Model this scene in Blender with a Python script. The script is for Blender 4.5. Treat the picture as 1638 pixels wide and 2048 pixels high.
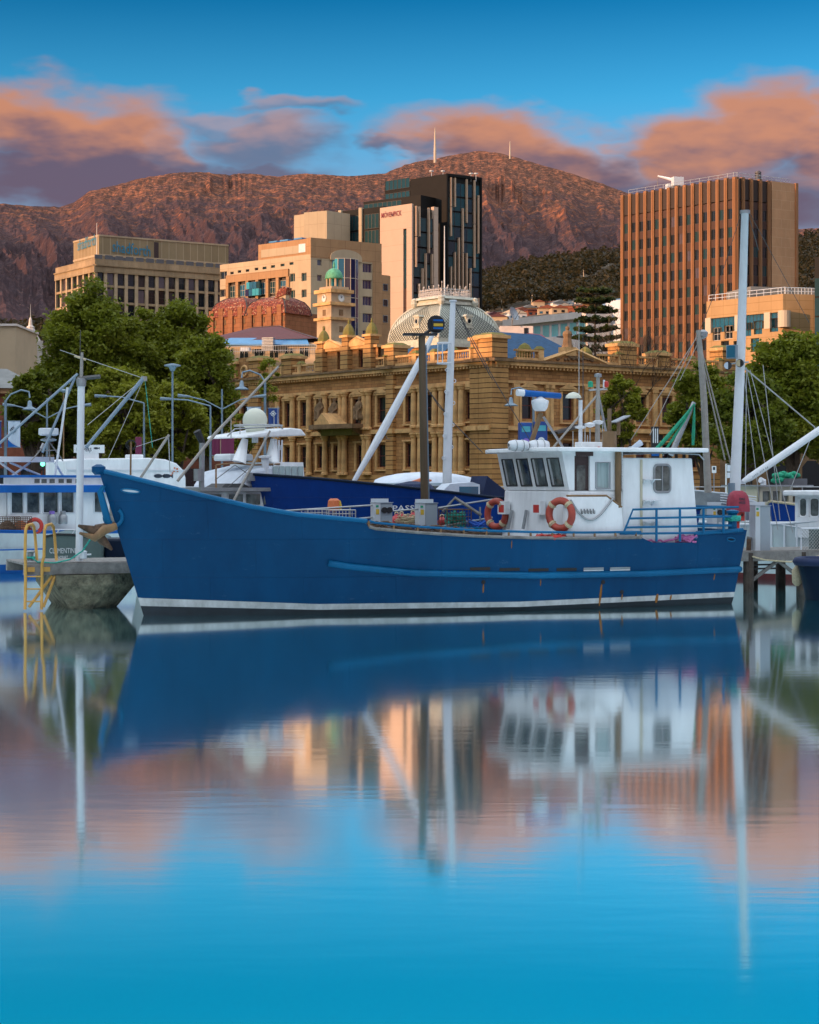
import bpy, math, random
import numpy as np
from mathutils import Vector, Matrix
R = math.radians
random.seed(7)
rng = np.random.default_rng(11)
for _o in list(bpy.data.objects):
    bpy.data.objects.remove(_o)
scn = bpy.context.scene
COL = scn.collection
# ------------------------------------------------------------------ camera
F, CX, HY, CZ = 3600.0, 819.0, 965.0, 3.3      # focal length in photo pixels, principal column, horizon row, eye height
cam_d = bpy.data.cameras.new('camera')
cam = bpy.data.objects.new('camera', cam_d)
COL.objects.link(cam)
cam.location = (0, 0, CZ)
cam.rotation_euler = (R(90), 0, 0)
cam_d.sensor_fit = 'HORIZONTAL'
cam_d.sensor_width = 24.0
cam_d.lens = 24.0 * F / 1638.0
cam_d.shift_y = -(1024 - HY) / 1638.0
cam_d.clip_start = 0.5
cam_d.clip_end = 60000
scn.camera = cam
# ------------------------------------------------------------------ light
SUN_EL = R(7.0)
LDX, LDY = 0.85, 0.53
sun_d = bpy.data.lights.new('sun', 'SUN')
sun_d.energy = 2.5
sun_d.angle = R(0.5)
sun_d.color = (1.0, 0.56, 0.30)
sun = bpy.data.objects.new('sun', sun_d)
COL.objects.link(sun)
_d = Vector((LDX * math.cos(SUN_EL), LDY * math.cos(SUN_EL), -math.sin(SUN_EL)))
sun.rotation_euler = _d.to_track_quat('-Z', 'Y').to_euler()
sun.location = (-200, -150, 120)
# ------------------------------------------------------------------ view
scn.view_settings.view_transform = 'Standard'
scn.view_settings.look = 'None'
scn.view_settings.exposure = 1.1
scn.view_settings.gamma = 1.0
scn.view_settings.use_curve_mapping = False
scn.render.engine = 'CYCLES'
scn.cycles.max_bounces = 5
scn.cycles.use_adaptive_sampling = True
scn.cycles.adaptive_threshold = 0.02
scn.cycles.use_denoising = True
# ------------------------------------------------------------------ sky
world = bpy.data.worlds.new('World')
scn.world = world
world.use_nodes = True
wn, wl = world.node_tree.nodes, world.node_tree.links
wn.clear()
def W(t, **kw):
    n = wn.new(t)
    for k, v in kw.items():
        setattr(n, k, v)
    return n
def wmath(op, a, b=None, c=None, clamp=False):
    n = wn.new('ShaderNodeMath'); n.operation = op; n.use_clamp = clamp
    for i, x in enumerate((a, b, c)):
        if x is None: continue
        if isinstance(x, (int, float)): n.inputs[i].default_value = x
        else: wl.new(x, n.inputs[i])
    return n.outputs[0]
def wmix(f, a, b):
    n = wn.new('ShaderNodeMix'); n.data_type = 'RGBA'
    for x, s in ((f, n.inputs[0]), (a, n.inputs[6]), (b, n.inputs[7])):
        if isinstance(x, (int, float)): s.default_value = x
        elif isinstance(x, tuple): s.default_value = (*x, 1)
        else: wl.new(x, s)
    return n.outputs[2]
def wsmooth(x, a, b):
    n = wn.new('ShaderNodeMapRange'); n.interpolation_type = 'SMOOTHSTEP'
    wl.new(x, n.inputs[0]); n.inputs[1].default_value = a; n.inputs[2].default_value = b
    return n.outputs[0]
w_out = W('ShaderNodeOutputWorld')
w_bg = W('ShaderNodeBackground')
w_bg.inputs[1].default_value = 0.15
wl.new(w_bg.outputs[0], w_out.inputs[0])
w_sky = W('ShaderNodeTexSky')
w_sky.sky_type = 'NISHITA'
w_sky.sun_disc = False
w_sky.sun_elevation = SUN_EL
w_sky.sun_rotation = math.atan2(-LDX, -LDY)
w_sky.altitude = 0
w_sky.air_density = 1.0
w_sky.dust_density = 0.3
w_sky.ozone_density = 4.0
w_tc = W('ShaderNodeTexCoord')
w_sep = W('ShaderNodeSeparateXYZ')
wl.new(w_tc.outputs['Generated'], w_sep.inputs[0])
w_az = wmath('ARCTAN2', w_sep.outputs[0], w_sep.outputs[1])
w_el = wmath('ARCSINE', w_sep.outputs[2])
# clear-air colour: the Nishita sky graded with elevation (degrees / 90) to deep evening blue, brightened overhead to fill the shade
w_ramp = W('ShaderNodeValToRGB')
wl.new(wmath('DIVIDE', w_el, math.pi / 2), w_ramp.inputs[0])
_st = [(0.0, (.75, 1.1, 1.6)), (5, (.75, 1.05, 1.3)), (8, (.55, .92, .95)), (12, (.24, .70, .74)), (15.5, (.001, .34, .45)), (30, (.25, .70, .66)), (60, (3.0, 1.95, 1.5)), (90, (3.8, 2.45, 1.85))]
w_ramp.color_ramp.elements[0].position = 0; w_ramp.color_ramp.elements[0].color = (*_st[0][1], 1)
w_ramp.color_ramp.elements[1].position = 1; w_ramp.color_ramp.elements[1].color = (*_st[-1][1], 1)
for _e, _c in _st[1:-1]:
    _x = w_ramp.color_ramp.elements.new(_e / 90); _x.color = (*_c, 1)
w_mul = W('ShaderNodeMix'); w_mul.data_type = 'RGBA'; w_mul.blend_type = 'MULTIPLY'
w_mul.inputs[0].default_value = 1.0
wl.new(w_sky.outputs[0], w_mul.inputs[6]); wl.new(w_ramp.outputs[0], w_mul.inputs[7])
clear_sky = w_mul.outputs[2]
# clouds: banks along the horizon, in degrees of azimuth / elevation
w_vec = W('ShaderNodeCombineXYZ')
wl.new(wmath('MULTIPLY', w_az, 10.0), w_vec.inputs[0])
wl.new(wmath('MULTIPLY', w_el, 10.0), w_vec.inputs[1])
w_str = W('ShaderNodeMapping'); w_str.inputs['Scale'].default_value = (0.75, 1.9, 1)
w_str.inputs['Rotation'].default_value = (0, 0, R(-10))
wl.new(w_vec.outputs[0], w_str.inputs[0])
n1 = W('ShaderNodeTexNoise'); n1.inputs['Scale'].default_value = 1.9; n1.inputs['Detail'].default_value = 4; n1.inputs['Roughness'].default_value = 0.5
wl.new(w_str.outputs[0], n1.inputs['Vector'])
n2 = W('ShaderNodeTexNoise'); n2.inputs['Scale'].default_value = 4.2; n2.inputs['Detail'].default_value = 3; n2.inputs['Roughness'].default_value = 0.5
wl.new(w_str.outputs[0], n2.inputs['Vector'])
w_warp = W('ShaderNodeVectorMath'); w_warp.operation = 'MULTIPLY_ADD'
wl.new(n1.outputs['Color'], w_warp.inputs[0]); w_warp.inputs[1].default_value = (0.75, 0.42, 0)
wl.new(w_vec.outputs[0], w_warp.inputs[2])
w_warp2 = W('ShaderNodeVectorMath'); w_warp2.operation = 'MULTIPLY_ADD'
wl.new(n2.outputs['Color'], w_warp2.inputs[0]); w_warp2.inputs[1].default_value = (0.30, 0.22, 0)
wl.new(w_warp.outputs[0], w_warp2.inputs[2])
OFFX, OFFY = 0.5 * 0.75 + 0.5 * 0.30, 0.5 * 0.42 + 0.5 * 0.22
def lobe(px, py, rx, ry):
    cx, cy = (px - CX) / 360.0 + OFFX, (HY - py - 42) / 360.0 + OFFY
    s = W('ShaderNodeVectorMath'); s.operation = 'SUBTRACT'
    wl.new(w_warp2.outputs[0], s.inputs[0]); s.inputs[1].default_value = (cx, cy, 0)
    m = W('ShaderNodeVectorMath'); m.operation = 'MULTIPLY'
    wl.new(s.outputs[0], m.inputs[0]); m.inputs[1].default_value = (360.0 / rx, 360.0 / ry, 0)
    ln = W('ShaderNodeVectorMath'); ln.operation = 'LENGTH'
    wl.new(m.outputs[0], ln.inputs[0])
    sp = W('ShaderNodeSeparateXYZ'); wl.new(m.outputs[0], sp.inputs[0])
    return ln.outputs['Value'], sp.outputs[1]
LOBES = [(165, 255, 300, 112, 1.0, .0), (350, 290, 110, 75, .9, -.1), (20, 235, 170, 85, 1.0, .1), (545, 262, 150, 82, .72, -.35), (590, 182, 140, 24, .5, -.1),
         (450, 215, 130, 34, .5, -.2), (960, 242, 250, 80, 1.0, .05), (1110, 290, 175, 95, 1.0, -.25), (800, 262, 120, 28, .8, -.5), (1370, 290, 165, 110, 1.0, .05),
         (1500, 255, 190, 115, 1.0, .15), (1670, 265, 180, 105, 1.0, .1), (-180, 290, 240, 110, 1.0, 0), (1880, 290, 220, 100, 1.0, 0),
         (190, 335, 350, 80, 1.0, -1.1), (500, 335, 190, 55, .85, -1.1), (1080, 325, 320, 88, 1.0, -.75), (1420, 380, 340, 110, 1.0, -.7), (1700, 360, 260, 90, .9, -.9), (-200, 360, 300, 70, .9, -1.0), (860, 300, 90, 40, .8, .5)]
dens = None; shade_num = None
for (a, b, c, d, wgt, bias) in LOBES:
    ln, vy = lobe(a, b, c, d)
    m = wmath('MULTIPLY', wsmooth(ln, 1.12, 0.42), wgt)
    sh = wmath('MULTIPLY', m, wmath('ADD', vy, bias))
    dens = m if dens is None else wmath('MAXIMUM', dens, m)
    shade_num = sh if shade_num is None else wmath('ADD', shade_num, sh)
    tot = m if a == 165 else wmath('ADD', tot, m)
shade = wmath('DIVIDE', shade_num, wmath('ADD', tot, 0.05))
# low bank of grey-violet cloud all round the horizon
low = wmath('MULTIPLY', wsmooth(w_el, 0.215, 0.10), wsmooth(n1.outputs['Fac'], 0.20, 0.50))
low = wmath('MULTIPLY', low, 0.9)
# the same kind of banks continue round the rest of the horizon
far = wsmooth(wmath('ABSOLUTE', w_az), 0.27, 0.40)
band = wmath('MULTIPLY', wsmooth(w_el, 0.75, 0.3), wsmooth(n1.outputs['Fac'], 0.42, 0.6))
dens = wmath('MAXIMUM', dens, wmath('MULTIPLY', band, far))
lit = wsmooth(wmath('ADD', shade, wmath('MULTIPLY', wmath('SUBTRACT', n2.outputs['Fac'], 0.5), 1.6)), -0.75, 0.55)
cl_dark, cl_lit = (0.46, 0.31, 0.46), (1.95, 0.80, 0.42)
cloud_col = wmix(lit, cl_dark, cl_lit)
sky1 = wmix(low, clear_sky, (0.95, 0.80, 1.15))
sky2 = wmix(wmath('MULTIPLY', dens, 0.94), sky1, cloud_col)
# bright broken cloud overhead, out of view, added as fill light
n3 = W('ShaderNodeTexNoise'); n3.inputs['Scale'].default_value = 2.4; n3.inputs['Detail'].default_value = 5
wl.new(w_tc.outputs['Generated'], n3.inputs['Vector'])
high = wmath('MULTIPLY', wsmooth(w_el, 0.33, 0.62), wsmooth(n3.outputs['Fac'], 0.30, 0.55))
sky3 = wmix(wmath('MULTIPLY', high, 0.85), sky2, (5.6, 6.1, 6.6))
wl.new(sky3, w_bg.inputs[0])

# ------------------------------------------------------------------ geometry helpers
OFF = {}
def at(px, py, Y):
    return Vector(((px - CX) / F * Y, Y, CZ + (HY - py) / F * Y))
class Fr:
    """a vertical frame: s along, d out towards the viewer's side, z up"""
    def __init__(self, o, ang):
        self.o = Vector((o[0], o[1], 0)); self.ang = ang
        self.ex = Vector((math.cos(ang), math.sin(ang), 0)); self.ey = Vector((math.sin(ang), -math.cos(ang), 0))
        self.S = 0
    @staticmethod
    def span(px0, Y0, px1, Y1):
        a = at(px0, HY, Y0); b = at(px1, HY, Y1)
        f = Fr(a, math.atan2(b.y - a.y, b.x - a.x)); f.S = (b - a).length
        return f
    def p(self, s, d, z):
        v = self.o + self.ex * s + self.ey * d
        return Vector((v.x, v.y, z))
    def s(self, px, d=0):
        k = (px - CX) / F; o = self.o + self.ey * d
        return (k * o.y - o.x) / (self.ex.x - k * self.ex.y)
    def z(self, py, s, d=0):
        return CZ + (HY - py) / F * (self.o.y + self.ex.y * s + self.ey.y * d)
    def sz(self, px, py, d=0):
        s = self.s(px, d); return s, self.z(py, s, d)
    def pt(self, px, py, d=0):
        s, z = self.sz(px, py, d); return self.p(s, d, z)
    def sub(self, s, d=0):
        return Fr(self.p(s, d, 0), self.ang)
    def turn(self, s, d=0, a=math.pi / 2):
        return Fr(self.p(s, d, 0), self.ang + a)
WF = Fr((0, 0), 0)
class MB:
    def __init__(self): self.v = []; self.f = []
    def add(self, vs, fs):
        b = len(self.v); self.v.extend(Vector(x) for x in vs); self.f.extend(tuple(i + b for i in q) for q in fs); return self
    def hexa(self, p):   # 8 points: bottom 4 then top 4
        return self.add(p, [(0, 3, 2, 1), (4, 5, 6, 7), (0, 1, 5, 4), (1, 2, 6, 5), (2, 3, 7, 6), (3, 0, 4, 7)])
    def box(self, fr, s0, s1, d0, d1, z0, z1):
        q = [(s0, d1), (s1, d1), (s1, d0), (s0, d0)]
        return self.hexa([fr.p(a, b, z0) for a, b in q] + [fr.p(a, b, z1) for a, b in q])
    def taper(self, fr, s0, s1, d0, d1, z0, z1, ins, ind=None):
        ind = ins if ind is None else ind
        q = [(s0, d1), (s1, d1), (s1, d0), (s0, d0)]
        t = [(s0 + ins, d1 - ind), (s1 - ins, d1 - ind), (s1 - ins, d0 + ind), (s0 + ins, d0 + ind)]
        return self.hexa([fr.p(a, b, z0) for a, b in q] + [fr.p(a, b, z1) for a, b in t])
    def prism(self, fr, poly, d0, d1):     # poly in (s,z), extruded along d
        n = len(poly); vs = [fr.p(a, d1, b) for a, b in poly] + [fr.p(a, d0, b) for a, b in poly]
        return self.add(vs, [tuple(range(n)), tuple(range(2 * n - 1, n - 1, -1))] + [(i, i + n, (i + 1) % n + n, (i + 1) % n) for i in range(n)])
    def slab(self, fr, poly, z0, z1):      # poly in (s,d), extruded along z
        n = len(poly); vs = [fr.p(a, b, z0) for a, b in poly] + [fr.p(a, b, z1) for a, b in poly]
        return self.add(vs, [tuple(range(n - 1, -1, -1)), tuple(range(n, 2 * n))] + [(i, (i + 1) % n, (i + 1) % n + n, i + n) for i in range(n)])
    def tube(self, pts, r, n=8, caps=True):
        pts = [Vector(p) for p in pts]; m = len(pts)
        rs = r if isinstance(r, (list, tuple)) else [r] * m
        b = len(self.v); up = None
        for i, p in enumerate(pts):
            t = (pts[min(i + 1, m - 1)] - pts[max(i - 1, 0)])
            t = t.normalized() if t.length > 1e-9 else Vector((0, 0, 1))
            if up is None:
                up = Vector((0, 0, 1)) if abs(t.z) < 0.9 else Vector((1, 0, 0))
            a = t.cross(up)
            if a.length < 1e-6: a = t.cross(Vector((1, 0, 0)))
            a.normalize(); c = a.cross(t).normalized(); up = c
            for k in range(n):
                an = 2 * math.pi * k / n
                self.v.append(p + (a * math.cos(an) + c * math.sin(an)) * rs[i])
        for i in range(m - 1):
            for k in range(n):
                k2 = (k + 1) % n
                self.f.append((b + i * n + k, b + i * n + k2, b + (i + 1) * n + k2, b + (i + 1) * n + k))
        if caps:
            self.f.append(tuple(b + k for k in range(n))); self.f.append(tuple(b + (m - 1) * n + k for k in range(n - 1, -1, -1)))
        return self
    def lathe(self, c, prof, n=16, a0=0.0, sq=False):
        c = Vector(c); b = len(self.v)
        for (r, z) in prof:
            for k in range(n):
                an = a0 + 2 * math.pi * k / n
                self.v.append(c + Vector((r * math.cos(an), r * math.sin(an), z)))
        for i in range(len(prof) - 1):
            for k in range(n):
                k2 = (k + 1) % n
                self.f.append((b + i * n + k, b + i * n + k2, b + (i + 1) * n + k2, b + (i + 1) * n + k))
        self.f.append(tuple(b + k for k in range(n - 1, -1, -1)))
        self.f.append(tuple(b + (len(prof) - 1) * n + k for k in range(n)))
        return self
    def torus(self, c, ax, R0, r, n=20, m=8, a0=0, a1=2 * math.pi):
        c = Vector(c); ax = Vector(ax).normalized()
        e1 = ax.cross(Vector((0, 0, 1)));
        if e1.length < 1e-4: e1 = Vector((1, 0, 0))
        e1.normalize(); e2 = ax.cross(e1)
        full = abs(a1 - a0 - 2 * math.pi) < 1e-6
        pts = [c + (e1 * math.cos(a0 + (a1 - a0) * i / n) + e2 * math.sin(a0 + (a1 - a0) * i / n)) * R0 for i in range(n + (0 if full else 1))]
        b = len(self.v); k = len(pts)
        for i, p in enumerate(pts):
            o = (p - c).normalized()
            for j in range(m):
                an = 2 * math.pi * j / m
                self.v.append(p + (o * math.cos(an) + ax * math.sin(an)) * r)
        for i in range(k if full else k - 1):
            for j in range(m):
                i2 = (i + 1) % k; j2 = (j + 1) % m
                self.f.append((b + i * m + j, b + i2 * m + j, b + i2 * m + j2, b + i * m + j2))
        return self
    def quad(self, a, b, c, d): return self.add([a, b, c, d], [(0, 1, 2, 3)])
    def mesh(self, name, mat, off=Vector((0, 0, 0)), smooth=False):
        me = bpy.data.meshes.new(name)
        me.from_pydata([tuple(v - off) for v in self.v], [], self.f)
        if mat is not None: me.materials.append(M[mat] if isinstance(mat, str) else mat)
        if smooth:
            me.polygons.foreach_set('use_smooth', [True] * len(me.polygons))
        me.update()
        return me
    def build(self, name, mat, parent=None, smooth=False, label=None, cat=None, group=None, kind=None, bevel=0):
        if parent is not None: off = OFF[parent]
        else:
            xs = np.array([tuple(v) for v in self.v]); lo, hi = xs.min(0), xs.max(0)
            off = Vector(((lo[0] + hi[0]) / 2, (lo[1] + hi[1]) / 2, lo[2]))
            if kind == 'structure': off = Vector((0, 0, 0))
        me = self.mesh(name, mat, off, smooth)
        o = bpy.data.objects.new(name, me); COL.objects.link(o)
        if parent is not None: o.parent = parent
        else: o.location = off
        OFF[o] = off
        tag(o, label, cat, group, kind)
        if bevel:
            b = o.modifiers.new('bevel', 'BEVEL'); b.width = bevel; b.segments = 2; b.limit_method = 'ANGLE'
        return o
def tag(o, label=None, cat=None, group=None, kind=None):
    for k, v in (('label', label), ('category', cat), ('group', group), ('kind', kind)):
        if v: o[k] = v
    return o
def thing(name, label, cat, loc, group=None):
    o = bpy.data.objects.new(name, None); COL.objects.link(o)
    o.location = loc; OFF[o] = Vector(loc); o.empty_display_size = 0.5
    return tag(o, label, cat, group)
def inst(me, name, parent, loc, rz=0.0, sc=(1, 1, 1)):
    o = bpy.data.objects.new(name, me); COL.objects.link(o)
    o.parent = parent; o.location = Vector(loc) - OFF[parent]; o.rotation_euler = (0, 0, rz); o.scale = sc
    OFF[o] = Vector(loc)
    return o
def subinst(me, name, parent):          # sub-part that shares its part's own frame
    o = bpy.data.objects.new(name, me); COL.objects.link(o); o.parent = parent; OFF[o] = OFF[parent]
    return o
_wc = {}
def window(parent, fr, s0, z0, w, h, d=0.0, nv=2, nh=1, fm='frame_dark', gm='glass', t=0.06, dep=0.08):
    key = (round(w, 2), round(h, 2), nv, nh, fm, gm, t, dep)
    if key not in _wc:
        mb = MB(); L = Fr((0, 0), 0)
        mb.box(L, 0, w, 0, dep, 0, t).box(L, 0, w, 0, dep, h - t, h).box(L, 0, t, 0, dep, t, h - t).box(L, w - t, w, 0, dep, t, h - t)
        for i in range(1, nv): mb.box(L, w * i / nv - t * .4, w * i / nv + t * .4, 0, dep * .8, t, h - t)
        for i in range(1, nh): mb.box(L, t, w - t, 0, dep * .7, h * i / nh - t * .4, h * i / nh + t * .4)
        g = MB().box(L, t * .5, w - t * .5, -0.03, dep * .35, t * .5, h - t * .5)
        _wc[key] = (mb.mesh('window', fm), g.mesh('pane', gm))
    a, b = _wc[key]
    o = inst(a, 'window', parent, fr.p(s0, d, z0), fr.ang)
    subinst(b, 'pane', o)
    return o
def holes_wall(mb, fr, s0, s1, z0, z1, holes, depth=0.25, d=0.0):
    holes = [(max(a, s0), min(b, s1), max(c, z0), min(e, z1)) for a, b, c, e in holes]
    holes = [h for h in holes if h[1] - h[0] > .02 and h[3] - h[2] > .02]
    xs = sorted({round(x, 4) for x in [s0, s1] + [h[0] for h in holes] + [h[1] for h in holes]})
    zs = sorted({round(x, 4) for x in [z0, z1] + [h[2] for h in holes] + [h[3] for h in holes]})
    for i in range(len(xs) - 1):
        for j in range(len(zs) - 1):
            cx, cz = (xs[i] + xs[i + 1]) / 2, (zs[j] + zs[j + 1]) / 2
            if any(h[0] < cx < h[1] and h[2] < cz < h[3] for h in holes): continue
            mb.quad(fr.p(xs[i], d, zs[j]), fr.p(xs[i + 1], d, zs[j]), fr.p(xs[i + 1], d, zs[j + 1]), fr.p(xs[i], d, zs[j + 1]))
    for a, b, c, e in holes:
        k = d - depth
        for (p, q) in (((a, c), (b, c)), ((b, c), (b, e)), ((b, e), (a, e)), ((a, e), (a, c))):
            mb.quad(fr.p(p[0], d, p[1]), fr.p(q[0], d, q[1]), fr.p(q[0], k, q[1]), fr.p(p[0], k, p[1]))
    return mb
_tc = {}
def text_part(parent, fr, body, s0, z0, h, mat, d=0.02, width=None, name='lettering', depth=0.02, slope=0.0, bold=0.0):
    if (body, bold) not in _tc:
        cu = bpy.data.curves.new('t', 'FONT'); cu.body = body; cu.size = 1; cu.resolution_u = 2; cu.offset = bold
        ob = bpy.data.objects.new('t', cu); COL.objects.link(ob)
        dg = bpy.context.evaluated_depsgraph_get()
        me = ob.evaluated_get(dg).to_mesh()
        vs = [v.co.copy() for v in me.vertices]; fs = [tuple(p.vertices) for p in me.polygons]
        ob.evaluated_get(dg).to_mesh_clear(); bpy.data.objects.remove(ob); bpy.data.curves.remove(cu)
        x0 = min(v.x for v in vs); x1 = max(v.x for v in vs); y0 = min(v.y for v in vs); y1 = max(v.y for v in vs)
        _tc[(body, bold)] = ([((v.x - x0), (v.y - y0)) for v in vs], fs, x1 - x0, y1 - y0)
    vs, fs, w, hh = _tc[(body, bold)]
    kz = h / hh; kx = (width / w) if width else kz
    mb = MB().add([fr.p(s0 + x * kx, d, z0 + y * kz + slope * x * kx) for x, y in vs], fs)
    return mb.build(name, mat, parent)

# ------------------------------------------------------------------ materials
M = {}
def mat(name, col, rough=0.6, metal=0.0, var=0.12, scale=1.5, bump=0.0, bscale=18.0, col2=None, stretch=(1, 1, 1), spec=0.5, detail=5, coat=0.0, world_pos=False):
    m = bpy.data.materials.new(name); m.use_nodes = True
    nt = m.node_tree; N, L = nt.nodes, nt.links
    b = N['Principled BSDF']
    b.inputs['Roughness'].default_value = rough; b.inputs['Metallic'].default_value = metal
    b.inputs['Specular IOR Level'].default_value = spec; b.inputs['Coat Weight'].default_value = coat
    b.inputs['Base Color'].default_value = (*col, 1)
    if var > 0 or col2:
        tc = N.new('ShaderNodeTexCoord'); mp = N.new('ShaderNodeMapping'); mp.inputs['Scale'].default_value = stretch
        L.new(tc.outputs['Object'], mp.inputs[0])
        nz = N.new('ShaderNodeTexNoise'); nz.inputs['Scale'].default_value = scale; nz.inputs['Detail'].default_value = detail; nz.inputs['Roughness'].default_value = 0.65
        L.new(mp.outputs[0], nz.inputs['Vector'])
        rp = N.new('ShaderNodeMapRange'); rp.inputs[1].default_value = 0.32; rp.inputs[2].default_value = 0.68
        L.new(nz.outputs['Fac'], rp.inputs[0])
        mx = N.new('ShaderNodeMix'); mx.data_type = 'RGBA'
        L.new(rp.outputs[0], mx.inputs[0])
        c2 = col2 if col2 else tuple(min(1, c * (1 + var)) for c in col)
        c1 = tuple(c * (1 - var) for c in col)
        mx.inputs[6].default_value = (*c1, 1); mx.inputs[7].default_value = (*c2, 1)
        L.new(mx.outputs[2], b.inputs['Base Color'])
        if bump > 0:
            nb = N.new('ShaderNodeTexNoise'); nb.inputs['Scale'].default_value = bscale; nb.inputs['Detail'].default_value = 6
            L.new(mp.outputs[0], nb.inputs['Vector'])
            bp = N.new('ShaderNodeBump'); bp.inputs['Strength'].default_value = bump; bp.inputs['Distance'].default_value = 0.05
            L.new(nb.outputs['Fac'], bp.inputs['Height']); L.new(bp.outputs[0], b.inputs['Normal'])
    M[name] = m
    return m
def brickmat(name, col, col2, mortar, bw, bh, msize=0.03, rough=0.85, bump=0.5, ang=0.0, offset=0.5, stain=0.35):
    """coursed masonry / panel joints on vertical walls: brick texture in (along wall, height)"""
    m = bpy.data.materials.new(name); m.use_nodes = True
    nt = m.node_tree; N, L = nt.nodes, nt.links; b = N['Principled BSDF']; b.inputs['Roughness'].default_value = rough
    b.inputs['Specular IOR Level'].default_value = 0.25
    g = N.new('ShaderNodeNewGeometry'); sp = N.new('ShaderNodeSeparateXYZ'); L.new(g.outputs['Position'], sp.inputs[0])
    sn = N.new('ShaderNodeSeparateXYZ'); L.new(g.outputs['True Normal'], sn.inputs[0])
    def mt(op, a, c=None):
        n = N.new('ShaderNodeMath'); n.operation = op
        for i, x in enumerate((a, c)):
            if x is None: continue
            if isinstance(x, (int, float)): n.inputs[i].default_value = x
            else: L.new(x, n.inputs[i])
        return n.outputs[0]
    # along-wall coordinate = position . (normal rotated by 90 degrees)
    al = mt('SUBTRACT', mt('MULTIPLY', sp.outputs[0], sn.outputs[1]), mt('MULTIPLY', sp.outputs[1], sn.outputs[0]))
    cb = N.new('ShaderNodeCombineXYZ'); L.new(al, cb.inputs[0]); L.new(sp.outputs[2], cb.inputs[1])
    br = N.new('ShaderNodeTexBrick'); L.new(cb.outputs[0], br.inputs['Vector'])
    br.inputs['Scale'].default_value = 1.0; br.inputs['Brick Width'].default_value = bw; br.inputs['Row Height'].default_value = bh
    br.inputs['Mortar Size'].default_value = msize; br.inputs['Mortar Smooth'].default_value = 0.3; br.offset = offset
    br.inputs['Color1'].default_value = (*col, 1); br.inputs['Color2'].default_value = (*col2, 1); br.inputs['Mortar'].default_value = (*mortar, 1)
    nz = N.new('ShaderNodeTexNoise'); nz.inputs['Scale'].default_value = 0.35; nz.inputs['Detail'].default_value = 6; nz.inputs['Roughness'].default_value = 0.7
    mp = N.new('ShaderNodeMapping'); mp.inputs['Scale'].default_value = (1, 1, 0.45); L.new(g.outputs['Position'], mp.inputs[0]); L.new(mp.outputs[0], nz.inputs['Vector'])
    rp = N.new('ShaderNodeMapRange'); rp.inputs[1].default_value = 0.35; rp.inputs[2].default_value = 0.7; rp.inputs[3].default_value = 1.0 - stain; rp.inputs[4].default_value = 1.0 + stain * .3
    L.new(nz.outputs['Fac'], rp.inputs[0])
    mx = N.new('ShaderNodeMix'); mx.data_type = 'RGBA'; mx.blend_type = 'MULTIPLY'; mx.inputs[0].default_value = 1
    L.new(br.outputs['Color'], mx.inputs[6]); L.new(rp.outputs[0], mx.inputs[7]); L.new(mx.outputs[2], b.inputs['Base Color'])
    bp = N.new('ShaderNodeBump'); bp.inputs['Strength'].default_value = bump; bp.inputs['Distance'].default_value = 0.04; bp.invert = True
    L.new(br.outputs['Fac'], bp.inputs['Height']); L.new(bp.outputs[0], b.inputs['Normal'])
    M[name] = m
    return m
brickmat('sandstone', (0.56, 0.28, 0.105), (0.38, 0.18, 0.065), (0.16, 0.08, 0.04), 1.3, 0.42, 0.022)
brickmat('sandstone_band', (0.60, 0.325, 0.12), (0.47, 0.24, 0.085), (0.08, 0.04, 0.02), 40.0, 0.62, 0.05, bump=1.0)
mat('stone_trim', (0.63, 0.36, 0.145), 0.85, var=0.3, scale=0.8, bump=0.3, bscale=4)
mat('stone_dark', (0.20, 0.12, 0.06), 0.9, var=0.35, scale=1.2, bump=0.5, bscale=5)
mat('moss_stone', (0.30, 0.22, 0.07), 0.95, var=0.4, scale=2, col2=(0.20, 0.19, 0.04), bump=.5)
brickmat('office_stone', (0.46, 0.33, 0.20), (0.41, 0.285, 0.165), (0.30, 0.20, 0.11), 2.4, 1.2, 0.03, bump=.2)
mat('office_pier', (0.47, 0.34, 0.21), 0.8, var=0.18, scale=0.5)
brickmat('penthouse_panel', (0.34, 0.25, 0.14), (0.31, 0.225, 0.125), (0.55, 0.42, 0.27), 1.75, 20, 0.06, bump=.2, offset=0, stain=.15)
brickmat('hotel_cream', (0.55, 0.42, 0.27), (0.53, 0.40, 0.26), (0.36, 0.26, 0.16), 6.0, 3.25, 0.035, bump=.2, offset=0, stain=.15)
brickmat('hotel_tan', (0.46, 0.26, 0.13), (0.44, 0.25, 0.125), (0.30, 0.16, 0.08), 3.4, 2.0, 0.04, bump=.2, offset=0, stain=.2)
brickmat('pink_panel', (0.56, 0.40, 0.30), (0.55, 0.39, 0.29), (0.40, 0.28, 0.2), 40, 3.4, 0.03, bump=.2, offset=0, stain=.06)
brickmat('concrete_panel', (0.50, 0.395, 0.265), (0.48, 0.375, 0.25), (0.36, 0.28, 0.18), 2.2, 30, 0.04, bump=.2, offset=0, stain=.1)
mat('dark_clad', (0.013, 0.012, 0.011), 0.6, var=0.2, scale=0.3, spec=.15)
mat('fin_pink', (0.52, 0.34, 0.22), 0.6, var=0.06)
mat('tower_fin', (0.28, 0.122, 0.048), 0.75, var=0.16, scale=0.5, stretch=(1, 1, .2))
mat('tower_spandrel', (0.05, 0.015, 0.008), 0.6, var=0.15)
brickmat('tower_blank', (0.55, 0.285, 0.15), (0.52, 0.27, 0.14), (0.62, 0.38, 0.22), 2.2, 1.7, 0.03, bump=.2, stain=.2)
mat('tower_core', (0.03, 0.013, 0.008), 0.6, var=.1)
brickmat('tan_panel', (0.48, 0.30, 0.145), (0.465, 0.29, 0.14), (0.30, 0.18, 0.07), 2.2, 1.25, 0.03, bump=.25, offset=0, stain=.12)
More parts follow.
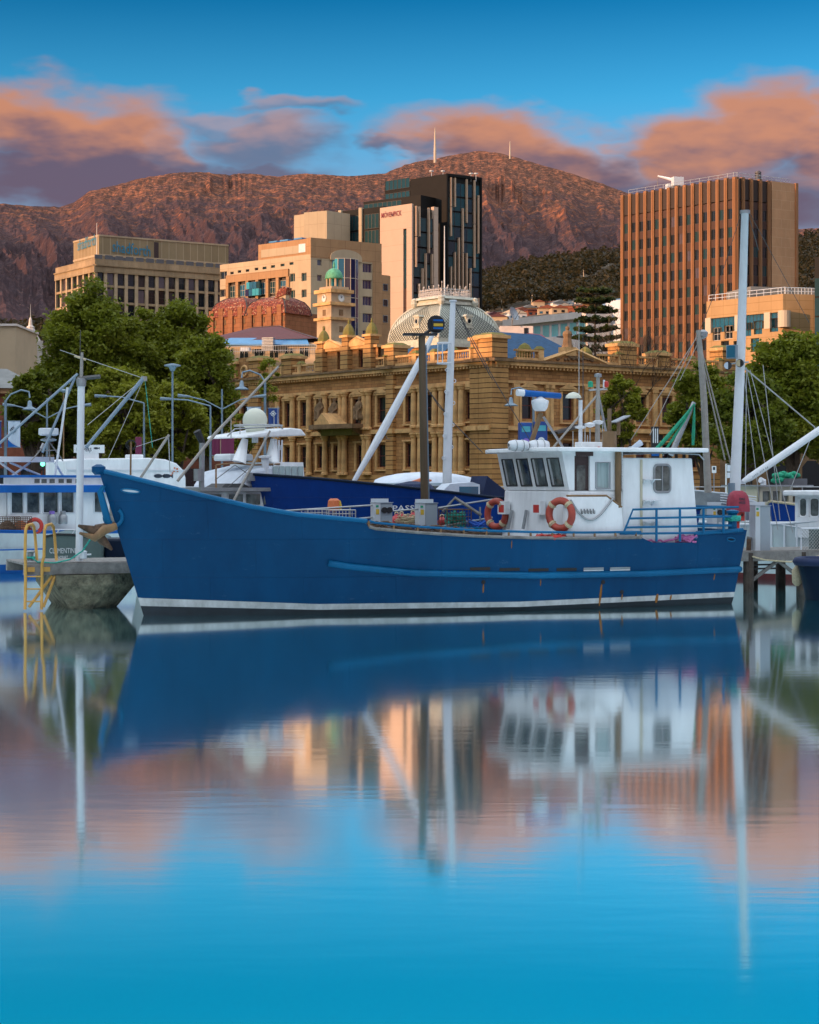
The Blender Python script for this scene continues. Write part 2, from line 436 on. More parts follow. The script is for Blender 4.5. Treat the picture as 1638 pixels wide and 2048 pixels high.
mat('glass', (0.012, 0.016, 0.020), 0.06, var=0, spec=0.6)
mat('glass_teal', (0.018, 0.05, 0.055), 0.05, var=0, spec=0.4)
mat('glass_blue', (0.02, 0.12, 0.20), 0.05, var=0, spec=1.0)
mat('glass_cyan', (0.05, 0.34, 0.42), 0.08, var=0, spec=1.0)
mat('glass_violet', (0.10, 0.075, 0.085), 0.06, var=0, spec=1.0)
mat('glass_navy', (0.02, 0.02, 0.07), 0.05, var=0, spec=1.0)
mat('cabin_glass', (0.05, 0.07, 0.07), 0.05, var=0.6, scale=2.5, col2=(.16, .19, .18), spec=.8)
mat('curtain_glass', (0.36, 0.46, 0.46), 0.3, var=.25, scale=9, stretch=(4, 4, .1))
mat('teal_curtain', (0.22, 0.50, 0.48), 0.25, var=.35, scale=2.5, stretch=(5, 5, .05), spec=.8)
mat('frame_dark', (0.05, 0.035, 0.03), 0.5, var=0)
mat('frame_cream', (0.56, 0.46, 0.34), 0.6, var=0)
mat('frame_red', (0.16, 0.03, 0.02), 0.6, var=0)
mat('frame_white', (0.72, 0.72, 0.70), 0.5, var=0)
mat('frame_grey', (0.30, 0.32, 0.34), 0.5, var=0)
def tilemat(name, cols, sc):
    m = mat(name, cols[0], 0.8, var=0)
    N, L = m.node_tree.nodes, m.node_tree.links
    v = N.new('ShaderNodeTexVoronoi'); v.inputs['Scale'].default_value = sc
    tc = N.new('ShaderNodeTexCoord'); L.new(tc.outputs['Object'], v.inputs['Vector'])
    r = N.new('ShaderNodeValToRGB'); r.color_ramp.interpolation = 'CONSTANT'
    e = r.color_ramp.elements; e[0].color = (*cols[0], 1); e[1].position = .4; e[1].color = (*cols[1], 1)
    for p, c in ((.68, cols[2]), (.9, cols[3])):
        x = e.new(p); x.color = (*c, 1)
    sp = N.new('ShaderNodeSeparateColor'); L.new(v.outputs['Color'], sp.inputs[0]); L.new(sp.outputs[0], r.inputs[0])
    L.new(r.outputs[0], N['Principled BSDF'].inputs['Base Color'])
    bp = N.new('ShaderNodeBump'); bp.inputs['Strength'].default_value = .6; L.new(v.outputs['Distance'], bp.inputs['Height']); L.new(bp.outputs[0], N['Principled BSDF'].inputs['Normal'])
tilemat('red_tiles', [(0.20, 0.035, 0.018), (0.11, 0.022, 0.015), (0.30, 0.08, 0.035), (0.42, 0.24, 0.13)], 5.0)
brickmat('orange_brick', (0.38, 0.16, 0.075), (0.34, 0.14, 0.065), (0.24, 0.10, 0.05), 1.5, 0.75, 0.04, bump=.4)
mat('maroon_roof', (0.095, 0.026, 0.030), 0.7, var=.25, scale=1.5, stretch=(1, 1, 6))
mat('blue_roof', (0.06, 0.22, 0.44), 0.45, var=.2, scale=.5)
mat('slate_blue', (0.022, 0.075, 0.16), 0.6, spec=.15, var=.3, scale=1.2, stretch=(1, 1, 6))
mat('dome_slate', (0.50, 0.51, 0.42), 0.65, var=.2, scale=0.7, bump=.2)
mat('dome_trim', (0.52, 0.50, 0.40), 0.7, var=.2, scale=2, bump=.3, bscale=6)
mat('iron_white', (0.62, 0.54, 0.48), 0.5, var=.1)
mat('copper_green', (0.10, 0.34, 0.18), 0.6, var=.3, scale=2)
mat('plain_beige', (0.50, 0.37, 0.235), 0.85, var=.08, scale=.3)
mat('concrete_white', (0.70, 0.60, 0.54), 0.85, var=.12, scale=.6)
mat('panel_white', (0.62, 0.66, 0.70), 0.6, var=.08)
mat('panel_dark', (0.10, 0.10, 0.11), 0.6, var=.1)
mat('slate_line', (0.10, 0.105, 0.09), 0.8, var=0)
mat('grey_roof', (0.20, 0.20, 0.19), 0.8, var=.2, scale=.6)
mat('red_roof', (0.30, 0.03, 0.04), 0.6, var=.15)
mat('brick_red', (0.24, 0.075, 0.04), 0.85, var=.2, scale=2)
mat('metal_grey', (0.34, 0.35, 0.36), 0.4, metal=.6, var=.15, scale=4)
mat('metal_white', (0.66, 0.69, 0.72), 0.35, var=.06, scale=2)
mat('lamp_metal', (0.19, 0.26, 0.32), 0.4, metal=.3, var=.1)
mat('mast_grey', (0.30, 0.28, 0.25), 0.5, var=.2, scale=3)
mat('pole_bronze', (0.12, 0.085, 0.05), 0.4, metal=.4, var=.2, scale=2, stretch=(1, 1, .2))
mat('black', (0.012, 0.012, 0.014), 0.5, var=0)
mat('rubber', (0.02, 0.02, 0.022), 0.7, var=.2)
mat('yellow', (0.55, 0.36, 0.03), 0.5, var=.1)
mat('ladder_yellow', (0.60, 0.33, 0.07), 0.5, var=.15, scale=4)
mat('orange', (0.62, 0.16, 0.05), 0.5, var=.15)
mat('red', (0.50, 0.03, 0.02), 0.45, var=.15)
mat('buoy_red', (0.50, 0.045, 0.05), 0.45, var=.15, scale=6)
mat('lifebuoy', (0.36, 0.055, 0.032), 0.55, var=.2, scale=5)
mat('rope_cream', (0.50, 0.42, 0.27), 0.9, var=.2, scale=20)
mat('rope_green', (0.03, 0.38, 0.30), 0.8, var=.3, scale=20)
mat('rope_pink', (0.55, 0.16, 0.36), 0.8, var=.3, scale=20)
mat('rope_brown', (0.11, 0.065, 0.04), 0.9, var=.4, scale=9)
mat('rope_blue', (0.02, 0.10, 0.45), 0.8, var=.2)
mat('net_green', (0.02, 0.30, 0.17), 0.85, var=.25, scale=10)
mat('wire', (0.10, 0.10, 0.10), 0.5, metal=.5, var=0)
mat('wire_light', (0.45, 0.45, 0.44), 0.5, metal=.3, var=0)
def hullmat(name, col, dirt=0.5):
    m = mat(name, col, 0.4, var=0.0, spec=0.15)
    N, L = m.node_tree.nodes, m.node_tree.links; b = N['Principled BSDF']
    tc = N.new('ShaderNodeTexCoord')
    n1 = N.new('ShaderNodeTexNoise'); n1.inputs['Scale'].default_value = .5; n1.inputs['Detail'].default_value = 6; n1.inputs['Roughness'].default_value = .7
    mp = N.new('ShaderNodeMapping'); mp.inputs['Scale'].default_value = (1, 1, .35); L.new(tc.outputs['Object'], mp.inputs[0]); L.new(mp.outputs[0], n1.inputs['Vector'])
    r = N.new('ShaderNodeMapRange'); r.inputs[1].default_value = .3; r.inputs[2].default_value = .7; r.inputs[3].default_value = 0; r.inputs[4].default_value = 1; L.new(n1.outputs['Fac'], r.inputs[0])
    mx = N.new('ShaderNodeMix'); mx.data_type = 'RGBA'; L.new(r.outputs[0], mx.inputs[0])
    mx.inputs[6].default_value = (*[c * .72 for c in col], 1); mx.inputs[7].default_value = (col[0] * 1.1, col[1] * 1.2, col[2] * 1.12, 1)
    # small scuffs
    n2 = N.new('ShaderNodeTexNoise'); n2.inputs['Scale'].default_value = 2.2; n2.inputs['Detail'].default_value = 8; n2.inputs['Roughness'].default_value = .8
    mp2 = N.new('ShaderNodeMapping'); mp2.inputs['Scale'].default_value = (.6, .6, 1.6); L.new(tc.outputs['Object'], mp2.inputs[0]); L.new(mp2.outputs[0], n2.inputs['Vector'])
    r2 = N.new('ShaderNodeMapRange'); r2.inputs[1].default_value = .61; r2.inputs[2].default_value = .70; r2.inputs[4].default_value = .35; L.new(n2.outputs['Fac'], r2.inputs[0])
    mx2 = N.new('ShaderNodeMix'); mx2.data_type = 'RGBA'; L.new(r2.outputs[0], mx2.inputs[0]); L.new(mx.outputs[2], mx2.inputs[6])
    mx2.inputs[7].default_value = (col[0] + .10, col[1] + .16, col[2] + .16, 1)
    L.new(mx2.outputs[2], b.inputs['Base Color'])
    # plate dents
    n3 = N.new('ShaderNodeTexNoise'); n3.inputs['Scale'].default_value = .8; n3.inputs['Detail'].default_value = 2; L.new(tc.outputs['Object'], n3.inputs['Vector'])
    sx = N.new('ShaderNodeSeparateXYZ'); L.new(tc.outputs['Object'], sx.inputs[0]); cx_ = N.new('ShaderNodeCombineXYZ'); L.new(sx.outputs[0], cx_.inputs[0]); L.new(sx.outputs[2], cx_.inputs[1])
    bk = N.new('ShaderNodeTexBrick'); L.new(cx_.outputs[0], bk.inputs['Vector']); bk.inputs['Scale'].default_value = 1; bk.inputs['Brick Width'].default_value = 2.3; bk.inputs['Row Height'].default_value = .95; bk.inputs['Mortar Size'].default_value = .012; bk.inputs['Mortar Smooth'].default_value = 1
    ad = N.new('ShaderNodeMath'); ad.operation = 'MULTIPLY_ADD'; L.new(bk.outputs['Fac'], ad.inputs[0]); ad.inputs[1].default_value = .12; L.new(n3.outputs['Fac'], ad.inputs[2])
    bp = N.new('ShaderNodeBump'); bp.inputs['Strength'].default_value = .6; bp.inputs['Distance'].default_value = .12; L.new(ad.outputs[0], bp.inputs['Height']); L.new(bp.outputs[0], b.inputs['Normal'])
    return m
hullmat('hull_blue', (0.0005, 0.058, 0.165))
hullmat('rail_blue', (0.006, 0.125, 0.29))
hullmat('hull_royal', (0.004, 0.040, 0.235))
hullmat('hull_navy', (0.006, 0.014, 0.035))
hullmat('hull_white', (0.60, 0.63, 0.66), 1)
hullmat('hull_green', (0.12, 0.165, 0.165), 1)
hullmat('trim_blue', (0.012, 0.115, 0.42))
mat('antifoul', (0.016, 0.024, 0.032), 0.7, var=.3, scale=2)
mat('antifoul_red', (0.13, 0.02, 0.02), 0.7, var=.3, scale=2)
mat('boot_white', (0.50, 0.52, 0.50), 0.5, var=.3, scale=3, stretch=(1, 1, .6), detail=9, col2=(.62, .65, .65))
mat('cabin_white', (0.80, 0.82, 0.83), 0.4, var=.11, scale=2.2, bump=.12, bscale=2, stretch=(1, 1, .3), detail=8)
mat('cabin_cream', (0.52, 0.47, 0.34), 0.5, var=.1)
mat('canvas_white', (0.62, 0.67, 0.74), 0.7, var=.12, scale=2, bump=.5, bscale=3)
mat('canvas_blue', (0.008, 0.02, 0.07), 0.8, var=.2)
mat('dome_cream', (0.60, 0.61, 0.50), 0.45, var=.04)
mat('wood_dark', (0.045, 0.022, 0.02), 0.5, var=.25, scale=5)
mat('wood_brown', (0.22, 0.12, 0.05), 0.6, var=.3, scale=4, stretch=(1, 1, .2))
mat('exhaust_brown', (0.17, 0.10, 0.045), 0.55, var=.3, scale=4, stretch=(1, 1, .3))
mat('timber_grey', (0.21, 0.20, 0.185), 0.9, var=.35, scale=3, bump=.5, bscale=8)
mat('timber_dark', (0.06, 0.045, 0.035), 0.9, var=.5, scale=3, bump=.5)
mat('concrete', (0.15, 0.14, 0.095), 0.9, var=.6, scale=4, col2=(0.33, 0.305, 0.20), bump=1.0, bscale=14, detail=10)
mat('rust', (0.30, 0.12, 0.02), 0.9, var=.4, scale=6)
mat('cover_red', (0.30, 0.035, 0.06), 0.75, var=.2, scale=4, bump=.5, bscale=4)
mat('plastic_grey', (0.30, 0.35, 0.39), 0.4, var=.05)
mat('steel_pale', (0.58, 0.63, 0.66), 0.35, metal=.2, var=.05)
mat('asphalt', (0.06, 0.06, 0.06), 0.9, var=.3, scale=.5)
mat('quay_stone', (0.17, 0.15, 0.12), 0.9, var=.4, scale=.8, bump=.6, bscale=3)
mat('grass', (0.08, 0.10, 0.03), 0.9, var=.4, scale=.05)
mat('bark', (0.085, 0.06, 0.04), 0.9, var=.3, scale=3, bump=.5)
mat('flag_blue', (0.015, 0.05, 0.22), 0.7, var=.1)
mat('flag_pale', (0.50, 0.58, 0.68), 0.7, var=.06)
mat('flag_maroon', (0.16, 0.015, 0.06), 0.7, var=.1)
mat('ink', (0.02, 0.03, 0.05), 0.6, var=0)
mat('letter_blue', (0.02, 0.22, 0.34), 0.4, var=0)
mat('letter_red', (0.24, 0.03, 0.035), 0.5, var=0)
mat('letter_white', (0.66, 0.69, 0.70), 0.5, var=0)
mat('bluebin', (0.015, 0.07, 0.28), 0.4, var=.15)
mat('purple', (0.24, 0.14, 0.5), 0.5, var=.2, scale=3)
def leafmat(name, c1, c2, c3):
    m = bpy.data.materials.new(name); m.use_nodes = True
    N, L = m.node_tree.nodes, m.node_tree.links; N.clear()
    o = N.new('ShaderNodeOutputMaterial'); df = N.new('ShaderNodeBsdfPrincipled'); tr = N.new('ShaderNodeBsdfTranslucent'); mx = N.new('ShaderNodeMixShader')
    df.inputs['Roughness'].default_value = .55; df.inputs['Specular IOR Level'].default_value = .3
    mx.inputs[0].default_value = .42
    tc = N.new('ShaderNodeTexCoord'); nz = N.new('ShaderNodeTexNoise'); nz.inputs['Scale'].default_value = .45; nz.inputs['Detail'].default_value = 8; nz.inputs['Roughness'].default_value = .85
    L.new(tc.outputs['Object'], nz.inputs['Vector'])
    r = N.new('ShaderNodeValToRGB'); e = r.color_ramp.elements
    e[0].position = .32; e[0].color = (*c1, 1); e[1].position = .68; e[1].color = (*c3, 1); x = e.new(.5); x.color = (*c2, 1)
    L.new(nz.outputs['Fac'], r.inputs[0]); L.new(r.outputs[0], df.inputs['Base Color']); L.new(r.outputs[0], tr.inputs[0])
    L.new(df.outputs[0], mx.inputs[1]); L.new(tr.outputs[0], mx.inputs[2]); L.new(mx.outputs[0], o.inputs[0])
    M[name] = m
leafmat('leaf_mid', (0.085, 0.11, 0.008), (0.185, 0.21, 0.014), (0.30, 0.295, 0.03))
leafmat('leaf_dark', (0.06, 0.085, 0.008), (0.135, 0.16, 0.012), (0.24, 0.25, 0.022))
leafmat('leaf_light', (0.14, 0.16, 0.010), (0.25, 0.265, 0.02), (0.37, 0.36, 0.04))
leafmat('leaf_pine', (0.022, 0.040, 0.012), (0.05, 0.07, 0.016), (0.095, 0.11, 0.02))
leafmat('leaf_gum', (0.020, 0.017, 0.007), (0.042, 0.034, 0.012), (0.085, 0.060, 0.025))
# ================================================================== STRUCTURE: water, ground, hills
def _hash(ix, iy, seed):
    h = (ix.astype(np.int64) * 374761393 + iy.astype(np.int64) * 668265263 + seed * 974634777) & 0x7fffffff
    h = ((h ^ (h >> 13)) * 1274126177) & 0x7fffffff
    return ((h ^ (h >> 16)) & 0xffff) / 65535.0
def vnoise(x, y, seed=0):
    ix = np.floor(x); iy = np.floor(y); fx = x - ix; fy = y - iy
    fx = fx * fx * (3 - 2 * fx); fy = fy * fy * (3 - 2 * fy)
    a = _hash(ix, iy, seed); b = _hash(ix + 1, iy, seed); c = _hash(ix, iy + 1, seed); d = _hash(ix + 1, iy + 1, seed)
    return (a * (1 - fx) + b * fx) * (1 - fy) + (c * (1 - fx) + d * fx) * fy
def fbm(x, y, o=5, seed=0, ridged=False):
    t = 0; a = .5; s = 0
    for k in range(o):
        n = vnoise(x * 2 ** k, y * 2 ** k, seed + k)
        if ridged: n = 1 - np.abs(2 * n - 1)
        t = t + a * n; s += a; a *= .5
    return t / s
def grid_object(name, P, mat_, kind='structure', smooth=True, label=None, cat=None):
    h, w, _ = P.shape
    idx = np.arange(h * w).reshape(h, w)
    q = np.stack([idx[:-1, :-1], idx[:-1, 1:], idx[1:, 1:], idx[1:, :-1]], -1).reshape(-1, 4)
    me = bpy.data.meshes.new(name)
    me.vertices.add(h * w); me.vertices.foreach_set('co', P.reshape(-1).astype(np.float32))
    me.loops.add(q.size); me.loops.foreach_set('vertex_index', q.reshape(-1).astype(np.int32))
    me.polygons.add(len(q)); me.polygons.foreach_set('loop_start', np.arange(0, q.size, 4, dtype=np.int32)); me.polygons.foreach_set('loop_total', np.full(len(q), 4, np.int32))
    me.polygons.foreach_set('use_smooth', np.full(len(q), smooth))
    me.materials.append(mat_); me.update(); me.validate()
    o = bpy.data.objects.new(name, me); COL.objects.link(o); OFF[o] = Vector((0, 0, 0))
    return tag(o, label, cat, None, kind)
# ---- water
wm = bpy.data.materials.new('water'); wm.use_nodes = True
N, L = wm.node_tree.nodes, wm.node_tree.links; N.clear()
o_ = N.new('ShaderNodeOutputMaterial'); mix = N.new('ShaderNodeMixShader'); gl = N.new('ShaderNodeBsdfGlossy'); df = N.new('ShaderNodeBsdfDiffuse')
gl.inputs['Color'].default_value = (0.96, 1.0, 1.0, 1); gl.inputs['Roughness'].default_value = 0.068
df.inputs['Color'].default_value = (0.0, 0.47, 0.56, 1)
lw = N.new('ShaderNodeFresnel'); lw.inputs['IOR'].default_value = 1.9
mr = N.new('ShaderNodeMapRange'); mr.inputs[1].default_value = 0.25; mr.inputs[2].default_value = 0.46; mr.inputs[3].default_value = 0.66; mr.inputs[4].default_value = 0.98
L.new(lw.outputs[0], mr.inputs[0]); L.new(mr.outputs[0], mix.inputs[0])
tc = N.new('ShaderNodeNewGeometry'); mp = N.new('ShaderNodeMapping'); mp.inputs['Scale'].default_value = (0.35, 1.3, 1); L.new(tc.outputs['Position'], mp.inputs[0])
nz = N.new('ShaderNodeTexNoise'); nz.inputs['Scale'].default_value = 2.6; nz.inputs['Detail'].default_value = 3; L.new(mp.outputs[0], nz.inputs['Vector'])
nz2 = N.new('ShaderNodeTexNoise'); nz2.inputs['Scale'].default_value = .16; nz2.inputs['Detail'].default_value = 2; L.new(mp.outputs[0], nz2.inputs['Vector'])
amp = N.new('ShaderNodeMapRange'); amp.inputs[1].default_value = .4; amp.inputs[2].default_value = .65; amp.inputs[3].default_value = .25; amp.inputs[4].default_value = 1.0; L.new(nz2.outputs['Fac'], amp.inputs[0])
ml = N.new('ShaderNodeMath'); ml.operation = 'MULTIPLY'; L.new(nz.outputs['Fac'], ml.inputs[0]); L.new(amp.outputs[0], ml.inputs[1])
bp = N.new('ShaderNodeBump'); bp.inputs['Strength'].default_value = .3; bp.inputs['Distance'].default_value = .005; L.new(ml.outputs[0], bp.inputs['Height'])
L.new(bp.outputs[0], gl.inputs['Normal']); L.new(df.outputs[0], mix.inputs[1]); L.new(gl.outputs[0], mix.inputs[2]); L.new(mix.outputs[0], o_.inputs[0])
M['water'] = wm
QY = 100.0       # quay edge
MB().quad((-420, -120, 0), (420, -120, 0), (420, QY + .5, 0), (-420, QY + .5, 0)).build('water', 'water', kind='structure')
# ---- quay, street, land sheet reaching the hills
GZ = 2.0
MB().box(WF, -420, 420, -QY - 1.2, -QY, -1, GZ + .02).build('quay_wall', 'quay_stone', kind='structure')
MB().quad((-600, QY + 1.2, GZ), (600, QY + 1.2, GZ), (600, 200, GZ), (-600, 200, GZ)).build('street', 'asphalt', kind='structure')
MB().box(WF, -600, 600, -QY - 9, -QY - 1.2, GZ + .004, GZ + .13).build('pavement', 'timber_grey', kind='structure')
MB().quad((-9000, 200, GZ - .01), (9000, 200, GZ - .01), (9000, 9000, GZ - .01), (-9000, 9000, GZ - .01)).build('ground', 'grass', kind='structure')
# ---- wooded hills behind the town
hill_px = np.array([-1500, -600, 0, 300, 700, 900, 960, 1000, 1050, 1110, 1160, 1244, 1400, 1595, 1640, 2000, 2900])
hill_py = np.array([600, 640, 655, 650, 620, 560, 545, 538, 522, 512, 506, 500, 485, 474, 466, 470, 560]) + 14
def hill_pos(px, t):
    Y = 420 + t * 1700
    rp = np.interp(px, hill_px, hill_py)
    k = t ** 0.85
    py = 720 + (rp - 720) * k
    z = CZ + (HY - py) / F * Y
    n = fbm(px / 160 + 5, t * 6, 4, 3) - .5
    z = z + n * (5 + 30 * t) * np.minimum(1, (1 - t) * 6) * np.minimum(1, t * 5)
    z = np.where(t < .02, GZ - 3, z)
    return (px - CX) / F * Y, Y, z
pxs = np.linspace(-1500, 2900, 150); ts = np.linspace(0, 1.0, 60)
PX, T = np.meshgrid(pxs, ts)
X, Yh, Z = hill_pos(PX, T)
P = np.stack([X, Yh, Z], -1)
back = P[-1:].copy(); back[..., 1] += 500; back[..., 2] -= 160
grid_object('hill', np.concatenate([P, back]), mat('hill_ground', (0.045, 0.036, 0.018), .95, var=.5, scale=.03, col2=(0.10, .07, .035)))
# ---- the mountain
mpx = np.array([-2200, -1500, -900, -400, -150, 0, 60, 120, 150, 180, 235, 280, 320, 370, 420, 455, 490, 560, 610, 700, 770, 810, 840, 870, 920, 960, 1000, 1040, 1090, 1140, 1200, 1250, 1320, 1420, 1595, 1638, 1900, 2400, 3200])
mpy = np.array([620, 540, 470, 430, 412, 407, 412, 414, 403, 382, 370, 357, 350, 344, 345, 350, 347, 353, 347, 352, 347, 330, 322, 318, 307, 302, 307, 317, 332, 346, 366, 384, 405, 432, 458, 456, 500, 560, 640])
pxs = np.concatenate([np.linspace(-2200, -60, 90), np.linspace(-50, 1700, 620), np.linspace(1720, 3200, 70)])
ts = np.linspace(0, 1, 230)
PX, T = np.meshgrid(pxs, ts)
rp = np.interp(PX, mpx, mpy)
Yr = 6400 + 500 * np.sin(PX / 420.) + np.interp(PX, [0, 700, 950, 1250], [-700, -400, 500, 300])
Ym = 2500 + T * (Yr - 2500)
ang0 = np.interp(PX, [-2200, 0, 900, 1700], [690, 680, 640, 620])
cur = T ** 0.8 * .72 + T ** 2.2 * .28
pym = ang0 + (rp - ang0) * cur
Zm = CZ + (HY - pym) / F * Ym
env = np.minimum(1, T * 4) * np.clip((1 - T) * 2.6, 0, 1) ** 1.3
g1 = fbm(PX / 130 + T * 1.2, T * 2.0, 5, 21, True) - .5
g2 = fbm(PX / 34 + 3, T * 9, 5, 33, True) - .5
fine = fbm(PX / 9, T * 34, 4, 47) - .5
Zm = Zm + env * (g1 * 165 + g2 * 36) + fine * (16 * np.minimum(1, T * 3)) * np.where(T > .985, .35, 1)
# dolerite columns under the summit and along the shoulder
cl = np.exp(-((PX - 1010) / 95.) ** 2) * np.exp(-((pym - 395) / 26.) ** 2) + .8 * np.exp(-((PX - 450) / 40.) ** 2) * np.exp(-((pym - 372) / 18.) ** 2)
Ym = Ym + cl * (vnoise(PX / 5.0, T * 3, 77) - .5) * 150
P = np.stack([(PX - CX) / F * Ym, Ym, Zm], -1)
back = P[-1:].copy(); back[..., 1] += 2500; back[..., 2] -= 700
front = P[:1].copy(); front[..., 2] = 0
mm = bpy.data.materials.new('mountain'); mm.use_nodes = True
N, L = mm.node_tree.nodes, mm.node_tree.links; b = N['Principled BSDF']; b.inputs['Roughness'].default_value = .95; b.inputs['Specular IOR Level'].default_value = .1
g = N.new('ShaderNodeNewGeometry'); sp = N.new('ShaderNodeSeparateXYZ'); L.new(g.outputs['Position'], sp.inputs[0])
def nnoise(scale, detail, stretch=(1, 1, 1), rough=.7):
    mp = N.new('ShaderNodeMapping'); mp.inputs['Scale'].default_value = stretch; L.new(g.outputs['Position'], mp.inputs[0])
    n = N.new('ShaderNodeTexNoise'); n.inputs['Scale'].default_value = scale; n.inputs['Detail'].default_value = detail; n.inputs['Roughness'].default_value = rough
    L.new(mp.outputs[0], n.inputs['Vector']); return n.outputs['Fac']
def nmath(op, a, c=None, e=None):
    n = N.new('ShaderNodeMath'); n.operation = op
    for i, x in enumerate((a, c, e)):
        if x is None: continue
        if isinstance(x, (int, float)): n.inputs[i].default_value = x
        else: L.new(x, n.inputs[i])
    return n.outputs[0]
def nrange(x, a, b_, lo=0., hi=1.):
    n = N.new('ShaderNodeMapRange'); n.interpolation_type = 'SMOOTHSTEP'; L.new(x, n.inputs[0]); n.inputs[1].default_value = a; n.inputs[2].default_value = b_; n.inputs[3].default_value = lo; n.inputs[4].default_value = hi
    return n.outputs[0]
def nmix(f, a, c):
    n = N.new('ShaderNodeMix'); n.data_type = 'RGBA'
    for x, s in ((f, n.inputs[0]), (a, n.inputs[6]), (c, n.inputs[7])):
        if isinstance(x, tuple): s.default_value = (*x, 1)
        else: L.new(x, s)
    return n.outputs[2]
big = nnoise(.0022, 5); mid = nnoise(.012, 7, rough=.8); fin = nnoise(.045, 6, rough=.8); trunk = nnoise(.05, 4, (1, 1, .12), .8)
alt = nmath('ADD', sp.outputs[2], nmath('MULTIPLY', nmath('SUBTRACT', big, .5), 700))
rockf = nrange(nmath('ADD', alt, nmath('MULTIPLY', nmath('SUBTRACT', mid, .5), 1500)), 640, 1060)
forest = nmix(nrange(trunk, .42, .66), (0.062, 0.034, 0.036), (0.15, 0.076, 0.068))
forest = nmix(nrange(mid, .38, .66), forest, (0.05, 0.03, 0.036))
scree = nmix(nrange(fin, .50, .62), (0.11, 0.048, 0.03), (0.50, 0.18, 0.09))
rock = nmix(nrange(mid, .44, .60), (0.12, 0.050, 0.032), (0.46, 0.155, 0.072))
rock = nmix(nrange(fin, .40, .62), (0.13, 0.055, 0.03), rock)
low_scree = nmath('MULTIPLY', nrange(mid, .60, .67), nrange(fin, .45, .58))
forest = nmix(low_scree, forest, (0.33, 0.17, 0.12))
colm = nmix(rockf, forest, nmix(nrange(mid, .5, .6), scree, rock))
L.new(colm, b.inputs['Base Color'])
bpn = N.new('ShaderNodeBump'); bpn.inputs['Strength'].default_value = 1.0; bpn.inputs['Distance'].default_value = 7
L.new(nmath('ADD', fin, nmath('MULTIPLY', trunk, .35)), bpn.inputs['Height']); L.new(bpn.outputs[0], b.inputs['Normal'])
M['mountain'] = mm
grid_object('mountain', np.concatenate([front, P, back]), mm, smooth=False)
# ---- unseen ridge added off frame to shade the harbour from the low sun
yy = np.linspace(-330, 430, 90); vv = np.linspace(-1, 1, 30)
YY, V = np.meshgrid(yy, vv)
H = 44 * np.clip(1 - ((YY - 50) / 385) ** 6, 0, 1) * np.clip(1 - V ** 2, 0, 1) ** .8 + 4 * (fbm(YY / 20, V * 3, 4, 9) - .5) * np.clip(1 - V ** 2, 0, 1)
grid_object('shade_ridge', np.stack([-175 + V * 62, YY, H - .3], -1), M['grass'])

# ================================================================== BUILDINGS
def core(parent, pts, z0, z1, m, name='wall_core'):
    mb = MB(); n = len(pts)
    vs = [Vector((p.x, p.y, z0)) for p in pts] + [Vector((p.x, p.y, z1)) for p in pts]
    mb.add(vs, [tuple(range(n)), tuple(range(n, 2 * n))] + [(i, (i + 1) % n, (i + 1) % n + n, i + n) for i in range(n)])
    return mb.build(name, m, parent)
def block(parent, fl, fr, inset, z0, z1, m, name='wall_core'):
    """core of a corner building from its two visible faces"""
    a = fl.p(0, -inset, 0); c = fr.p(0, -inset, 0) + (fl.ey * -inset); e = fr.p(fr.S, -inset, 0)
    k = fr.p(0, 0, 0) + fl.ey * -inset + fr.ey * -inset
    bk = a + (e - k)
    return core(parent, [a, k, e, bk], z0, z1, m, name)

# ---------- sandstone office block with lettered penthouse
FL = Fr.span(111, 397, 190, 380); FRt = Fr.span(190, 380, 452, 397.5)
t = thing('office_building', 'square sandstone office block with blue lettered penthouse behind the big trees', 'building', FRt.p(0, 0, GZ))
zt = FRt.z(517, 0)
zrows = [FRt.z(y, 0) for y in (568, 601, 633, 665, 697, 729)]
block(t, FL, FRt, .5, GZ, zt - .5, 'glass', 'wall_core')
pm_, ps_ = {}, {}
for f, n in ((FL, 7), (FRt, 13)):
    pitch = f.S / n
    MB().box(f, -.3 if f is FRt else 0, f.S, -1.2, .25, zt - 2.85, zt - 1.4).build('cornice_band', 'office_stone', t)
    MB().box(f, 0, f.S, -1.2, 0.02, zt - 1.4, zt).build('parapet', 'office_stone', t)
    MB().box(f, .0, f.S, -1.0, .5, zt - 1.5, zt - 1.25).build('cornice_lip', 'office_stone', t)
    for i in range(n + 1):
        s = i * pitch
        MB().box(f, s - .36 if i else (-.02 if f is FRt else 0), s + .36 if i < n else s, -.6, .06, GZ, zt - 2.85).build('pier', 'office_pier', t)
    for j, z in enumerate(zrows):
        MB().box(f, 0, f.S, -.6, -.05, z - .5, z).build('spandrel', 'office_stone', t)
        h = 2.62
        for i in range(n):
            if j < 5: window(t, f, i * pitch + .37, z + .02, pitch - .74, h + .1, -.42, nv=2 if i % 3 else 1, nh=2, fm='frame_dark', gm=('glass', 'glass', 'glass_violet', 'glass', 'wood_dark', 'glass', 'glass', 'glass_violet')[(i * 7 + j * 3) % 8])
for i in range(13):   # rooftop plant rail
    MB().box(FRt, i * FRt.S / 13 + .4, (i + 1) * FRt.S / 13 - .3, -1.2, -.9, zt + .15, zt + 1.0).build('roof_panel', 'panel_dark', t)
PL = Fr.span(147, 402, 198, 391); PR = Fr.span(198, 391, 457, 408)
zp0, zp1 = zt - 1, PR.z(469, 0)
pb = block(t, PL, PR, 0.1, zp0, zp1 - .3, 'grey_roof', 'penthouse_core')
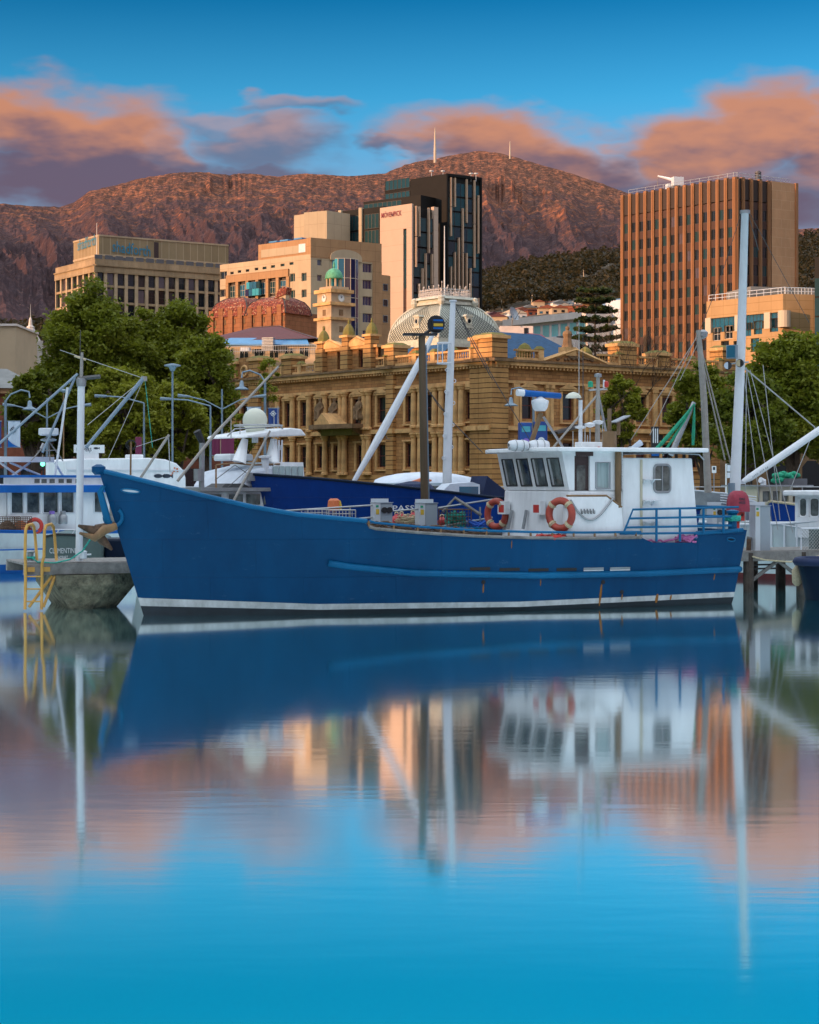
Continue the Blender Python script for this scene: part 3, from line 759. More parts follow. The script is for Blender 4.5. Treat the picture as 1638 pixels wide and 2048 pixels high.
for f in (PL, PR):
    MB().box(f, 0, f.S, -.5, 0, zp0, zp1 - .35).build('penthouse_wall', 'penthouse_panel', t)
    MB().box(f, 0, f.S + .0, -.5, .12, zp1 - .35, zp1).build('penthouse_cap', 'office_pier', t)
    zm = zp0 + (zp1 - zp0) * .42
    MB().box(f, 0, f.S, -.1, .1, zm - .25, zm + .2).build('penthouse_string', 'office_pier', t)
s0 = PR.s(224); s1 = PR.s(300)
text_part(t, PR, 'shadforth', s0, PR.z(503.5, s0), 2.45, 'letter_blue', d=.25, width=s1 - s0, bold=.004, slope=-.06)
s0 = PL.s(157); s1 = PL.s(194)
text_part(t, PL, 'shadforth', s0, PL.z(502, s0), 2.45, 'letter_blue', d=.25, width=s1 - s0, bold=.004, slope=.03)
s0 = PR.s(308); MB().box(PR, s0, s0 + 1.1, 0, .05, zm + .2, zp1 - .7).build('vent_panel', 'wood_dark', t)
s0 = PR.s(222); MB().box(PR, s0, PR.s(266), 0, .06, zp0 + .8, zm - .3).build('louvre', 'panel_dark', t)
MB().tube([PL.p(PL.S + .6, .8, zt), PL.p(PL.S + .6, .8, FRt.z(432, 0))], [.12, .05], 6).build('mast', 'wire_light', t)

# ---------- cream hotel with glass bow and arch
HL = Fr.span(440, 357, 621.5, 340); HR = Fr.span(621.5, 340, 763, 349)
t = thing('hotel_building', 'cream and tan hotel with curved blue glass bow window and arched parapet', 'building', HR.p(0, 0, GZ))
ztan = HR.z(475, 0); zcr = HR.z(508, 0)
holes = []; wins = []
def addwin(f, px, py, w, h, lst):
    s, z = f.sz(px, py); lst.append((s - w / 2, s + w / 2, z - h / 2, z + h / 2))
hl = []
for px, py, w, h in [(447, 550.5, 2.0, 1.5), (447, 586, 2.0, 1.5)] + [(464, 546, 1.0, .5), (479, 543, 1.0, .5), (495, 541, 1.0, .5), (513, 538, 1.0, .5), (529, 536, 1.1, .5), (546, 533, 1.1, .5), (565, 530, 1.1, .5), (583, 527, 1.1, .5)]:
    addwin(HL, px, py, w, h, hl)
for px in (585, 608):
    for py, h in ((555, 1.55), (588, 1.5), (621.5, 1.5), (657, 1.5)):
        addwin(HL, px, py - (px - 585) * .05, 1.35, h, hl)
mb = MB(); sT = HL.s(456); sE = HL.s(577)
zb = HL.z(549, HL.s(456)); zb2 = HL.z(534, sE)
loggia = (sT + .1, sE, HL.z(640, sT), zb - .3)
wall = holes_wall(mb, HL, 0, HL.S, GZ, zcr, hl + [loggia], .35)
wall.build('facade_left', 'hotel_cream', t)
for a, b2, c, e in hl: window(t, HL, a, c, b2 - a, e - c, -.33, nv=2 if b2 - a > 1.2 else 1, fm='frame_cream' if e - c > 1 else 'frame_dark', gm='glass_teal' if a > 12 else 'glass')
block(t, HL, HR, .4, GZ, zcr - .2, 'frame_dark', 'wall_core')
# tan loggia with piers
MB().box(HL, sT - .3, sE + .2, -.5, .35, zb - 1.7, zb - .25).build('loggia_beam', 'hotel_tan', t)
nl = 6
for i in range(nl + 1):
    s = sT + (sE - sT) * i / nl
    MB().box(HL, s - .38, s + .38, -.3, .3, HL.z(640, sT), zb - 1.7).build('loggia_pier', 'hotel_tan', t)
    if i < nl:
        for k in range(2):
            window(t, HL, s + .45, zb - 1.9 - 2.9 * (k + 1) + .2, (sE - sT) / nl - .9, 2.3, -.25, nv=3, nh=2, fm='frame_cream', gm='glass_blue' if (i + k) % 2 else 'glass_teal')
_za, _zb, _sa, _sb = HL.z(592, sT + 9), HL.z(563, sT + 9), HL.s(498), HL.s(525)
for i in range(4):
    for j in range(2):
        MB().box(HL, _sa + (_sb - _sa) * i / 4 + .04, _sa + (_sb - _sa) * (i + 1) / 4 - .04, .3, 1.0 - .25 * j, _za + (_zb - _za) * j / 2 + .05, _za + (_zb - _za) * (j + 1) / 2 - .05).build('glass_bay', ('glass_navy', 'glass_blue', 'glass_cyan', 'glass_cyan', 'glass_cyan', 'glass_blue', 'glass_blue', 'glass_teal')[i + 4 * j], t)
# tan attic storey
sA = HL.s(512)
MB().box(HL, sA, HL.S, -6, -.6, zcr - .1, ztan).build('attic_left', 'hotel_tan', t)
MB().box(HL, HL.s(518), HL.S - 1.0, -.6, -.52, zcr + .5, ztan - 1.1).build('attic_louvre', 'concrete_panel', t)
MB().box(HL, HL.s(594), HL.s(610), -.55, -.45, zcr + .6, ztan - .9).build('attic_glass', 'panel_white', t)
MB().box(HR, -.02, HR.S, -6, .05, HR.z(515, 0), ztan).build('attic_right', 'hotel_tan', t)
MB().box(HR, HR.s(745), HR.S + .01, -3, .10, GZ, HR.z(515, 0)).build('corner_pilaster', 'hotel_tan', t)
hr = []
for py in (525, 556): addwin(HR, 639, py, 1.0, 1.15, hr)
for py in (536, 569, 602, 636, 670): addwin(HR, 734.5, py, 2.1, 1.75, hr)
bowL, bowR = HR.s(664), HR.s(718)
mb = MB(); holes_wall(mb, HR, 0, HR.s(745), GZ, HR.z(514, 0), hr + [(bowL, bowR, GZ, HR.z(507, 0))], .35)
mb.build('facade_right', 'hotel_cream', t)
for a, b2, c, e in hr: window(t, HR, a, c, b2 - a, e - c, -.33, nv=3 if b2 - a > 1.5 else 1, fm='frame_cream', gm='glass_navy' if b2 - a > 1.5 else 'glass_violet')
# arched gable over the bow
cs, rz = (bowL + bowR) / 2, (bowR - bowL) / 2 + .5
zc = HR.z(507, 0) - .3
poly = [(cs + rz * math.cos(a), zc + 1.55 * math.sin(a)) for a in np.linspace(0, math.pi, 15)]
MB().prism(HR, [(cs + rz, zc - .6)] + poly + [(cs - rz, zc - .6)], -.2, .35).build('arch_gable', 'hotel_cream', t)
# curved curtain-wall bow: each pane its own
nseg, rows = 6, 11
zb0, zb1 = GZ + 3, zc - .3
gm = ['glass_cyan', 'glass_blue', 'glass_violet', 'glass_navy', 'glass_navy', 'glass_blue']
ctr = HR.p(cs, -1.5, 0); rad = 3.3
def bp_(a, r, z): return ctr + HR.ex * (r * math.cos(a)) + HR.ey * (r * math.sin(a)) + Vector((0, 0, z))
al = [math.pi * (.86 - .72 * i / nseg) for i in range(nseg + 1)]
for i in range(nseg):
    for j in range(rows):
        z0 = zb0 + (zb1 - zb0) * j / rows; z1 = zb0 + (zb1 - zb0) * (j + 1) / rows
        q = [bp_(al[i], rad, z0 + .06), bp_(al[i + 1], rad, z0 + .06), bp_(al[i + 1], rad, z1 - .06), bp_(al[i], rad, z1 - .06)]
        g_ = gm[i] if j > 3 or i > 2 else ['glass_teal', 'glass_teal', 'glass_violet'][i]
        MB().hexa([bp_(al[i], rad - .1, z0 + .05), bp_(al[i + 1], rad - .1, z0 + .05), q[1], q[0], bp_(al[i], rad - .1, z1 - .05), bp_(al[i + 1], rad - .1, z1 - .05), q[2], q[3]]).build('pane', g_, t)
mb = MB()
for a in al: mb.tube([bp_(a, rad, zb0), bp_(a, rad, zb1)], .07, 4)
for j in range(rows + 1):
    z = zb0 + (zb1 - zb0) * j / rows
    mb.tube([bp_(a, rad, z) for a in al], .06, 4)
mb.build('bow_mullions', 'frame_cream', t)
# lower stepped wing at the side
H3 = Fr.span(763, 349, 783, 351)
z3 = H3.z(549, 0)
MB().box(H3, 0, H3.S, -8, -.3, GZ, z3).build('side_wing', 'hotel_tan', t)
for py in (574, 605, 637): s = H3.s(768); window(t, H3, s, H3.z(py + 7, s), 1.3, 1.35, -.3, nv=1, fm='frame_grey', gm='glass')
for px in (530, 552, 580):
    s = HL.s(px); MB().box(HL, s, s + 2.2, -5, -1, ztan + .15, ztan + .45).build('solar_panel', 'blue_roof', t)

# ---------- dark glass hotel tower with the pink sign wall
t = thing('hotel_tower', 'dark glass hotel tower with pink sign wall and thin vertical fins', 'building', at(890, HY, 400) * 1.0)
TL = Fr.span(769, 412.7, 892.6, 400); TR = Fr.span(892.6, 400, 961.5, 405.5)
zt = TR.z(347.7, 0)
block(t, TL, TR, .05, GZ, zt - .4, 'dark_clad', 'wall_core')
MB().box(TL, TL.s(821), TL.S, -.04, .06, GZ, zt).build('blank_wall', 'dark_clad', t)
MB().box(TR, -.06, TR.S, -.04, .3, zt - .5, zt + .1).build('roof_edge', 'dark_clad', t)
MB().box(TR, TR.S - .35, TR.S + .1, -.04, .4, GZ, zt).build('corner_post', 'dark_clad', t)
MB().box(TR, -.06, .3, -.04, .4, GZ, zt).build('corner_post', 'dark_clad', t)
for j in range(3):
    for i in range(6):
        z = TL.z(382 + 26 * j, 0); s = TL.s(771) + i * (TL.s(820) - TL.s(771)) / 6
        window(t, TL, s, z, (TL.s(820) - TL.s(771)) / 6 - .05, 2.2, 0.02, nv=1, fm='frame_dark', gm='glass_teal', t=.05)
# staggered fins + glass bands
def fin_face(f, s0, s1, z0, z1, ncol, seed, fh=3.3):
    rr = random.Random(seed); nf = int((z1 - z0) / fh)
    for j in range(nf):
        nn = max(3, int((s1 - s0) / 1.6))
        for i in range(nn):
            g_ = 'glass_teal' if rr.random() < .66 else 'glass'
            window(t, f, s0 + (s1 - s0) * i / nn, z0 + fh * j + .35, (s1 - s0) / nn, fh - .35, .01, nv=1, fm='frame_dark', gm=g_, t=.05)
    for i in range(ncol):
        s = s0 + (s1 - s0) * (i + .5) / ncol
        z = z1 - rr.choice([0, 0, fh, fh * 2, fh * 3]) if i % 2 else z1
        k = 0
        while z > z0 + 3:
            ln = fh * rr.choice([2, 3, 3, 4])
            if (k + i) % 3 != 2:
                MB().box(f, s - .16, s + .16, .02, .55, max(z0, z - ln), z - .15).build('fin', 'fin_pink', t)
            z -= ln; k += 1
fin_face(TR, .5, TR.S - .4, GZ + 12, zt - .6, 8, 3)
QL = Fr.span(760, 391, 822.8, 384.5); QR = Fr.span(822.8, 384.5, 874.5, 390)
zq = QR.z(407, 0)
block(t, QL, QR, .4, GZ, zq - .6, 'dark_clad', 'sign_core')
sl = QL.s(806.5); sr = QL.s(813)
MB().box(QL, 0, sl, -.6, 0, GZ, zq).build('sign_wall', 'pink_panel', t)
MB().box(QL, sr, QL.S, -.6, 0.0, GZ, zq).build('sign_wall', 'pink_panel', t)
MB().box(QL, sl, sr, -.6, 0, zq - 5.2, zq).build('sign_wall', 'pink_panel', t)
for j in range(8):
    MB().box(QL, sl + .02, sr - .02, -.5, -.3, zq - 5.3 - 4.2 * (j + 1), zq - 5.4 - 4.2 * j).build('slot_window', 'glass_teal' if j < 3 else 'tower_spandrel', t)
MB().box(QR, 0, .45, -.6, .12, GZ, zq).build('corner_pier', 'pink_panel', t)
MB().box(QR, QR.s(866), QR.S, -.6, .3, GZ, zq).build('corner_pier', 'pink_panel', t)
fin_face(QR, .6, QR.s(865), GZ + 12, zq - .3, 6, 9)
s0 = QL.s(763.5); s1 = QL.s(803.5)
text_part(t, QL, 'M\u00d6VENPICK', s0, QL.z(436.5, s0), 1.35, 'letter_red', d=.15, width=s1 - s0, bold=.015)
sb = QL.s(786)
MB().prism(QL, [(sb - .7, zq - 1.5), (sb - .05, zq - 2.2), (sb + .5, zq - 1.35), (sb + .05, zq - 1.85)], .03, .15).build('bird_mark', 'ink', t)
# link wing with dark glass and cream strips
KL = Fr.span(655, 404, 768, 394)
zk = KL.z(426, 0)
MB().box(KL, 0, KL.S, -9, 0, GZ, zk).build('link_wall', 'dark_clad', t)
for (a, b2) in ((664, 678), (686, 718), (730, 758)):
    sa, sb2 = KL.s(a), KL.s(b2); n = max(2, int((sb2 - sa) / .9))
    for i in range(n):
        for j in range(3):
            window(t, KL, sa + (sb2 - sa) * i / n, zk - 4.6 - 3.6 * j, (sb2 - sa) / n, 3.2, .03, nv=1, fm='frame_dark', gm='glass_teal', t=.05)
for px in (679, 720):
    s = KL.s(px); MB().box(KL, s, s + .85, -.3, .5, GZ, zk + .2).build('cream_pier', 'concrete_panel', t)
sa, sb2 = KL.s(690), KL.s(768)
U2 = Fr.span(727, 408, 806, 401); zu = U2.z(404, 0)
MB().box(U2, 0, U2.S + 5, -8, 0, zk - 2, zu).build('upper_wing', 'dark_clad', t)
for i in range(8):
    window(t, U2, .2 + i * (U2.S - .6) / 8, zu - 2.3, (U2.S - .6) / 8, 1.7, .02, nv=1, fm='frame_dark', gm='glass_teal', t=.05)
CL_ = Fr.span(588, 401, 653.6, 393.5); CR = Fr.span(653.6, 393.5, 665, 395.5)
zc = CR.z(421, 0)
MB().box(CL_, 0, CL_.S, -7, 0, GZ, zc).build('stair_block', 'concrete_panel', t)
MB().box(CR, 0, CR.S, -6, .01, GZ, zc - .01).build('stair_return', 'concrete_panel', t)
s = CL_.s(620); window(t, CL_, s, CL_.z(469, s), 1.2, 1.7, .0, nv=1, gm='glass_teal')
mb = MB()
for px in (863, 886, 942, 952):
    p = at(px, 347 if px < 930 else 352, 404); mb.tube([p - Vector((0, 0, 1.2)), p + Vector((0, 0, .5))], .06, 5); mb.lathe(p + Vector((0, 0, .3)), [(.05, 0), (.45, .1), (.5, .35), (.05, .4)], 8)
mb.build('roof_dishes', 'metal_white', t)

# ---------- brown finned tower
t = thing('finned_tower', 'tall brown office tower of vertical concrete fins with blank end wall', 'building', at(1471, HY, 320))
BL = Fr.span(1243.6, 340.5, 1471, 320); BR = Fr.span(1471, 320, 1594, 328)
zt = BR.z(353.5, 0)
block(t, BL, BR, .45, GZ, zt - .3, 'tower_core', 'wall_core')
pitch_z = 3.30
def tower_face(f, fins, s_end):
    for i, s in enumerate(fins):
        MB().box(f, s - .34, s + .34, -.5, .12, GZ, zt + .05 * (i % 2)).build('fin', 'tower_fin', t)
        MB().box(f, s - .10, s + .10, .12, .22, GZ, zt - .4).build('fin_rib', 'tower_fin', t)
    for i in range(len(fins) - 1):
        a, b2 = fins[i] + .34, fins[i + 1] - .34
        MB().box(f, a, b2, -.5, -.15, zt - 3.9, zt - .15).build('crown_panel', 'tower_core', t)
        for j in range(12):
            z = zt - 4.1 - pitch_z * (j + 1)
            MB().box(f, a, b2, -.5, -.16, z + 1.95, z + pitch_z).build('spandrel', 'tower_spandrel', t)
            window(t, f, a + .02, z, b2 - a - .04, 1.95, -.28, nv=2, fm='frame_dark', gm=('glass' if (i * 5 + j * 7) % 6 else 'glass_violet') if (i * 3 + j) % 4 else 'glass_teal', t=.07)
NB = 14
tower_face(BL, [BL.S * i / NB * .985 + .1 for i in range(NB + 1)], BL.S)
finsR = [.42] + [BR.s(px) for px in (1486.5, 1503, 1521, 1538)]
tower_face(BR, finsR, BR.S)
MB().box(BR, BR.s(1543), BR.S - .6, -.9, .1, GZ, zt).build('blank_wall', 'tower_blank', t)
MB().box(BR, BR.S - .6, BR.S, -.9, .35, GZ, zt + .1).build('end_fin', 'tower_fin', t)
mb = MB()
for f in (BL, BR):
    for k in (0.5, 1.0): mb.tube([f.p(.6, -1.2, zt + k), f.p(f.S - .6, -1.2, zt + k)], .035, 4)
    for i in range(13): mb.tube([f.p(.6 + (f.S - 1.2) * i / 12, -1.2, zt - .3), f.p(.6 + (f.S - 1.2) * i / 12, -1.2, zt + 1.0)], .03, 4)
mb.build('roof_railing', 'wire_light', t)
c = thing('roof_crane', 'pale window-cleaning crane on the roof of the brown tower', 'crane', BL.pt(1350, 372, -4))
p = BL.pt(1343, 372, -4)
MB().box(Fr((p.x, p.y), .3), -1.0, 1.2, -.6, .6, p.z - 2.0, p.z + .3).build('base', 'metal_white', c)
a = BL.pt(1355, 362, -4)
MB().tube([a, BL.pt(1340, 358, -4), BL.pt(1328, 355, -4), BL.pt(1316, 352, -4)], [.35, .3, .22, .16], 6).build('boom', 'metal_white', c)
MB().box(Fr((a.x, a.y), .3), -1.0, 1.0, -.6, .6, a.z - .9, a.z + .7).build('cab', 'metal_white', c)
MB().tube([BL.pt(1316, 352, -4), BL.pt(1315, 374, -4)], .05, 5).build('cable', 'wire', c)
p = BR.pt(1516, 360, -5)
mb = MB()
for k in range(6): mb.lathe((p.x, p.y, p.z - .9 + k * .42), [(.62, 0), (.62, .25), (.4, .3), (.4, .42)], 10)
mb.build('roof_vent', 'panel_dark', None, label='dark ribbed vent stack on the brown tower roof', cat='vent')

# ---------- tan panelled building at the right
t = thing('panelled_building', 'tan panelled building with a strip of blue windows and roof railing', 'building', at(1500, HY, 256))
GL = Fr.span(1413, 262, 1566, 251); GR = Fr.span(1566, 251, 1640, 252.5)
zt = GR.z(587.5, 0)
gh = []
for (a, b2) in ((1420, 1472), (1490, 1532), (1538, 1562)):
    sa, sb2 = GL.s(a), GL.s(b2); z1 = GL.z(611, sa); gh.append((sa, sb2, zt - 4.6, zt - 2.5))
for px, py in ((1433, 668), (1457, 664), (1494, 659), (1516, 655), (1548, 650), (1450, 695), (1475, 695), (1510, 690)):
    s, z = GL.sz(px, py); gh.append((s - .75, s + .75, z - .95, z + .95))
mb = MB(); holes_wall(mb, GL, 0, GL.S, GZ, zt, gh, .4)
mb.box(GR, 0, GR.S, -10, 0, GZ, zt); mb.build('wall', 'tan_panel', t)
block(t, GL, GR, .5, GZ, zt - .1, 'frame_dark', 'wall_core')
for k, (a, b2, c_, e) in enumerate(gh):
    window(t, GL, a, c_, b2 - a, e - c_, -.35, nv=6 if b2 - a > 3 else 2, nh=1 if b2 - a > 3 else (2 if k in (3, 4) else 1), fm='frame_white' if k in (3, 4) else 'frame_dark', gm='glass' if k in (3, 4, 8, 9) else 'glass_blue')
for px in (1417, 1476, 1535):
    s = GL.s(px); MB().box(GL, s - .55, s + .5, -.3, .12, zt - 4.7, zt - 2.4).build('pier', 'frame_cream', t)
s = GL.s(1568, .2); MB().lathe(GL.p(GL.S + .3, .1, zt - 4.7), [(.9, 0), (.9, 2.3)], 14).build('corner_column', 'frame_cream', t)
mb = MB()
for f in (GL, GR):
    for k in (.45, .95): mb.tube([f.p(0, -.5, zt + k), f.p(f.S, -.5, zt + k)], .045, 4)
    for i in range(12): mb.tube([f.p(f.S * i / 11, -.5, zt - .1), f.p(f.S * i / 11, -.5, zt + .95)], .04, 4)
mb.build('roof_railing', 'metal_white', t)
MB().box(GR, -2, GR.S + 4, -14, -6, zt - .1, zt + 1.6).build('roof_room', 'grey_roof', t)
t = Fr.span(1629, 240, 1700, 237.5)
b_ = thing('teal_building', 'dark teal glass building cut by the right edge of the picture', 'building', t.p(0, 0, GZ))
MB().box(t, 0, t.S, -14, -.05, GZ, t.z(514, 0)).build('wall', 'dark_clad', b_)
for j in range(11): MB().box(t, .05, t.S - .05, -.05, 0.05, GZ + 2.6 * j + .1, GZ + 2.6 * j + 2.5).build('glass_band', 'glass_teal', b_)

# ---------- buildings between: teal-curtain hotel, white blocks, clock tower, red tiled block
def simple(name, label, cat, f, depth, ztop, m, group=None):
    o = thing(name, label, cat, f.p(0, 0, GZ), group)
    MB().box(f, 0, f.S, -depth, 0, GZ, ztop).build('wall', m, o)
    return o
f = Fr.span(1015, 392, 1175, 372)
z0 = f.z(640, 0) - 2.6
o = simple('balcony_hotel', 'white hotel with turquoise curtained windows and checkered balconies', 'building', f, 14, z0 + 1.2, 'concrete_white')
MB().box(f, -.6, f.S + .4, -14, .9, z0 + 1.2, z0 + 2.6).build('roof_slab', 'concrete_white', o)
n = 9
for j in range(4):
    z = z0 - 2.9 * j - 2.0
    for i in range(n):
        s = f.S * i / n
        window(o, f, s + .3, z, f.S / n - .8, 2.6, .02, nv=3, fm='frame_grey', gm='teal_curtain', t=.06)
        MB().box(f, s + .05, s + f.S / n - .05, .02, 1.0, z - 1.0, z - .1).build('balcony_panel', 'panel_white' if (i + j) % 2 else 'panel_dark', o)
f = Fr.span(1204, 378, 1262, 372)
o = simple('pale_building', 'pale blue panel building wedged between pine and brown tower', 'building', f, 12, f.z(603, 0), 'panel_white')
for k in range(5): MB().box(f, 0, f.S, 0, .03, f.z(603, 0) - 2.6 * (k + 1), f.z(603, 0) - 2.6 * (k + 1) + .12).build('panel_joint', 'frame_grey', o)
MB().prism(f, [(0, f.z(603, 0)), (f.S, f.z(603, 0)), (f.S, f.z(598, 0)), (f.S * .7, f.z(600, 0))], -12, 0).build('roof', 'blue_roof', o)
f = Fr.span(1000, 293, 1066, 293)
o = simple('concrete_block', 'plain off-white concrete block with a satellite dish on its roof', 'building', f, 10, f.z(652, 0), 'concrete_white')
s = f.s(1048); window(o, f, s, f.z(668, s), .7, 1.0, .0, nv=1)
f2 = Fr.span(1030, 276, 1105, 272)
o = simple('low_parapet_building', 'low off-white parapet building with small red gable behind slate roof', 'building', f2, 8, f2.z(678, 0), 'concrete_white')
s0, s1 = f2.s(1032), f2.s(1066); zz = f2.z(679, 0)
MB().prism(f2, [(s0, zz), (s1, zz), ((s0 + s1) / 2, zz + 1.0)], -5, -1).build('roof', 'red_roof', o)
d = thing('satellite_dish', 'grey satellite dish on the off-white concrete block beside the dome', 'satellite dish', at(1026, 652, 292))
c = at(1026, 628, 292); mb = MB()
ax = Vector((.75, -.55, .35)).normalized(); e1 = ax.cross(Vector((0, 0, 1))).normalized(); e2 = ax.cross(e1)
for (r, h) in ((.02, 0), (.5, .05), (.9, .16), (1.05, .24)):
    for k in range(20): mb.v.append(c + (e1 * math.cos(k * math.pi / 10) + e2 * math.sin(k * math.pi / 10)) * r * 1.15 + ax * h)
for i in range(3):
    for k in range(20): mb.f.append((i * 20 + k, i * 20 + (k + 1) % 20, i * 20 + 20 + (k + 1) % 20, i * 20 + 20 + k))
mb.build('reflector', 'metal_grey', d)
MB().tube([c, at(1024, 651, 292)], .09, 6).build('stand', 'wire', d)
MB().tube([c - e2 * -1.0, c + ax * 1.6], .05, 5).build('feed_arm', 'wire', d)

# clock tower
cp = at(668, HY, 300); ca = R(38)
t = thing('clock_tower', 'sandstone clock tower with green copper dome above the sandstone facade', 'tower', (cp.x, cp.y, GZ))
def cz(py): return CZ + (HY - py) / F * 300
C = Fr((cp.x, cp.y), ca)
def sq(name, hw, z0, z1, m, ins=0): return MB().taper(C, -hw, hw, -hw, hw, z0, z1, ins).build(name, m, t)
sq('shaft', 2.05, GZ, cz(642), 'office_pier'); sq('cornice', 2.45, cz(642), cz(637), 'stone_trim'); sq('stage', 2.0, cz(637), cz(613), 'office_pier')
sq('cornice', 2.55, cz(613), cz(607), 'stone_trim'); sq('clock_stage', 2.0, cz(607), cz(588), 'office_pier'); sq('cornice', 2.4, cz(588), cz(581), 'stone_trim')
sq('parapet', 1.75, cz(581), cz(575), 'office_pier')
for i in range(8):
    a = ca + i * math.pi / 4 + math.pi / 8
    MB().tube([(cp.x + 1.15 * math.cos(a), cp.y + 1.15 * math.sin(a), cz(575)), (cp.x + 1.15 * math.cos(a), cp.y + 1.15 * math.sin(a), cz(557))], .22, 6).build('column', 'office_pier', t)
MB().lathe((cp.x, cp.y, cz(575)), [(.7, 0), (.7, cz(558) - cz(575))], 8).build('lantern_core', 'glass_cyan', t)
MB().lathe((cp.x, cp.y, cz(558)), [(1.55, 0), (1.5, .15)] + [(1.5 * math.cos(a), .15 + 1.65 * math.sin(a)) for a in np.linspace(0.1, 1.45, 8)] + [(.12, 1.9), (.2, 2.2), (.05, 3.0)], 16).build('dome', 'copper_green', t, smooth=True)
for f_, nm in ((Fr(C.p(-2.0, 2.0, 0), ca), 'a'), (Fr(C.p(-2.0, -2.0, 0), ca - math.pi / 2), 'b')):
    mb = MB(); c_ = f_.p(2.0, .05, cz(598)); mb.torus(c_, f_.ey, .62, .1, 18, 6)
    mb.build('clock_rim', 'dome_trim', t)
    mb = MB().tube([f_.p(2.0, 0, cz(598)), f_.p(2.0, .08, cz(598))], .6, 18); k = mb.build('clock_face', 'frame_white', t)
    MB().tube([f_.p(2.0, .12, cz(598)), f_.p(2.25, .12, cz(598) + .25)], .05, 4).tube([f_.p(2.0, .12, cz(598)), f_.p(1.9, .12, cz(598) + .45)], .05, 4).build('clock_hand', 'ink', k)
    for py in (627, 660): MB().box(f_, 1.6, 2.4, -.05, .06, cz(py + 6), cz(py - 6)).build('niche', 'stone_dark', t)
    mb = MB()
    for q in range(10): mb.box(f_, .2 + q * .37, .38 + q * .37, .0, .42, cz(612.5), cz(609.5))
    mb.build('dentils', 'stone_trim', t)

# red-tiled orange block with two domed roofs
t = thing('tiled_building', 'orange brick building with two domed red tile roofs beside the trees', 'building', at(500, HY, 292))
R1 = Fr.span(415, 314, 570, 304)
zw = R1.z(632, 0)
MB().box(R1, 0, R1.S, -9, 0, GZ, zw).build('wall', 'orange_brick', t)
for i in range(8):
    s = R1.S * (i + .5) / 8; MB().box(R1, s - .5, s + .5, 0, .3, zw - 5, zw + 1.1 * (1 if i % 2 else .7)).build('pier', 'orange_brick', t)
    MB().box(R1, s + .7, s + .95, 0.0, .08, zw - 1.8, zw - .9).build('recess_panel', 'stone_dark', t)
for px in (463, 500, 560): s = R1.s(px); window(t, R1, s, zw - 4.4, 1.2, 1.2, .02, nv=2, fm='frame_dark')
for (a, b2, pk) in ((421, 497, 597), (491, 573, 596)):
    sa, sb2 = R1.s(a), R1.s(b2); w_ = (sb2 - sa) / 2; zc = R1.z(pk, sa); mid_ = (sa + sb2) / 2
    prof = [(1.0, zw - .4), (.93, zw + (zc - zw) * .35), (.78, zw + (zc - zw) * .7), (.52, zw + (zc - zw) * .93), (.40, zc)]
    mb = MB()
    for (k, z) in prof:
        for (sx, sy) in ((-1, 1), (1, 1), (1, -1), (-1, -1)): mb.v.append(R1.p(mid_ + sx * w_ * k, -3.3 + sy * 3.6 * k, z))
    for i in range(4):
        for k in range(4): mb.f.append((i * 4 + k, i * 4 + (k + 1) % 4, i * 4 + 4 + (k + 1) % 4, i * 4 + 4 + k))
    mb.f.append((16, 17, 18, 19)); rf = mb.build('roof', 'red_tiles', t)
    mb = MB()
    for k in range(4): mb.tube([mb2 for mb2 in [rf.matrix_world @ Vector(rf.data.vertices[i * 4 + k].co) + OFF[t] for i in range(5)]], .12, 5)
    mb.build('ridge', 'frame_dark', rf)
s = R1.s(555); MB().box(R1, s - .7, s + .8, -2.2, -1.2, zw + 2, R1.z(588, s)).build('turret', 'plain_beige', t)
MB().prism(R1, [(s - 1.6, R1.z(596, s)), (s + .9, R1.z(588, s)), (s + 1.2, R1.z(575, s)), (s + .4, R1.z(572, s)), (s - .6, R1.z(578, s))], -2.4, -1.0).build('turret_roof', 'red_tiles', t)

# maroon hipped roof with blue verandah roof
t = thing('maroon_roof_building', 'low cream building with maroon hipped roof and bright blue lower roof', 'building', at(540, HY, 284))
V1 = Fr.span(425, 274, 650, 269)
zv = V1.z(690, 0); ze = V1.z(681, 0)
MB().box(V1, 0, V1.S, -11, 0, GZ, zv).build('wall', 'plain_beige', t)
s0, s1, sr = V1.s(428), V1.s(628), V1.s(533); zr = V1.z(652, sr, -5.5)
mb = MB(); A = [V1.p(s0 - 3, -.5, ze), V1.p(s1, -.5, ze), V1.p(s1, -11, ze), V1.p(s0 - 3, -11, ze), V1.p(sr - 4.5, -5.5, zr - .15), V1.p(sr, -5.5, zr)]
mb.add(A, [(0, 1, 5, 4), (1, 2, 5), (2, 3, 4, 5), (3, 0, 4)]); mb.build('roof', 'maroon_roof', t)
MB().tube([A[1], A[5], A[4]], .1, 5).build('ridge', 'wood_dark', t)
mb = MB(); mb.add([V1.p(V1.s(437), .9, zv + .1), V1.p(V1.s(622), .9, zv - .3), V1.p(V1.s(608), -1.2, ze + .15), V1.p(V1.s(455), -1.2, ze + .45), V1.p(V1.s(437), .9, zv - .1), V1.p(V1.s(622), .9, zv - .5)], [(0, 1, 2, 3), (0, 4, 5, 1)])
mb.build('lower_roof', 'blue_roof', t)
for i in range(6): window(t, V1, V1.s(450) + i * 2.4, zv - 2.2, 1.5, 1.5, .02, nv=2, fm='frame_cream')
mb = MB(); zb = V1.z(706, 0)
for k in range(46): s = V1.s(430) + k * .38; mb.tube([V1.p(s, 2.2, zb - .3), V1.p(s, 2.2, zb + .75)], .03, 4)
for z in (zb + .75, zb): mb.tube([V1.p(V1.s(430), 2.2, z), V1.p(V1.s(640), 2.2, z)], .04, 4)
mb.build('balcony_railing', 'wire_light', t)
s = V1.s(533); mb = MB()
for k in range(9): mb.box(V1, s, s + 1.8, 1.0, 2.0, zb + .1 + k * .22, zb + .24 + k * .22)
mb.build('louvred_unit', 'metal_grey', t)
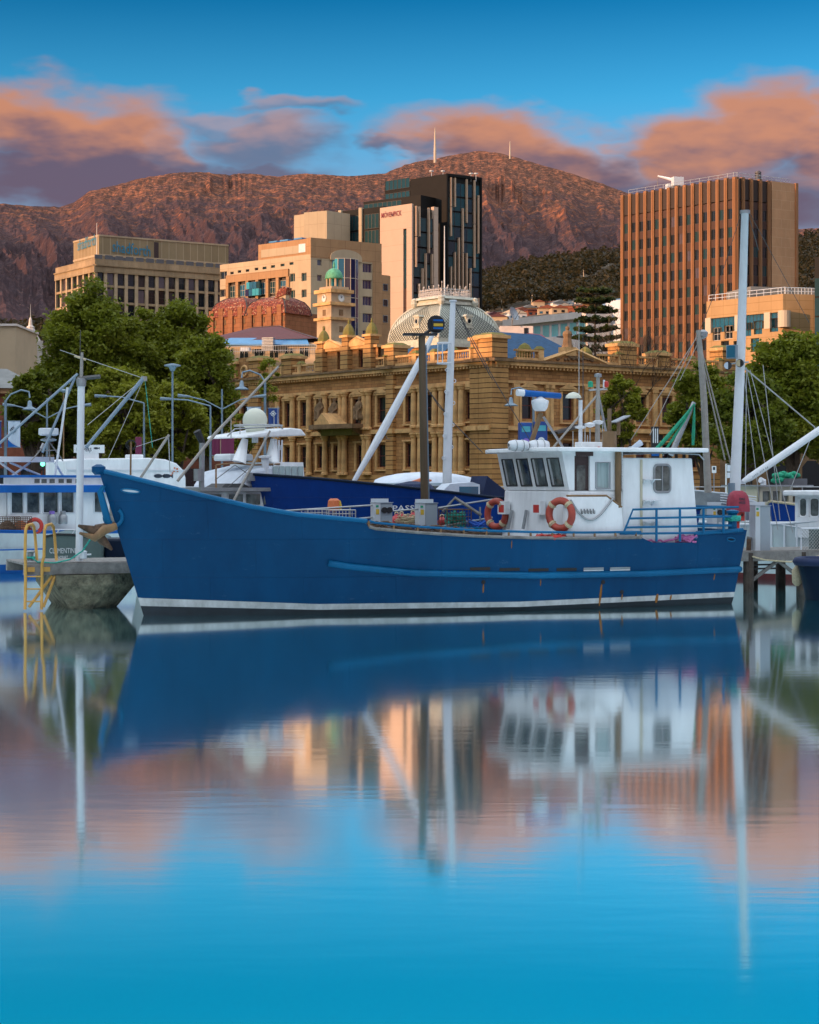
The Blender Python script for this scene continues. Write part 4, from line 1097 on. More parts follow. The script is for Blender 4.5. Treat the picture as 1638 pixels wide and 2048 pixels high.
s = V1.s(490); MB().box(V1, s, s + 1.4, 1.2, 2.1, zb + .0, zb + .6).build('cooling_unit', 'panel_white', t)

# left: plain beige block, low grey-roofed stone building, small spire
f = Fr.span(-60, 205, 31, 205); z = f.z(652, 0)
o = simple('beige_block', 'plain windowless beige block at the left edge', 'building', f, 12, z, 'plain_beige')
MB().box(f, -.1, f.S + .2, -12, .25, z, z + .25).build('parapet_cap', 'concrete_white', o)
f = Fr.span(-80, 170, 75, 172); z = f.z(786, 0)
o = simple('grey_roof_building', 'low brick building with grey hipped roof left of the trees', 'building', f, 12, z, 'brick_red')
MB().box(f, -.2, f.S + .2, -12, .5, z, z + .5).build('eaves', 'hotel_tan', o)
mb = MB(); A = [f.p(-.5, .7, z + .5), f.p(f.S + .6, .7, z + .5), f.p(f.S + .6, -12, z + .5), f.p(-.5, -12, z + .5), f.p(2, -5.6, z + 2.7), f.p(f.S - 2.5, -5.6, z + 2.7)]
mb.add(A, [(0, 1, 5, 4), (1, 2, 5), (2, 3, 4, 5), (3, 0, 4)]).build('roof', 'grey_roof', o)
for px in (8, 40): s = f.s(px); window(o, f, s, z - 3.0, 1.2, 2.0, .02, nv=2, fm='frame_dark')
p = at(61, 682, 420); t = thing('spire', 'small pale ornate spire rising left of the trees', 'spire', (p.x, p.y, GZ))
MB().box(Fr((p.x, p.y), .6), -2.2, 2.2, -2.2, 2.2, GZ, p.z).build('base', 'concrete_white', t)
MB().lathe((p.x, p.y, p.z), [(2.4, 0), (1.9, .9), (1.3, 2.0), (.9, 3.0), (.95, 3.3), (.5, 3.6), (.35, 5.0), (.1, 5.6)], 8).build('cone', 'concrete_white', t)
MB().tube([(p.x, p.y, p.z + 5.4), (p.x, p.y, p.z + 8.6)], [.12, .04], 5).build('flagpole', 'wire_light', t)

# summit masts
for nm, px, py0, py1, r, lb in (('summit_tower', 870, 320, 255, 5.0, 'tall pale broadcast tower on the mountain summit ridge'), ('summit_lattice', 1020, 312, 282, 3.0, 'short lattice mast right of the mountain top')):
    p = at(px, py0 + 6, 6600); q = at(px, py1, 6600)
    k = (q.z - p.z)
    MB().lathe(p, [(r, 0), (r, k * .35), (r * .75, k * .55), (r * .6, k * .8), (.8, k)], 8).build(nm, 'frame_cream', None, label=lb, cat='mast')

# hillside houses
rr = random.Random(5); hs = []
walls = ['frame_cream', 'plain_beige', 'brick_red', 'concrete_white', 'hotel_tan', 'frame_white']
roofs = ['grey_roof', 'brick_red', 'frame_cream', 'maroon_roof', 'panel_dark']
wn_ = {'frame_cream': 'cream', 'plain_beige': 'beige', 'brick_red': 'red brick', 'concrete_white': 'off-white', 'hotel_tan': 'tan', 'frame_white': 'white'}
rn_ = {'grey_roof': 'grey', 'brick_red': 'red', 'frame_cream': 'pale', 'maroon_roof': 'maroon', 'panel_dark': 'black'}
spots = [(1150, 607), (1122, 612), (1098, 613), (1078, 616), (1160, 618), (1138, 622), (1060, 626), (1085, 628), (1110, 630), (1045, 632), (1130, 634), (1155, 632), (1068, 637), (1022, 636), (1095, 641), (1002, 637), (975, 633), (988, 641), (1012, 645), (1036, 644), (968, 644), (996, 650), (1175, 612), (1182, 626), (1120, 643), (1150, 645)]
used_ = set()
for i, (px, py) in enumerate(spots):
    t_ = max(.02, (720 - py) / (720 - float(np.interp(px, hill_px, hill_py)))) ** (1 / .85)
    hx, hy, hz = hill_pos(np.array([float(px)]), np.array([t_]))
    p = Vector((float(hx[0]), float(hy[0]), float(hz[0]) + 1.5)); a = rr.uniform(-.5, .5); f = Fr((p.x, p.y), a); K_ = p.y / 620
    side = 'nearest the dome' if px < 1000 else 'near the satellite dish' if px < 1040 else 'below the wooded slope' if px < 1080 else 'above the balcony hotel' if px < 1115 else 'left of the dark pine' if px < 1152 else 'behind the dark pine'
    for _ in range(40):
        wm_, rm_ = rr.choice(walls), rr.choice(roofs)
        if (wm_, rm_, side) not in used_: break
    used_.add((wm_, rm_, side)); w_ = rr.uniform(4.0, 6.5) * K_; h_ = rr.uniform(1.8, 2.6) * K_; dp = 8
    o = thing('hillside_house', 'small %s hillside house with %s roof, %s' % (wn_[wm_], rn_[rm_], side), 'house', (p.x, p.y, p.z - 4), 'houses on the hillside')
    MB().box(f, -w_ / 2, w_ / 2, -dp, 0, p.z - 6, p.z + h_ * .4).build('wall', wm_, o)
    if rr.random() < .55: MB().prism(f, [(-w_ / 2 - .4, p.z + h_ * .4), (w_ / 2 + .4, p.z + h_ * .4), (0, p.z + h_ * .4 + w_ * .2)], -dp - .3, .6).build('roof', rm_, o)
    else: MB().prism(f, [(-w_ / 2 - .6, p.z + h_ * .4), (w_ / 2 + .6, p.z + h_ * .4), (w_ / 2 + .5, p.z + h_ * .4 + .8), (-w_ / 2 - .5, p.z + h_ * .4 + .5)], -dp - .3, .9).build('roof', rm_, o)
    for k in range(2 + (w_ > 9)):
        s = -w_ / 2 + .8 + k * w_ / (2 + (w_ > 9)); window(o, f, s, p.z - h_ * .4, 1.8, 1.3, .02, nv=1, gm='glass' if rr.random() < .7 else 'glass_blue')
# ================================================================== SANDSTONE CUSTOMS BUILDING
Y0 = 220.0
SLc = Fr.span(985, Y0, 464, 0) if False else None
corner = at(985, HY, Y0)
angL = math.atan2(-.788, .616)       # runs from far left end to the near corner
sLen = 58.9
SL = Fr((corner.x - .616 * sLen, corner.y + .788 * sLen), angL); SL.S = sLen
SR = Fr((corner.x, corner.y), math.atan2(.616, .788)); SR.S = 43.0
T_ = thing('sandstone_building', 'long sandstone Victorian building with columns, balustrade and carved entrance', 'building', (corner.x, corner.y, GZ))
zc = SR.z(722, 0)                     # cornice level
zmid = SR.z(845, 0); 
def P_(mb, nm, m='stone_trim', par=None, **k): return mb.build(nm, m, par or T_, **k)
# window layout
def wl_(f, pxs, py, w, h):
    r = []
    for px in pxs:
        s = f.s(px); z = f.z(py, s); r.append((s - w / 2, s + w / 2, z - h / 2, z + h / 2))
    return r
zu0, zu1 = SR.z(836, 0), SR.z(781, 0)
zl0, zl1 = SR.z(932, 0), SR.z(883, 0)
upL = [SL.s(p) for p in (490, 577.6, 609, 642, 672, 715, 764, 821, 860, 898, 941)]
loL = [SL.s(p) for p in (490, 577.6, 609, 643, 676, 722, 764, 821, 860, 898, 941)]
upR = [SR.s(p) for p in (1054, 1135, 1214, 1281, 1333, 1385)]
loR = upR
hw = .95
hL = [(s - hw, s + hw, zu0, zu1) for s in upL] + [(s - hw, s + hw, zl0, zl1) for s in loL]
hR = [(s - hw, s + hw, zu0, zu1) for s in upR] + [(s - hw, s + hw, zl0, zl1) for s in loR]
sc0 = SL.s(945)
P_(holes_wall(MB(), SL, 0, SL.S, GZ, zc, hL, .42), 'facade', 'sandstone')
P_(holes_wall(MB(), SR, 0, SR.S, GZ, zc, hR, .42), 'facade', 'sandstone')
block(T_, SL, SR, .8, GZ, zc + .3, 'stone_dark', 'wall_core')
for f, hh in ((SL, hL), (SR, hR)):
    for (a, b, c, e) in hh:
        window(T_, f, a + .03, c, b - a - .06, e - c, -.38, nv=1, nh=2, fm='frame_red', gm='glass', t=.09)
        mb = MB()
        mb.box(f, a - .42, a - .02, .003, .16, c - .35, e + .3).box(f, b + .02, b + .42, .003, .16, c - .35, e + .3)
        mb.box(f, a - .55, b + .55, .003, .30, e + .30, e + .52).box(f, a - .5, b + .5, .003, .26, c - .5, c - .3)
        P_(mb, 'window_surround')
        if c > zmid:
            m_ = (a + b) / 2
            P_(MB().prism(f, [(a - .62, e + .55), (b + .62, e + .55), (m_, e + 1.25)], .003, .38), 'window_pediment')
# strings, cornice, plinth on both wings
for f in (SL, SR):
    x0 = 0 if f is SL else -.0
    P_(MB().box(f, 0, f.S, .004, .45, zmid - .9, zmid - .35), 'string_course')
    P_(MB().box(f, 0, f.S, .004, .28, zc - 2.6, zc - 2.25), 'architrave')
    P_(MB().box(f, 0, f.S, .004, .75, zc - .45, zc - .02), 'cornice')
    P_(MB().box(f, 0, f.S, .004, .95, zc, zc + .28), 'cornice_top', 'stone_dark')
    P_(MB().box(f, 0, f.S, .004, .35, GZ, zl0 - 1.0), 'plinth', 'sandstone_band')
    mb = MB(); n = int(f.S / .62)
    for i in range(n): mb.box(f, i * .62 + .05, i * .62 + .33, .01, .62, zc - .75, zc - .46)
    o = P_(mb, 'dentils'); o['kind'] = 'stuff'
# pilaster piers with banded stone
def pier(f, s0, s1, d=.55, z1=None, ztop=None):
    z1 = z1 or zc - .02
    P_(MB().box(f, s0, s1, .006, d, GZ, z1), 'pier', 'sandstone_band')
    P_(MB().box(f, s0 - .2, s1 + .2, .006, d + .25, zmid - .92, zmid - .33), 'pier_string')
    P_(MB().box(f, s0 - .25, s1 + .25, .006, d + .75, zc - .02, zc + .34), 'pier_cornice', 'stone_dark')
def pedestal(f, s0, s1, ztop, moss=True, dd=(-1.9, .5)):
    P_(MB().box(f, s0, s1, dd[0], dd[1], zc + .3, ztop - .75), 'chimney_pier', 'sandstone_band')
    P_(MB().box(f, s0 - .25, s1 + .25, dd[0] - .25, dd[1] + .25, ztop - .75, ztop - .35), 'pier_cap')
    P_(MB().taper(f, s0 - .1, s1 + .1, dd[0] - .1, dd[1] + .1, ztop - .35, ztop, .55), 'pier_hat', 'moss_stone')
# left end pavilion, intermediate, corner pavilion
for a, b in ((466, 478), (503, 522)): pier(SL, SL.s(a), SL.s(b))
pedestal(SL, SL.s(466), SL.s(478), SL.z(719, SL.s(470))); pedestal(SL, SL.s(503), SL.s(522), SL.z(712, SL.s(510)))
pedestal(SL, SL.s(568), SL.s(588), SL.z(707, SL.s(580)))
pier(SL, SL.s(778), SL.s(792)); pedestal(SL, SL.s(774), SL.s(793), SL.z(685, SL.s(785)))
pier(SL, SL.s(946), SL.s(963)); pedestal(SL, SL.s(947), SL.s(963), SL.z(669, SL.s(955)))
pier(SL, SL.S - 2.0, SL.S, .55); 
P_(MB().box(SR, -.55, 2.1, .006, .55, GZ, zc - .02), 'pier', 'sandstone_band')
P_(MB().box(SR, -.8, 2.35, .006, 1.3, zc - .02, zc + .34), 'pier_cornice', 'stone_dark')
zk = SR.z(664, 0)
P_(MB().box(SR, -.5, 2.0, -2.4, .5, zc + .3, zk - .75), 'chimney_pier', 'sandstone_band')
P_(MB().box(SR, -.8, 2.3, -2.7, .8, zk - .75, zk - .35), 'pier_cap'); P_(MB().taper(SR, -.6, 2.1, -2.5, .6, zk - .35, zk, .6), 'pier_hat', 'moss_stone')
for (f, a, b, cpx, cpy) in ((SL, SL.s(963), SL.S - 2.0, 982, 703), (SL, SL.s(478), SL.s(503), 495, 742)):
    P_(MB().box(f, a, b, -.8, .1, zc + .3, f.z(cpy - 27, f.s(cpx))), 'attic_wall', 'sandstone')
    s = (a + b) / 2; z = f.z(cpy, f.s(cpx))
    P_(MB().torus(f.p(s, .15, z), f.ey, .75, .2, 20, 6), 'roundel'); P_(MB().tube([f.p(s, .0, z), f.p(s, .12, z)], .5, 16), 'roundel_boss', 'stone_dark')
# balustrades: each baluster a piece
bal = MB().lathe((0, 0, 0), [(.10, 0), (.10, .06), (.05, .1), (.12, .3), (.11, .42), (.05, .62), (.05, .7), (.10, .74), (.10, .8)], 6).mesh('baluster', 'stone_trim')
def balustrade(f, a, b, posts=True):
    z = zc + .30
    P_(MB().box(f, a, b, -.2, .45, z, z + .32), 'balustrade_base'); P_(MB().box(f, a, b, -.2, .45, z + 1.12, z + 1.36), 'balustrade_rail')
    n = max(2, int((b - a) / .42)); 
    for i in range(n):
        s = a + (i + .5) * (b - a) / n
        inst(bal, 'baluster', T_, f.p(s, .12, z + .32), f.ang)
def bal_px(f, segs):
    for a, b in segs:
        sa, sb = f.s(a), f.s(b); balustrade(f, sa, sb)
        P_(MB().box(f, sb, sb + .9, -.3, .5, zc + .3, zc + 1.75), 'balustrade_post'); P_(MB().taper(f, sb - .1, sb + 1.0, -.4, .6, zc + 1.75, zc + 2.15, .3), 'post_hat', 'moss_stone')
bal_px(SL, ((524, 543), (548, 566), (590, 600), (604, 634), (757, 772), (796, 829), (834, 866), (871, 903), (908, 944)))
bal_px(SR, ((1029, 1072), (1195, 1232), (1274, 1308), (1338, 1378), (1384, 1432)))
# engaged columns on both storeys of the left wing
colm_ = MB().lathe((0, 0, 0), [(.55, 0), (.55, .25), (.42, .35), (.40, 2.5), (.35, 4.4), (.46, 4.5), (.5, 4.75), (.62, 4.85), (.62, 5.05)], 14).mesh('column', 'stone_trim', smooth=False)
zcol0, zcol1 = zmid - .3, zc - 2.65
kz = (zcol1 - zcol0) / 5.05; kl = (zmid - .95 - (zl0 - 1.0)) / 5.05
for px in (560, 590, 623, 655, 686, 694, 734, 742, 833, 846, 875, 888, 917, 928):
    s = SL.s(px)
    inst(colm_, 'column', T_, SL.p(s, .45, zcol0), 0, (1, 1, kz)); inst(colm_, 'column', T_, SL.p(s, .45, zl0 - 1.0), 0, (1, 1, kl))
for px in (1030, 1094, 1100, 1172, 1178, 1248, 1308, 1360):
    s = SR.s(px); P_(MB().box(SR, s - .4, s + .4, .006, .28, zmid - .3, zc - 2.62), 'pilaster'); P_(MB().box(SR, s - .5, s + .5, .006, .4, zc - 2.62 - .45, zc - 2.63), 'pilaster_capital')
# central attic with turrets and small pediments
s0, s1 = SL.s(636), SL.s(756)
za = SL.z(700, (s0 + s1) / 2)
mb = MB(); hol = [(SL.s(p) - .55, SL.s(p) + .55, zc + .6, zc + 3.0) for p in (647, 679, 722)]
P_(holes_wall(mb, SL, s0, s1, zc + .3, za, hol, .5), 'attic_wall', 'sandstone')
P_(MB().box(SL, s0, s1, -3, -.55, zc + .3, za), 'attic_core', 'stone_dark')
for a, b, c, e in hol: window(T_, SL, a, c, b - a, e - c, -.45, nv=1, nh=2, fm='frame_red', t=.09)
P_(MB().box(SL, s0 - .2, s1 + .2, -3.2, .35, za, za + .35), 'attic_cornice')
for px, top in ((663, 682), (718, 676)):
    s = SL.s(px); w_ = 3.0; zt_ = SL.z(top, s)
    P_(MB().prism(SL, [(s - w_, za + .36), (s + w_, za + .36), (s, zt_)], -1.2, .5), 'pediment')
    P_(MB().tube([SL.p(s - w_ - .2, .3, za + .42), SL.p(s, .3, zt_ + .1), SL.p(s + w_ + .2, .3, za + .42)], .2, 4), 'pediment_moulding')
for px, top in ((647, 656), (697, 643), (743, 640)):
    s = SL.s(px); zt_ = SL.z(top, s)
    P_(MB().box(SL, s - .85, s + .85, -.9, .8, zc + .3, za + .4), 'turret_base', 'sandstone_band')
    P_(MB().box(SL, s - .7, s + .7, -.75, .65, za + .4, zt_ - 2.2), 'turret_shaft', 'sandstone_band')
    P_(MB().box(SL, s - .95, s + .95, -1.0, .9, zt_ - 2.2, zt_ - 1.9), 'turret_cornice')
    P_(MB().lathe(SL.p(s, -.05, zt_ - 1.9), [(.85, 0), (.8, .5), (.62, 1.0), (.35, 1.4), (.12, 1.6), (.18, 1.8), (.04, 2.2)], 8), 'turret_cap', 'moss_stone')
# carved figures in the centre bays
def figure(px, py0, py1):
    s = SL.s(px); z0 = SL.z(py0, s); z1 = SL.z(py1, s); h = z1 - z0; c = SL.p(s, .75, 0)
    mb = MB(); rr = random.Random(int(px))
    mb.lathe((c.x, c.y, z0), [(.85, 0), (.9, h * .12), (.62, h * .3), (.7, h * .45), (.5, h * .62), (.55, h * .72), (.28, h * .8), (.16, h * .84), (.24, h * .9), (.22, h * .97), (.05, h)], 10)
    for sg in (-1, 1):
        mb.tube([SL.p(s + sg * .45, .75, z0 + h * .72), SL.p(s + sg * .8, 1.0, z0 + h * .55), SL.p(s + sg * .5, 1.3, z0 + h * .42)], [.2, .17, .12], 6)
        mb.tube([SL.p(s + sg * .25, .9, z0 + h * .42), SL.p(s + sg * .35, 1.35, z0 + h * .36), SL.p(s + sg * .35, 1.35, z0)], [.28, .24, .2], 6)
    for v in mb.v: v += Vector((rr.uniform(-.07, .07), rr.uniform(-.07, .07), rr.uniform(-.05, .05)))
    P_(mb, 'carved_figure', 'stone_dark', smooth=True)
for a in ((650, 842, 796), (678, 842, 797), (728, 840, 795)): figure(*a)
# carved entrance canopy
s0, s1 = SL.s(648), SL.s(736); sc_ = (s0 + s1) / 2
zcn = SL.z(855, sc_)
P_(MB().slab(SL, [(s0, 0.01), (s1, .01), (s1, 2.6), (sc_ + 2.6, 3.6), (sc_ - 2.6, 3.6), (s0, 2.6)], zcn - .25, zcn + .35), 'canopy', 'stone_dark')
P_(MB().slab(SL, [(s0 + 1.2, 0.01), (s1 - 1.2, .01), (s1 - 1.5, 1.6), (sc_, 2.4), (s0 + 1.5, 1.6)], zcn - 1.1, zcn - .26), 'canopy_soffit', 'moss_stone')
P_(MB().prism(SL, [(sc_ - 2.6, zcn + .35), (sc_ + 1.2, zcn + .35), (sc_ - .7, zcn + 1.9)], .5, 3.5), 'canopy_gable')
for sg in (-1, 1): P_(MB().prism(SL.turn(sc_ + sg * 4.0, 0.0, -math.pi / 2), [(0, zcn - .3), (1.9, zcn - .3), (.4, zcn - 1.2), (0, zcn - 2.6)], -.3, .3), 'canopy_bracket', 'stone_dark')
# right wing pediment, statue and slate roof
s0, s1 = SR.s(1085), SR.s(1206); sm = (s0 + s1) / 2; zt_ = SR.z(703, sm)
P_(MB().prism(SR, [(s0, zc + .3), (s1, zc + .3), (sm, zt_)], -.6, .3), 'pediment', 'sandstone')
P_(MB().tube([SR.p(s0 - .3, .35, zc + .35), SR.p(sm, .35, zt_ + .2), SR.p(s1 + .3, .35, zc + .35)], .3, 4), 'pediment_moulding')
rr = random.Random(2); mb = MB()
for k in range(26):
    u_ = rr.uniform(-.62, .62); z = zc + .65 + (1 - abs(u_)) * rr.uniform(0, .6) * (zt_ - zc - 1.0); mb.lathe(SR.p(sm + u_ * (s1 - s0) / 2, .34, z), [(.02, -.2), (.22, -.1), (.24, .1), (.02, .22)], 6)
P_(mb, 'pediment_carving', 'stone_dark')
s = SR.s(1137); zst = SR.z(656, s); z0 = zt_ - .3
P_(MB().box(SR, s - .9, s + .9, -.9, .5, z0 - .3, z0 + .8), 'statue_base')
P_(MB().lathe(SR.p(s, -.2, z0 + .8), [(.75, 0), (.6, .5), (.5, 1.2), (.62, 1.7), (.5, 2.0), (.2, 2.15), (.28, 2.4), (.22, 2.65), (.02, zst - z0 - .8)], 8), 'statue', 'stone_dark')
sA, sB = SR.s(1030), SR.s(1214); zr = SR.z(686, sm)
mb = MB(); A = [SR.p(sA, -2.0, zc + .6), SR.p(sB, -2.0, zc + .6), SR.p(sB, -13, zc + .6), SR.p(sA, -13, zc + .6), SR.p(sA + 2.5, -7.5, zr + 1.6), SR.p(sB - 5, -7.5, zr + 1.6)]
P_(mb.add(A, [(0, 1, 5, 4), (1, 2, 5), (2, 3, 4, 5), (3, 0, 4)]), 'roof', 'slate_blue')
for px in (1062, 1184): s = SR.s(px); P_(MB().lathe(SR.p(s, -1.2, zc + .4), [(.9, 0), (.9, 1.4), (.6, 1.9), (.1, 2.2)], 8), 'roof_finial', 'moss_stone')
for a, b, top in ((1236, 1268, 681), (1310, 1334, 700), (1440, 1470, 690)): pedestal(SR, SR.s(a), SR.s(b), SR.z(top, SR.s(a)))
mb = MB(); sA, sB = SL.s(796), SL.s(940)
for a, b in ((600, 634), (757, 775), (796, 850)):
    sA, sB = SL.s(a), SL.s(b); mb.add([SL.p(sA, -1.5, zc + .5), SL.p(sB, -1.5, zc + .5), SL.p(sB, -4.5, zc + 3.2), SL.p(sA, -4.5, zc + 3.2)], [(0, 1, 2, 3)])
P_(mb, 'roof', 'slate_blue')
# ornament on the steps & door at ground, right wing entrance awning
s = SR.s(1132); P_(MB().prism(SR, [(s - 3.2, zmid - 1.0), (s + 2.4, zmid + .2), (s + 2.6, zmid), (s - 3.0, zmid - 1.3)], .1, 1.8), 'awning', 'panel_dark')
for px, top in ((1315, 870), (1375, 905), (1345, 880)): s = SR.s(px); P_(MB().box(SR, s - 1.0, s + 1.0, -.2, .02, GZ, SR.z(top, s)), 'doorway', 'black')

# ---------- pale slate dome behind the parapet
Yd = 262.0
dc = at(889, HY, Yd); da = SL.ang
def dz(py): return CZ + (HY - py) / F * Yd
t = thing('slate_dome', 'large pale square slate dome with white iron cresting behind the sandstone parapet', 'dome', (dc.x, dc.y, GZ))
D = Fr((dc.x, dc.y), da)
hw = 5.9
MB().box(D, -hw + .3, hw - .3, -hw + .3, hw - .3, GZ, dz(700)).build('drum', 'sandstone', t)
MB().box(D, -hw - .25, hw + .25, -hw - .25, hw + .25, dz(700), dz(692)).build('cornice', 'dome_trim', t)
MB().box(D, -hw, hw, -hw, hw, dz(692), dz(684)).build('cornice', 'dome_trim', t)
prof = []; zb, ztp = dz(684), dz(612)
for a in np.linspace(0, 1.12, 14): prof.append((hw * (math.cos(a) * .92 + .06) if a else hw * .985, zb + (ztp - zb) * math.sin(a) / math.sin(1.12)))
# slate courses: each course a stepped ring of slates on the four curved faces
mb = MB()
for i in range(len(prof) - 1):
    (r0, z0), (r1, z1) = prof[i], prof[i + 1]
    q0 = [D.p(x * r0, y * r0, z0) for x, y in ((-1, 1), (1, 1), (1, -1), (-1, -1))]; q1 = [D.p(x * r1, y * r1, z1) for x, y in ((-1, 1), (1, 1), (1, -1), (-1, -1))]
    for k in range(4): mb.quad(q0[k], q0[(k + 1) % 4], q1[(k + 1) % 4], q1[k])
shell = mb.build('dome_shell', 'dome_slate', t)
def face_pt(fi, u_, k, off):
    (r, z) = prof[0][0], 0
    x = np.interp(k, np.linspace(0, 1, len(prof)), [p[0] for p in prof]); z = np.interp(k, np.linspace(0, 1, len(prof)), [p[1] for p in prof])
    return D.p(u_ * x, x + off, z) if fi == 0 else D.p(x + off, u_ * x, z)
# diamond slate lines as raised lap edges on the two visible faces
for fi in (0, 1):
    mb = MB(); n = 13
    for k in range(-n, n):
        for sg in (-1, 1):
            pts = []
            for j in range(15):
                v = j / 14.0; u_ = (k + .5) / n * 1.3 + sg * v * 1.3
                if abs(u_) <= 1.0: pts.append(face_pt(fi, u_, v, .03))
            if len(pts) > 1: mb.tube(pts, .05, 3, caps=False)
    o = mb.build('slate_laps', 'slate_line', shell); o['kind'] = 'stuff'
for (x, y) in ((-1, 1), (1, 1), (-1, -1), (1, -1)):
    MB().tube([D.p(x * r, y * r, z) for r, z in prof], .2, 6).build('hip_rib', 'dome_trim', t)
rt = prof[-1][0]
MB().taper(D, -rt - .35, rt + .35, -rt - .35, rt + .35, ztp, ztp + .45, .1).build('crown_base', 'dome_trim', t)
MB().box(D, -rt - .05, rt + .05, -rt - .05, rt + .05, ztp + .45, ztp + .75).build('crown_frieze', 'dome_slate', t)
MB().taper(D, -rt - .55, rt + .55, -rt - .55, rt + .55, ztp + .75, ztp + 1.15, .35).build('crown_cornice', 'dome_trim', t)
for (x, y) in ((-1, 1), (1, 1), (-1, -1), (1, -1)):
    c = D.p(x * (rt + .4), y * (rt + .4), ztp + .1)
    MB().lathe((c.x, c.y, c.z - .5), [(.15, 0), (.4, .3), (.55, .7), (.45, 1.1), (.5, 1.3), (.2, 1.5)], 8).torus((c.x, c.y, c.z + .5), (1, -1, 0), .4, .16, 12, 5).build('scroll', 'dome_trim', t)
for fi, u_ in ((0, .1), (1, 0.0)):
    k = .42; p = face_pt(fi, u_, k, .0); nrm = D.ey if fi == 0 else D.ex
    ff = Fr((p.x, p.y), D.ang) if fi == 0 else Fr((p.x, p.y), D.ang + math.pi / 2)
    MB().box(ff, -.75, .75, -1.6, .55, p.z - 1.0, p.z - .75).box(ff, -.55, .55, -1.6, .4, p.z - .75, p.z + .65).prism(ff, [(-.8, p.z + .65), (.8, p.z + .65), (.5, p.z + .95), (-.5, p.z + .95)], -1.6, .5).build('dormer', 'dome_trim', t)
    MB().torus(ff.p(0, .42, p.z), ff.ey, .42, .12, 16, 6).build('dormer_ring', 'dome_trim', t); MB().tube([ff.p(0, .3, p.z), ff.p(0, .43, p.z)], .36, 14).build('dormer_glass', 'glass', t)
# iron cresting
zi = ztp + 1.15; mb = MB(); rr_ = rt - .1
for k in range(4):
    x0, y0, x1, y1 = ((-1, 1, 1, 1), (1, 1, 1, -1), (1, -1, -1, -1), (-1, -1, -1, 1))[k]
    n = 14
    for i in range(n):
        f_ = i / n; p = D.p((x0 + (x1 - x0) * f_) * rr_, (y0 + (y1 - y0) * f_) * rr_, zi)
        h_ = 1.9 if i == 0 else (1.45 if i % 3 == 0 else 1.0)
        mb.tube([p, p + Vector((0, 0, h_))], [.05, .03], 4); mb.lathe(p + Vector((0, 0, h_ - .1)), [(.02, 0), (.11, .1), (.02, .3)], 5)
        mb.torus(p + Vector((0, 0, .5)), D.ey if k % 2 == 0 else D.ex, .2, .035, 8, 3)
    for z in (.12, .95): mb.tube([D.p(x0 * rr_, y0 * rr_, zi + z), D.p(x1 * rr_, y1 * rr_, zi + z)], .04, 4)
mb.build('iron_cresting', 'iron_white', t)
MB().tube([(dc.x, dc.y, zi), (dc.x, dc.y, dz(452))], [.13, .06], 6).build('flagpole', 'frame_white', t)

# ================================================================== TREES
def leaf_mesh(name, C, S, mname, seed=0, up=0.25):
    r = np.random.default_rng(seed); n = len(C)
    a = r.normal(size=(n, 3)); a[:, 2] *= .6; a /= np.linalg.norm(a, axis=1)[:, None]
    b = r.normal(size=(n, 3)); b -= (b * a).sum(1)[:, None] * a; b /= np.linalg.norm(b, axis=1)[:, None]
    S = S[:, None] if np.ndim(S) else np.full((n, 1), S)
    V = np.stack([C - a * S, C + b * S * .55, C + a * S, C - b * S * .55], 1).reshape(-1, 3)
    me = bpy.data.meshes.new(name)
    me.vertices.add(4 * n); me.vertices.foreach_set('co', V.reshape(-1).astype(np.float32))
    me.loops.add(4 * n); me.loops.foreach_set('vertex_index', np.arange(4 * n, dtype=np.int32))
    me.polygons.add(n); me.polygons.foreach_set('loop_start', np.arange(0, 4 * n, 4, dtype=np.int32)); me.polygons.foreach_set('loop_total', np.full(n, 4, np.int32))
    me.materials.append(M[mname]); me.update(); return me
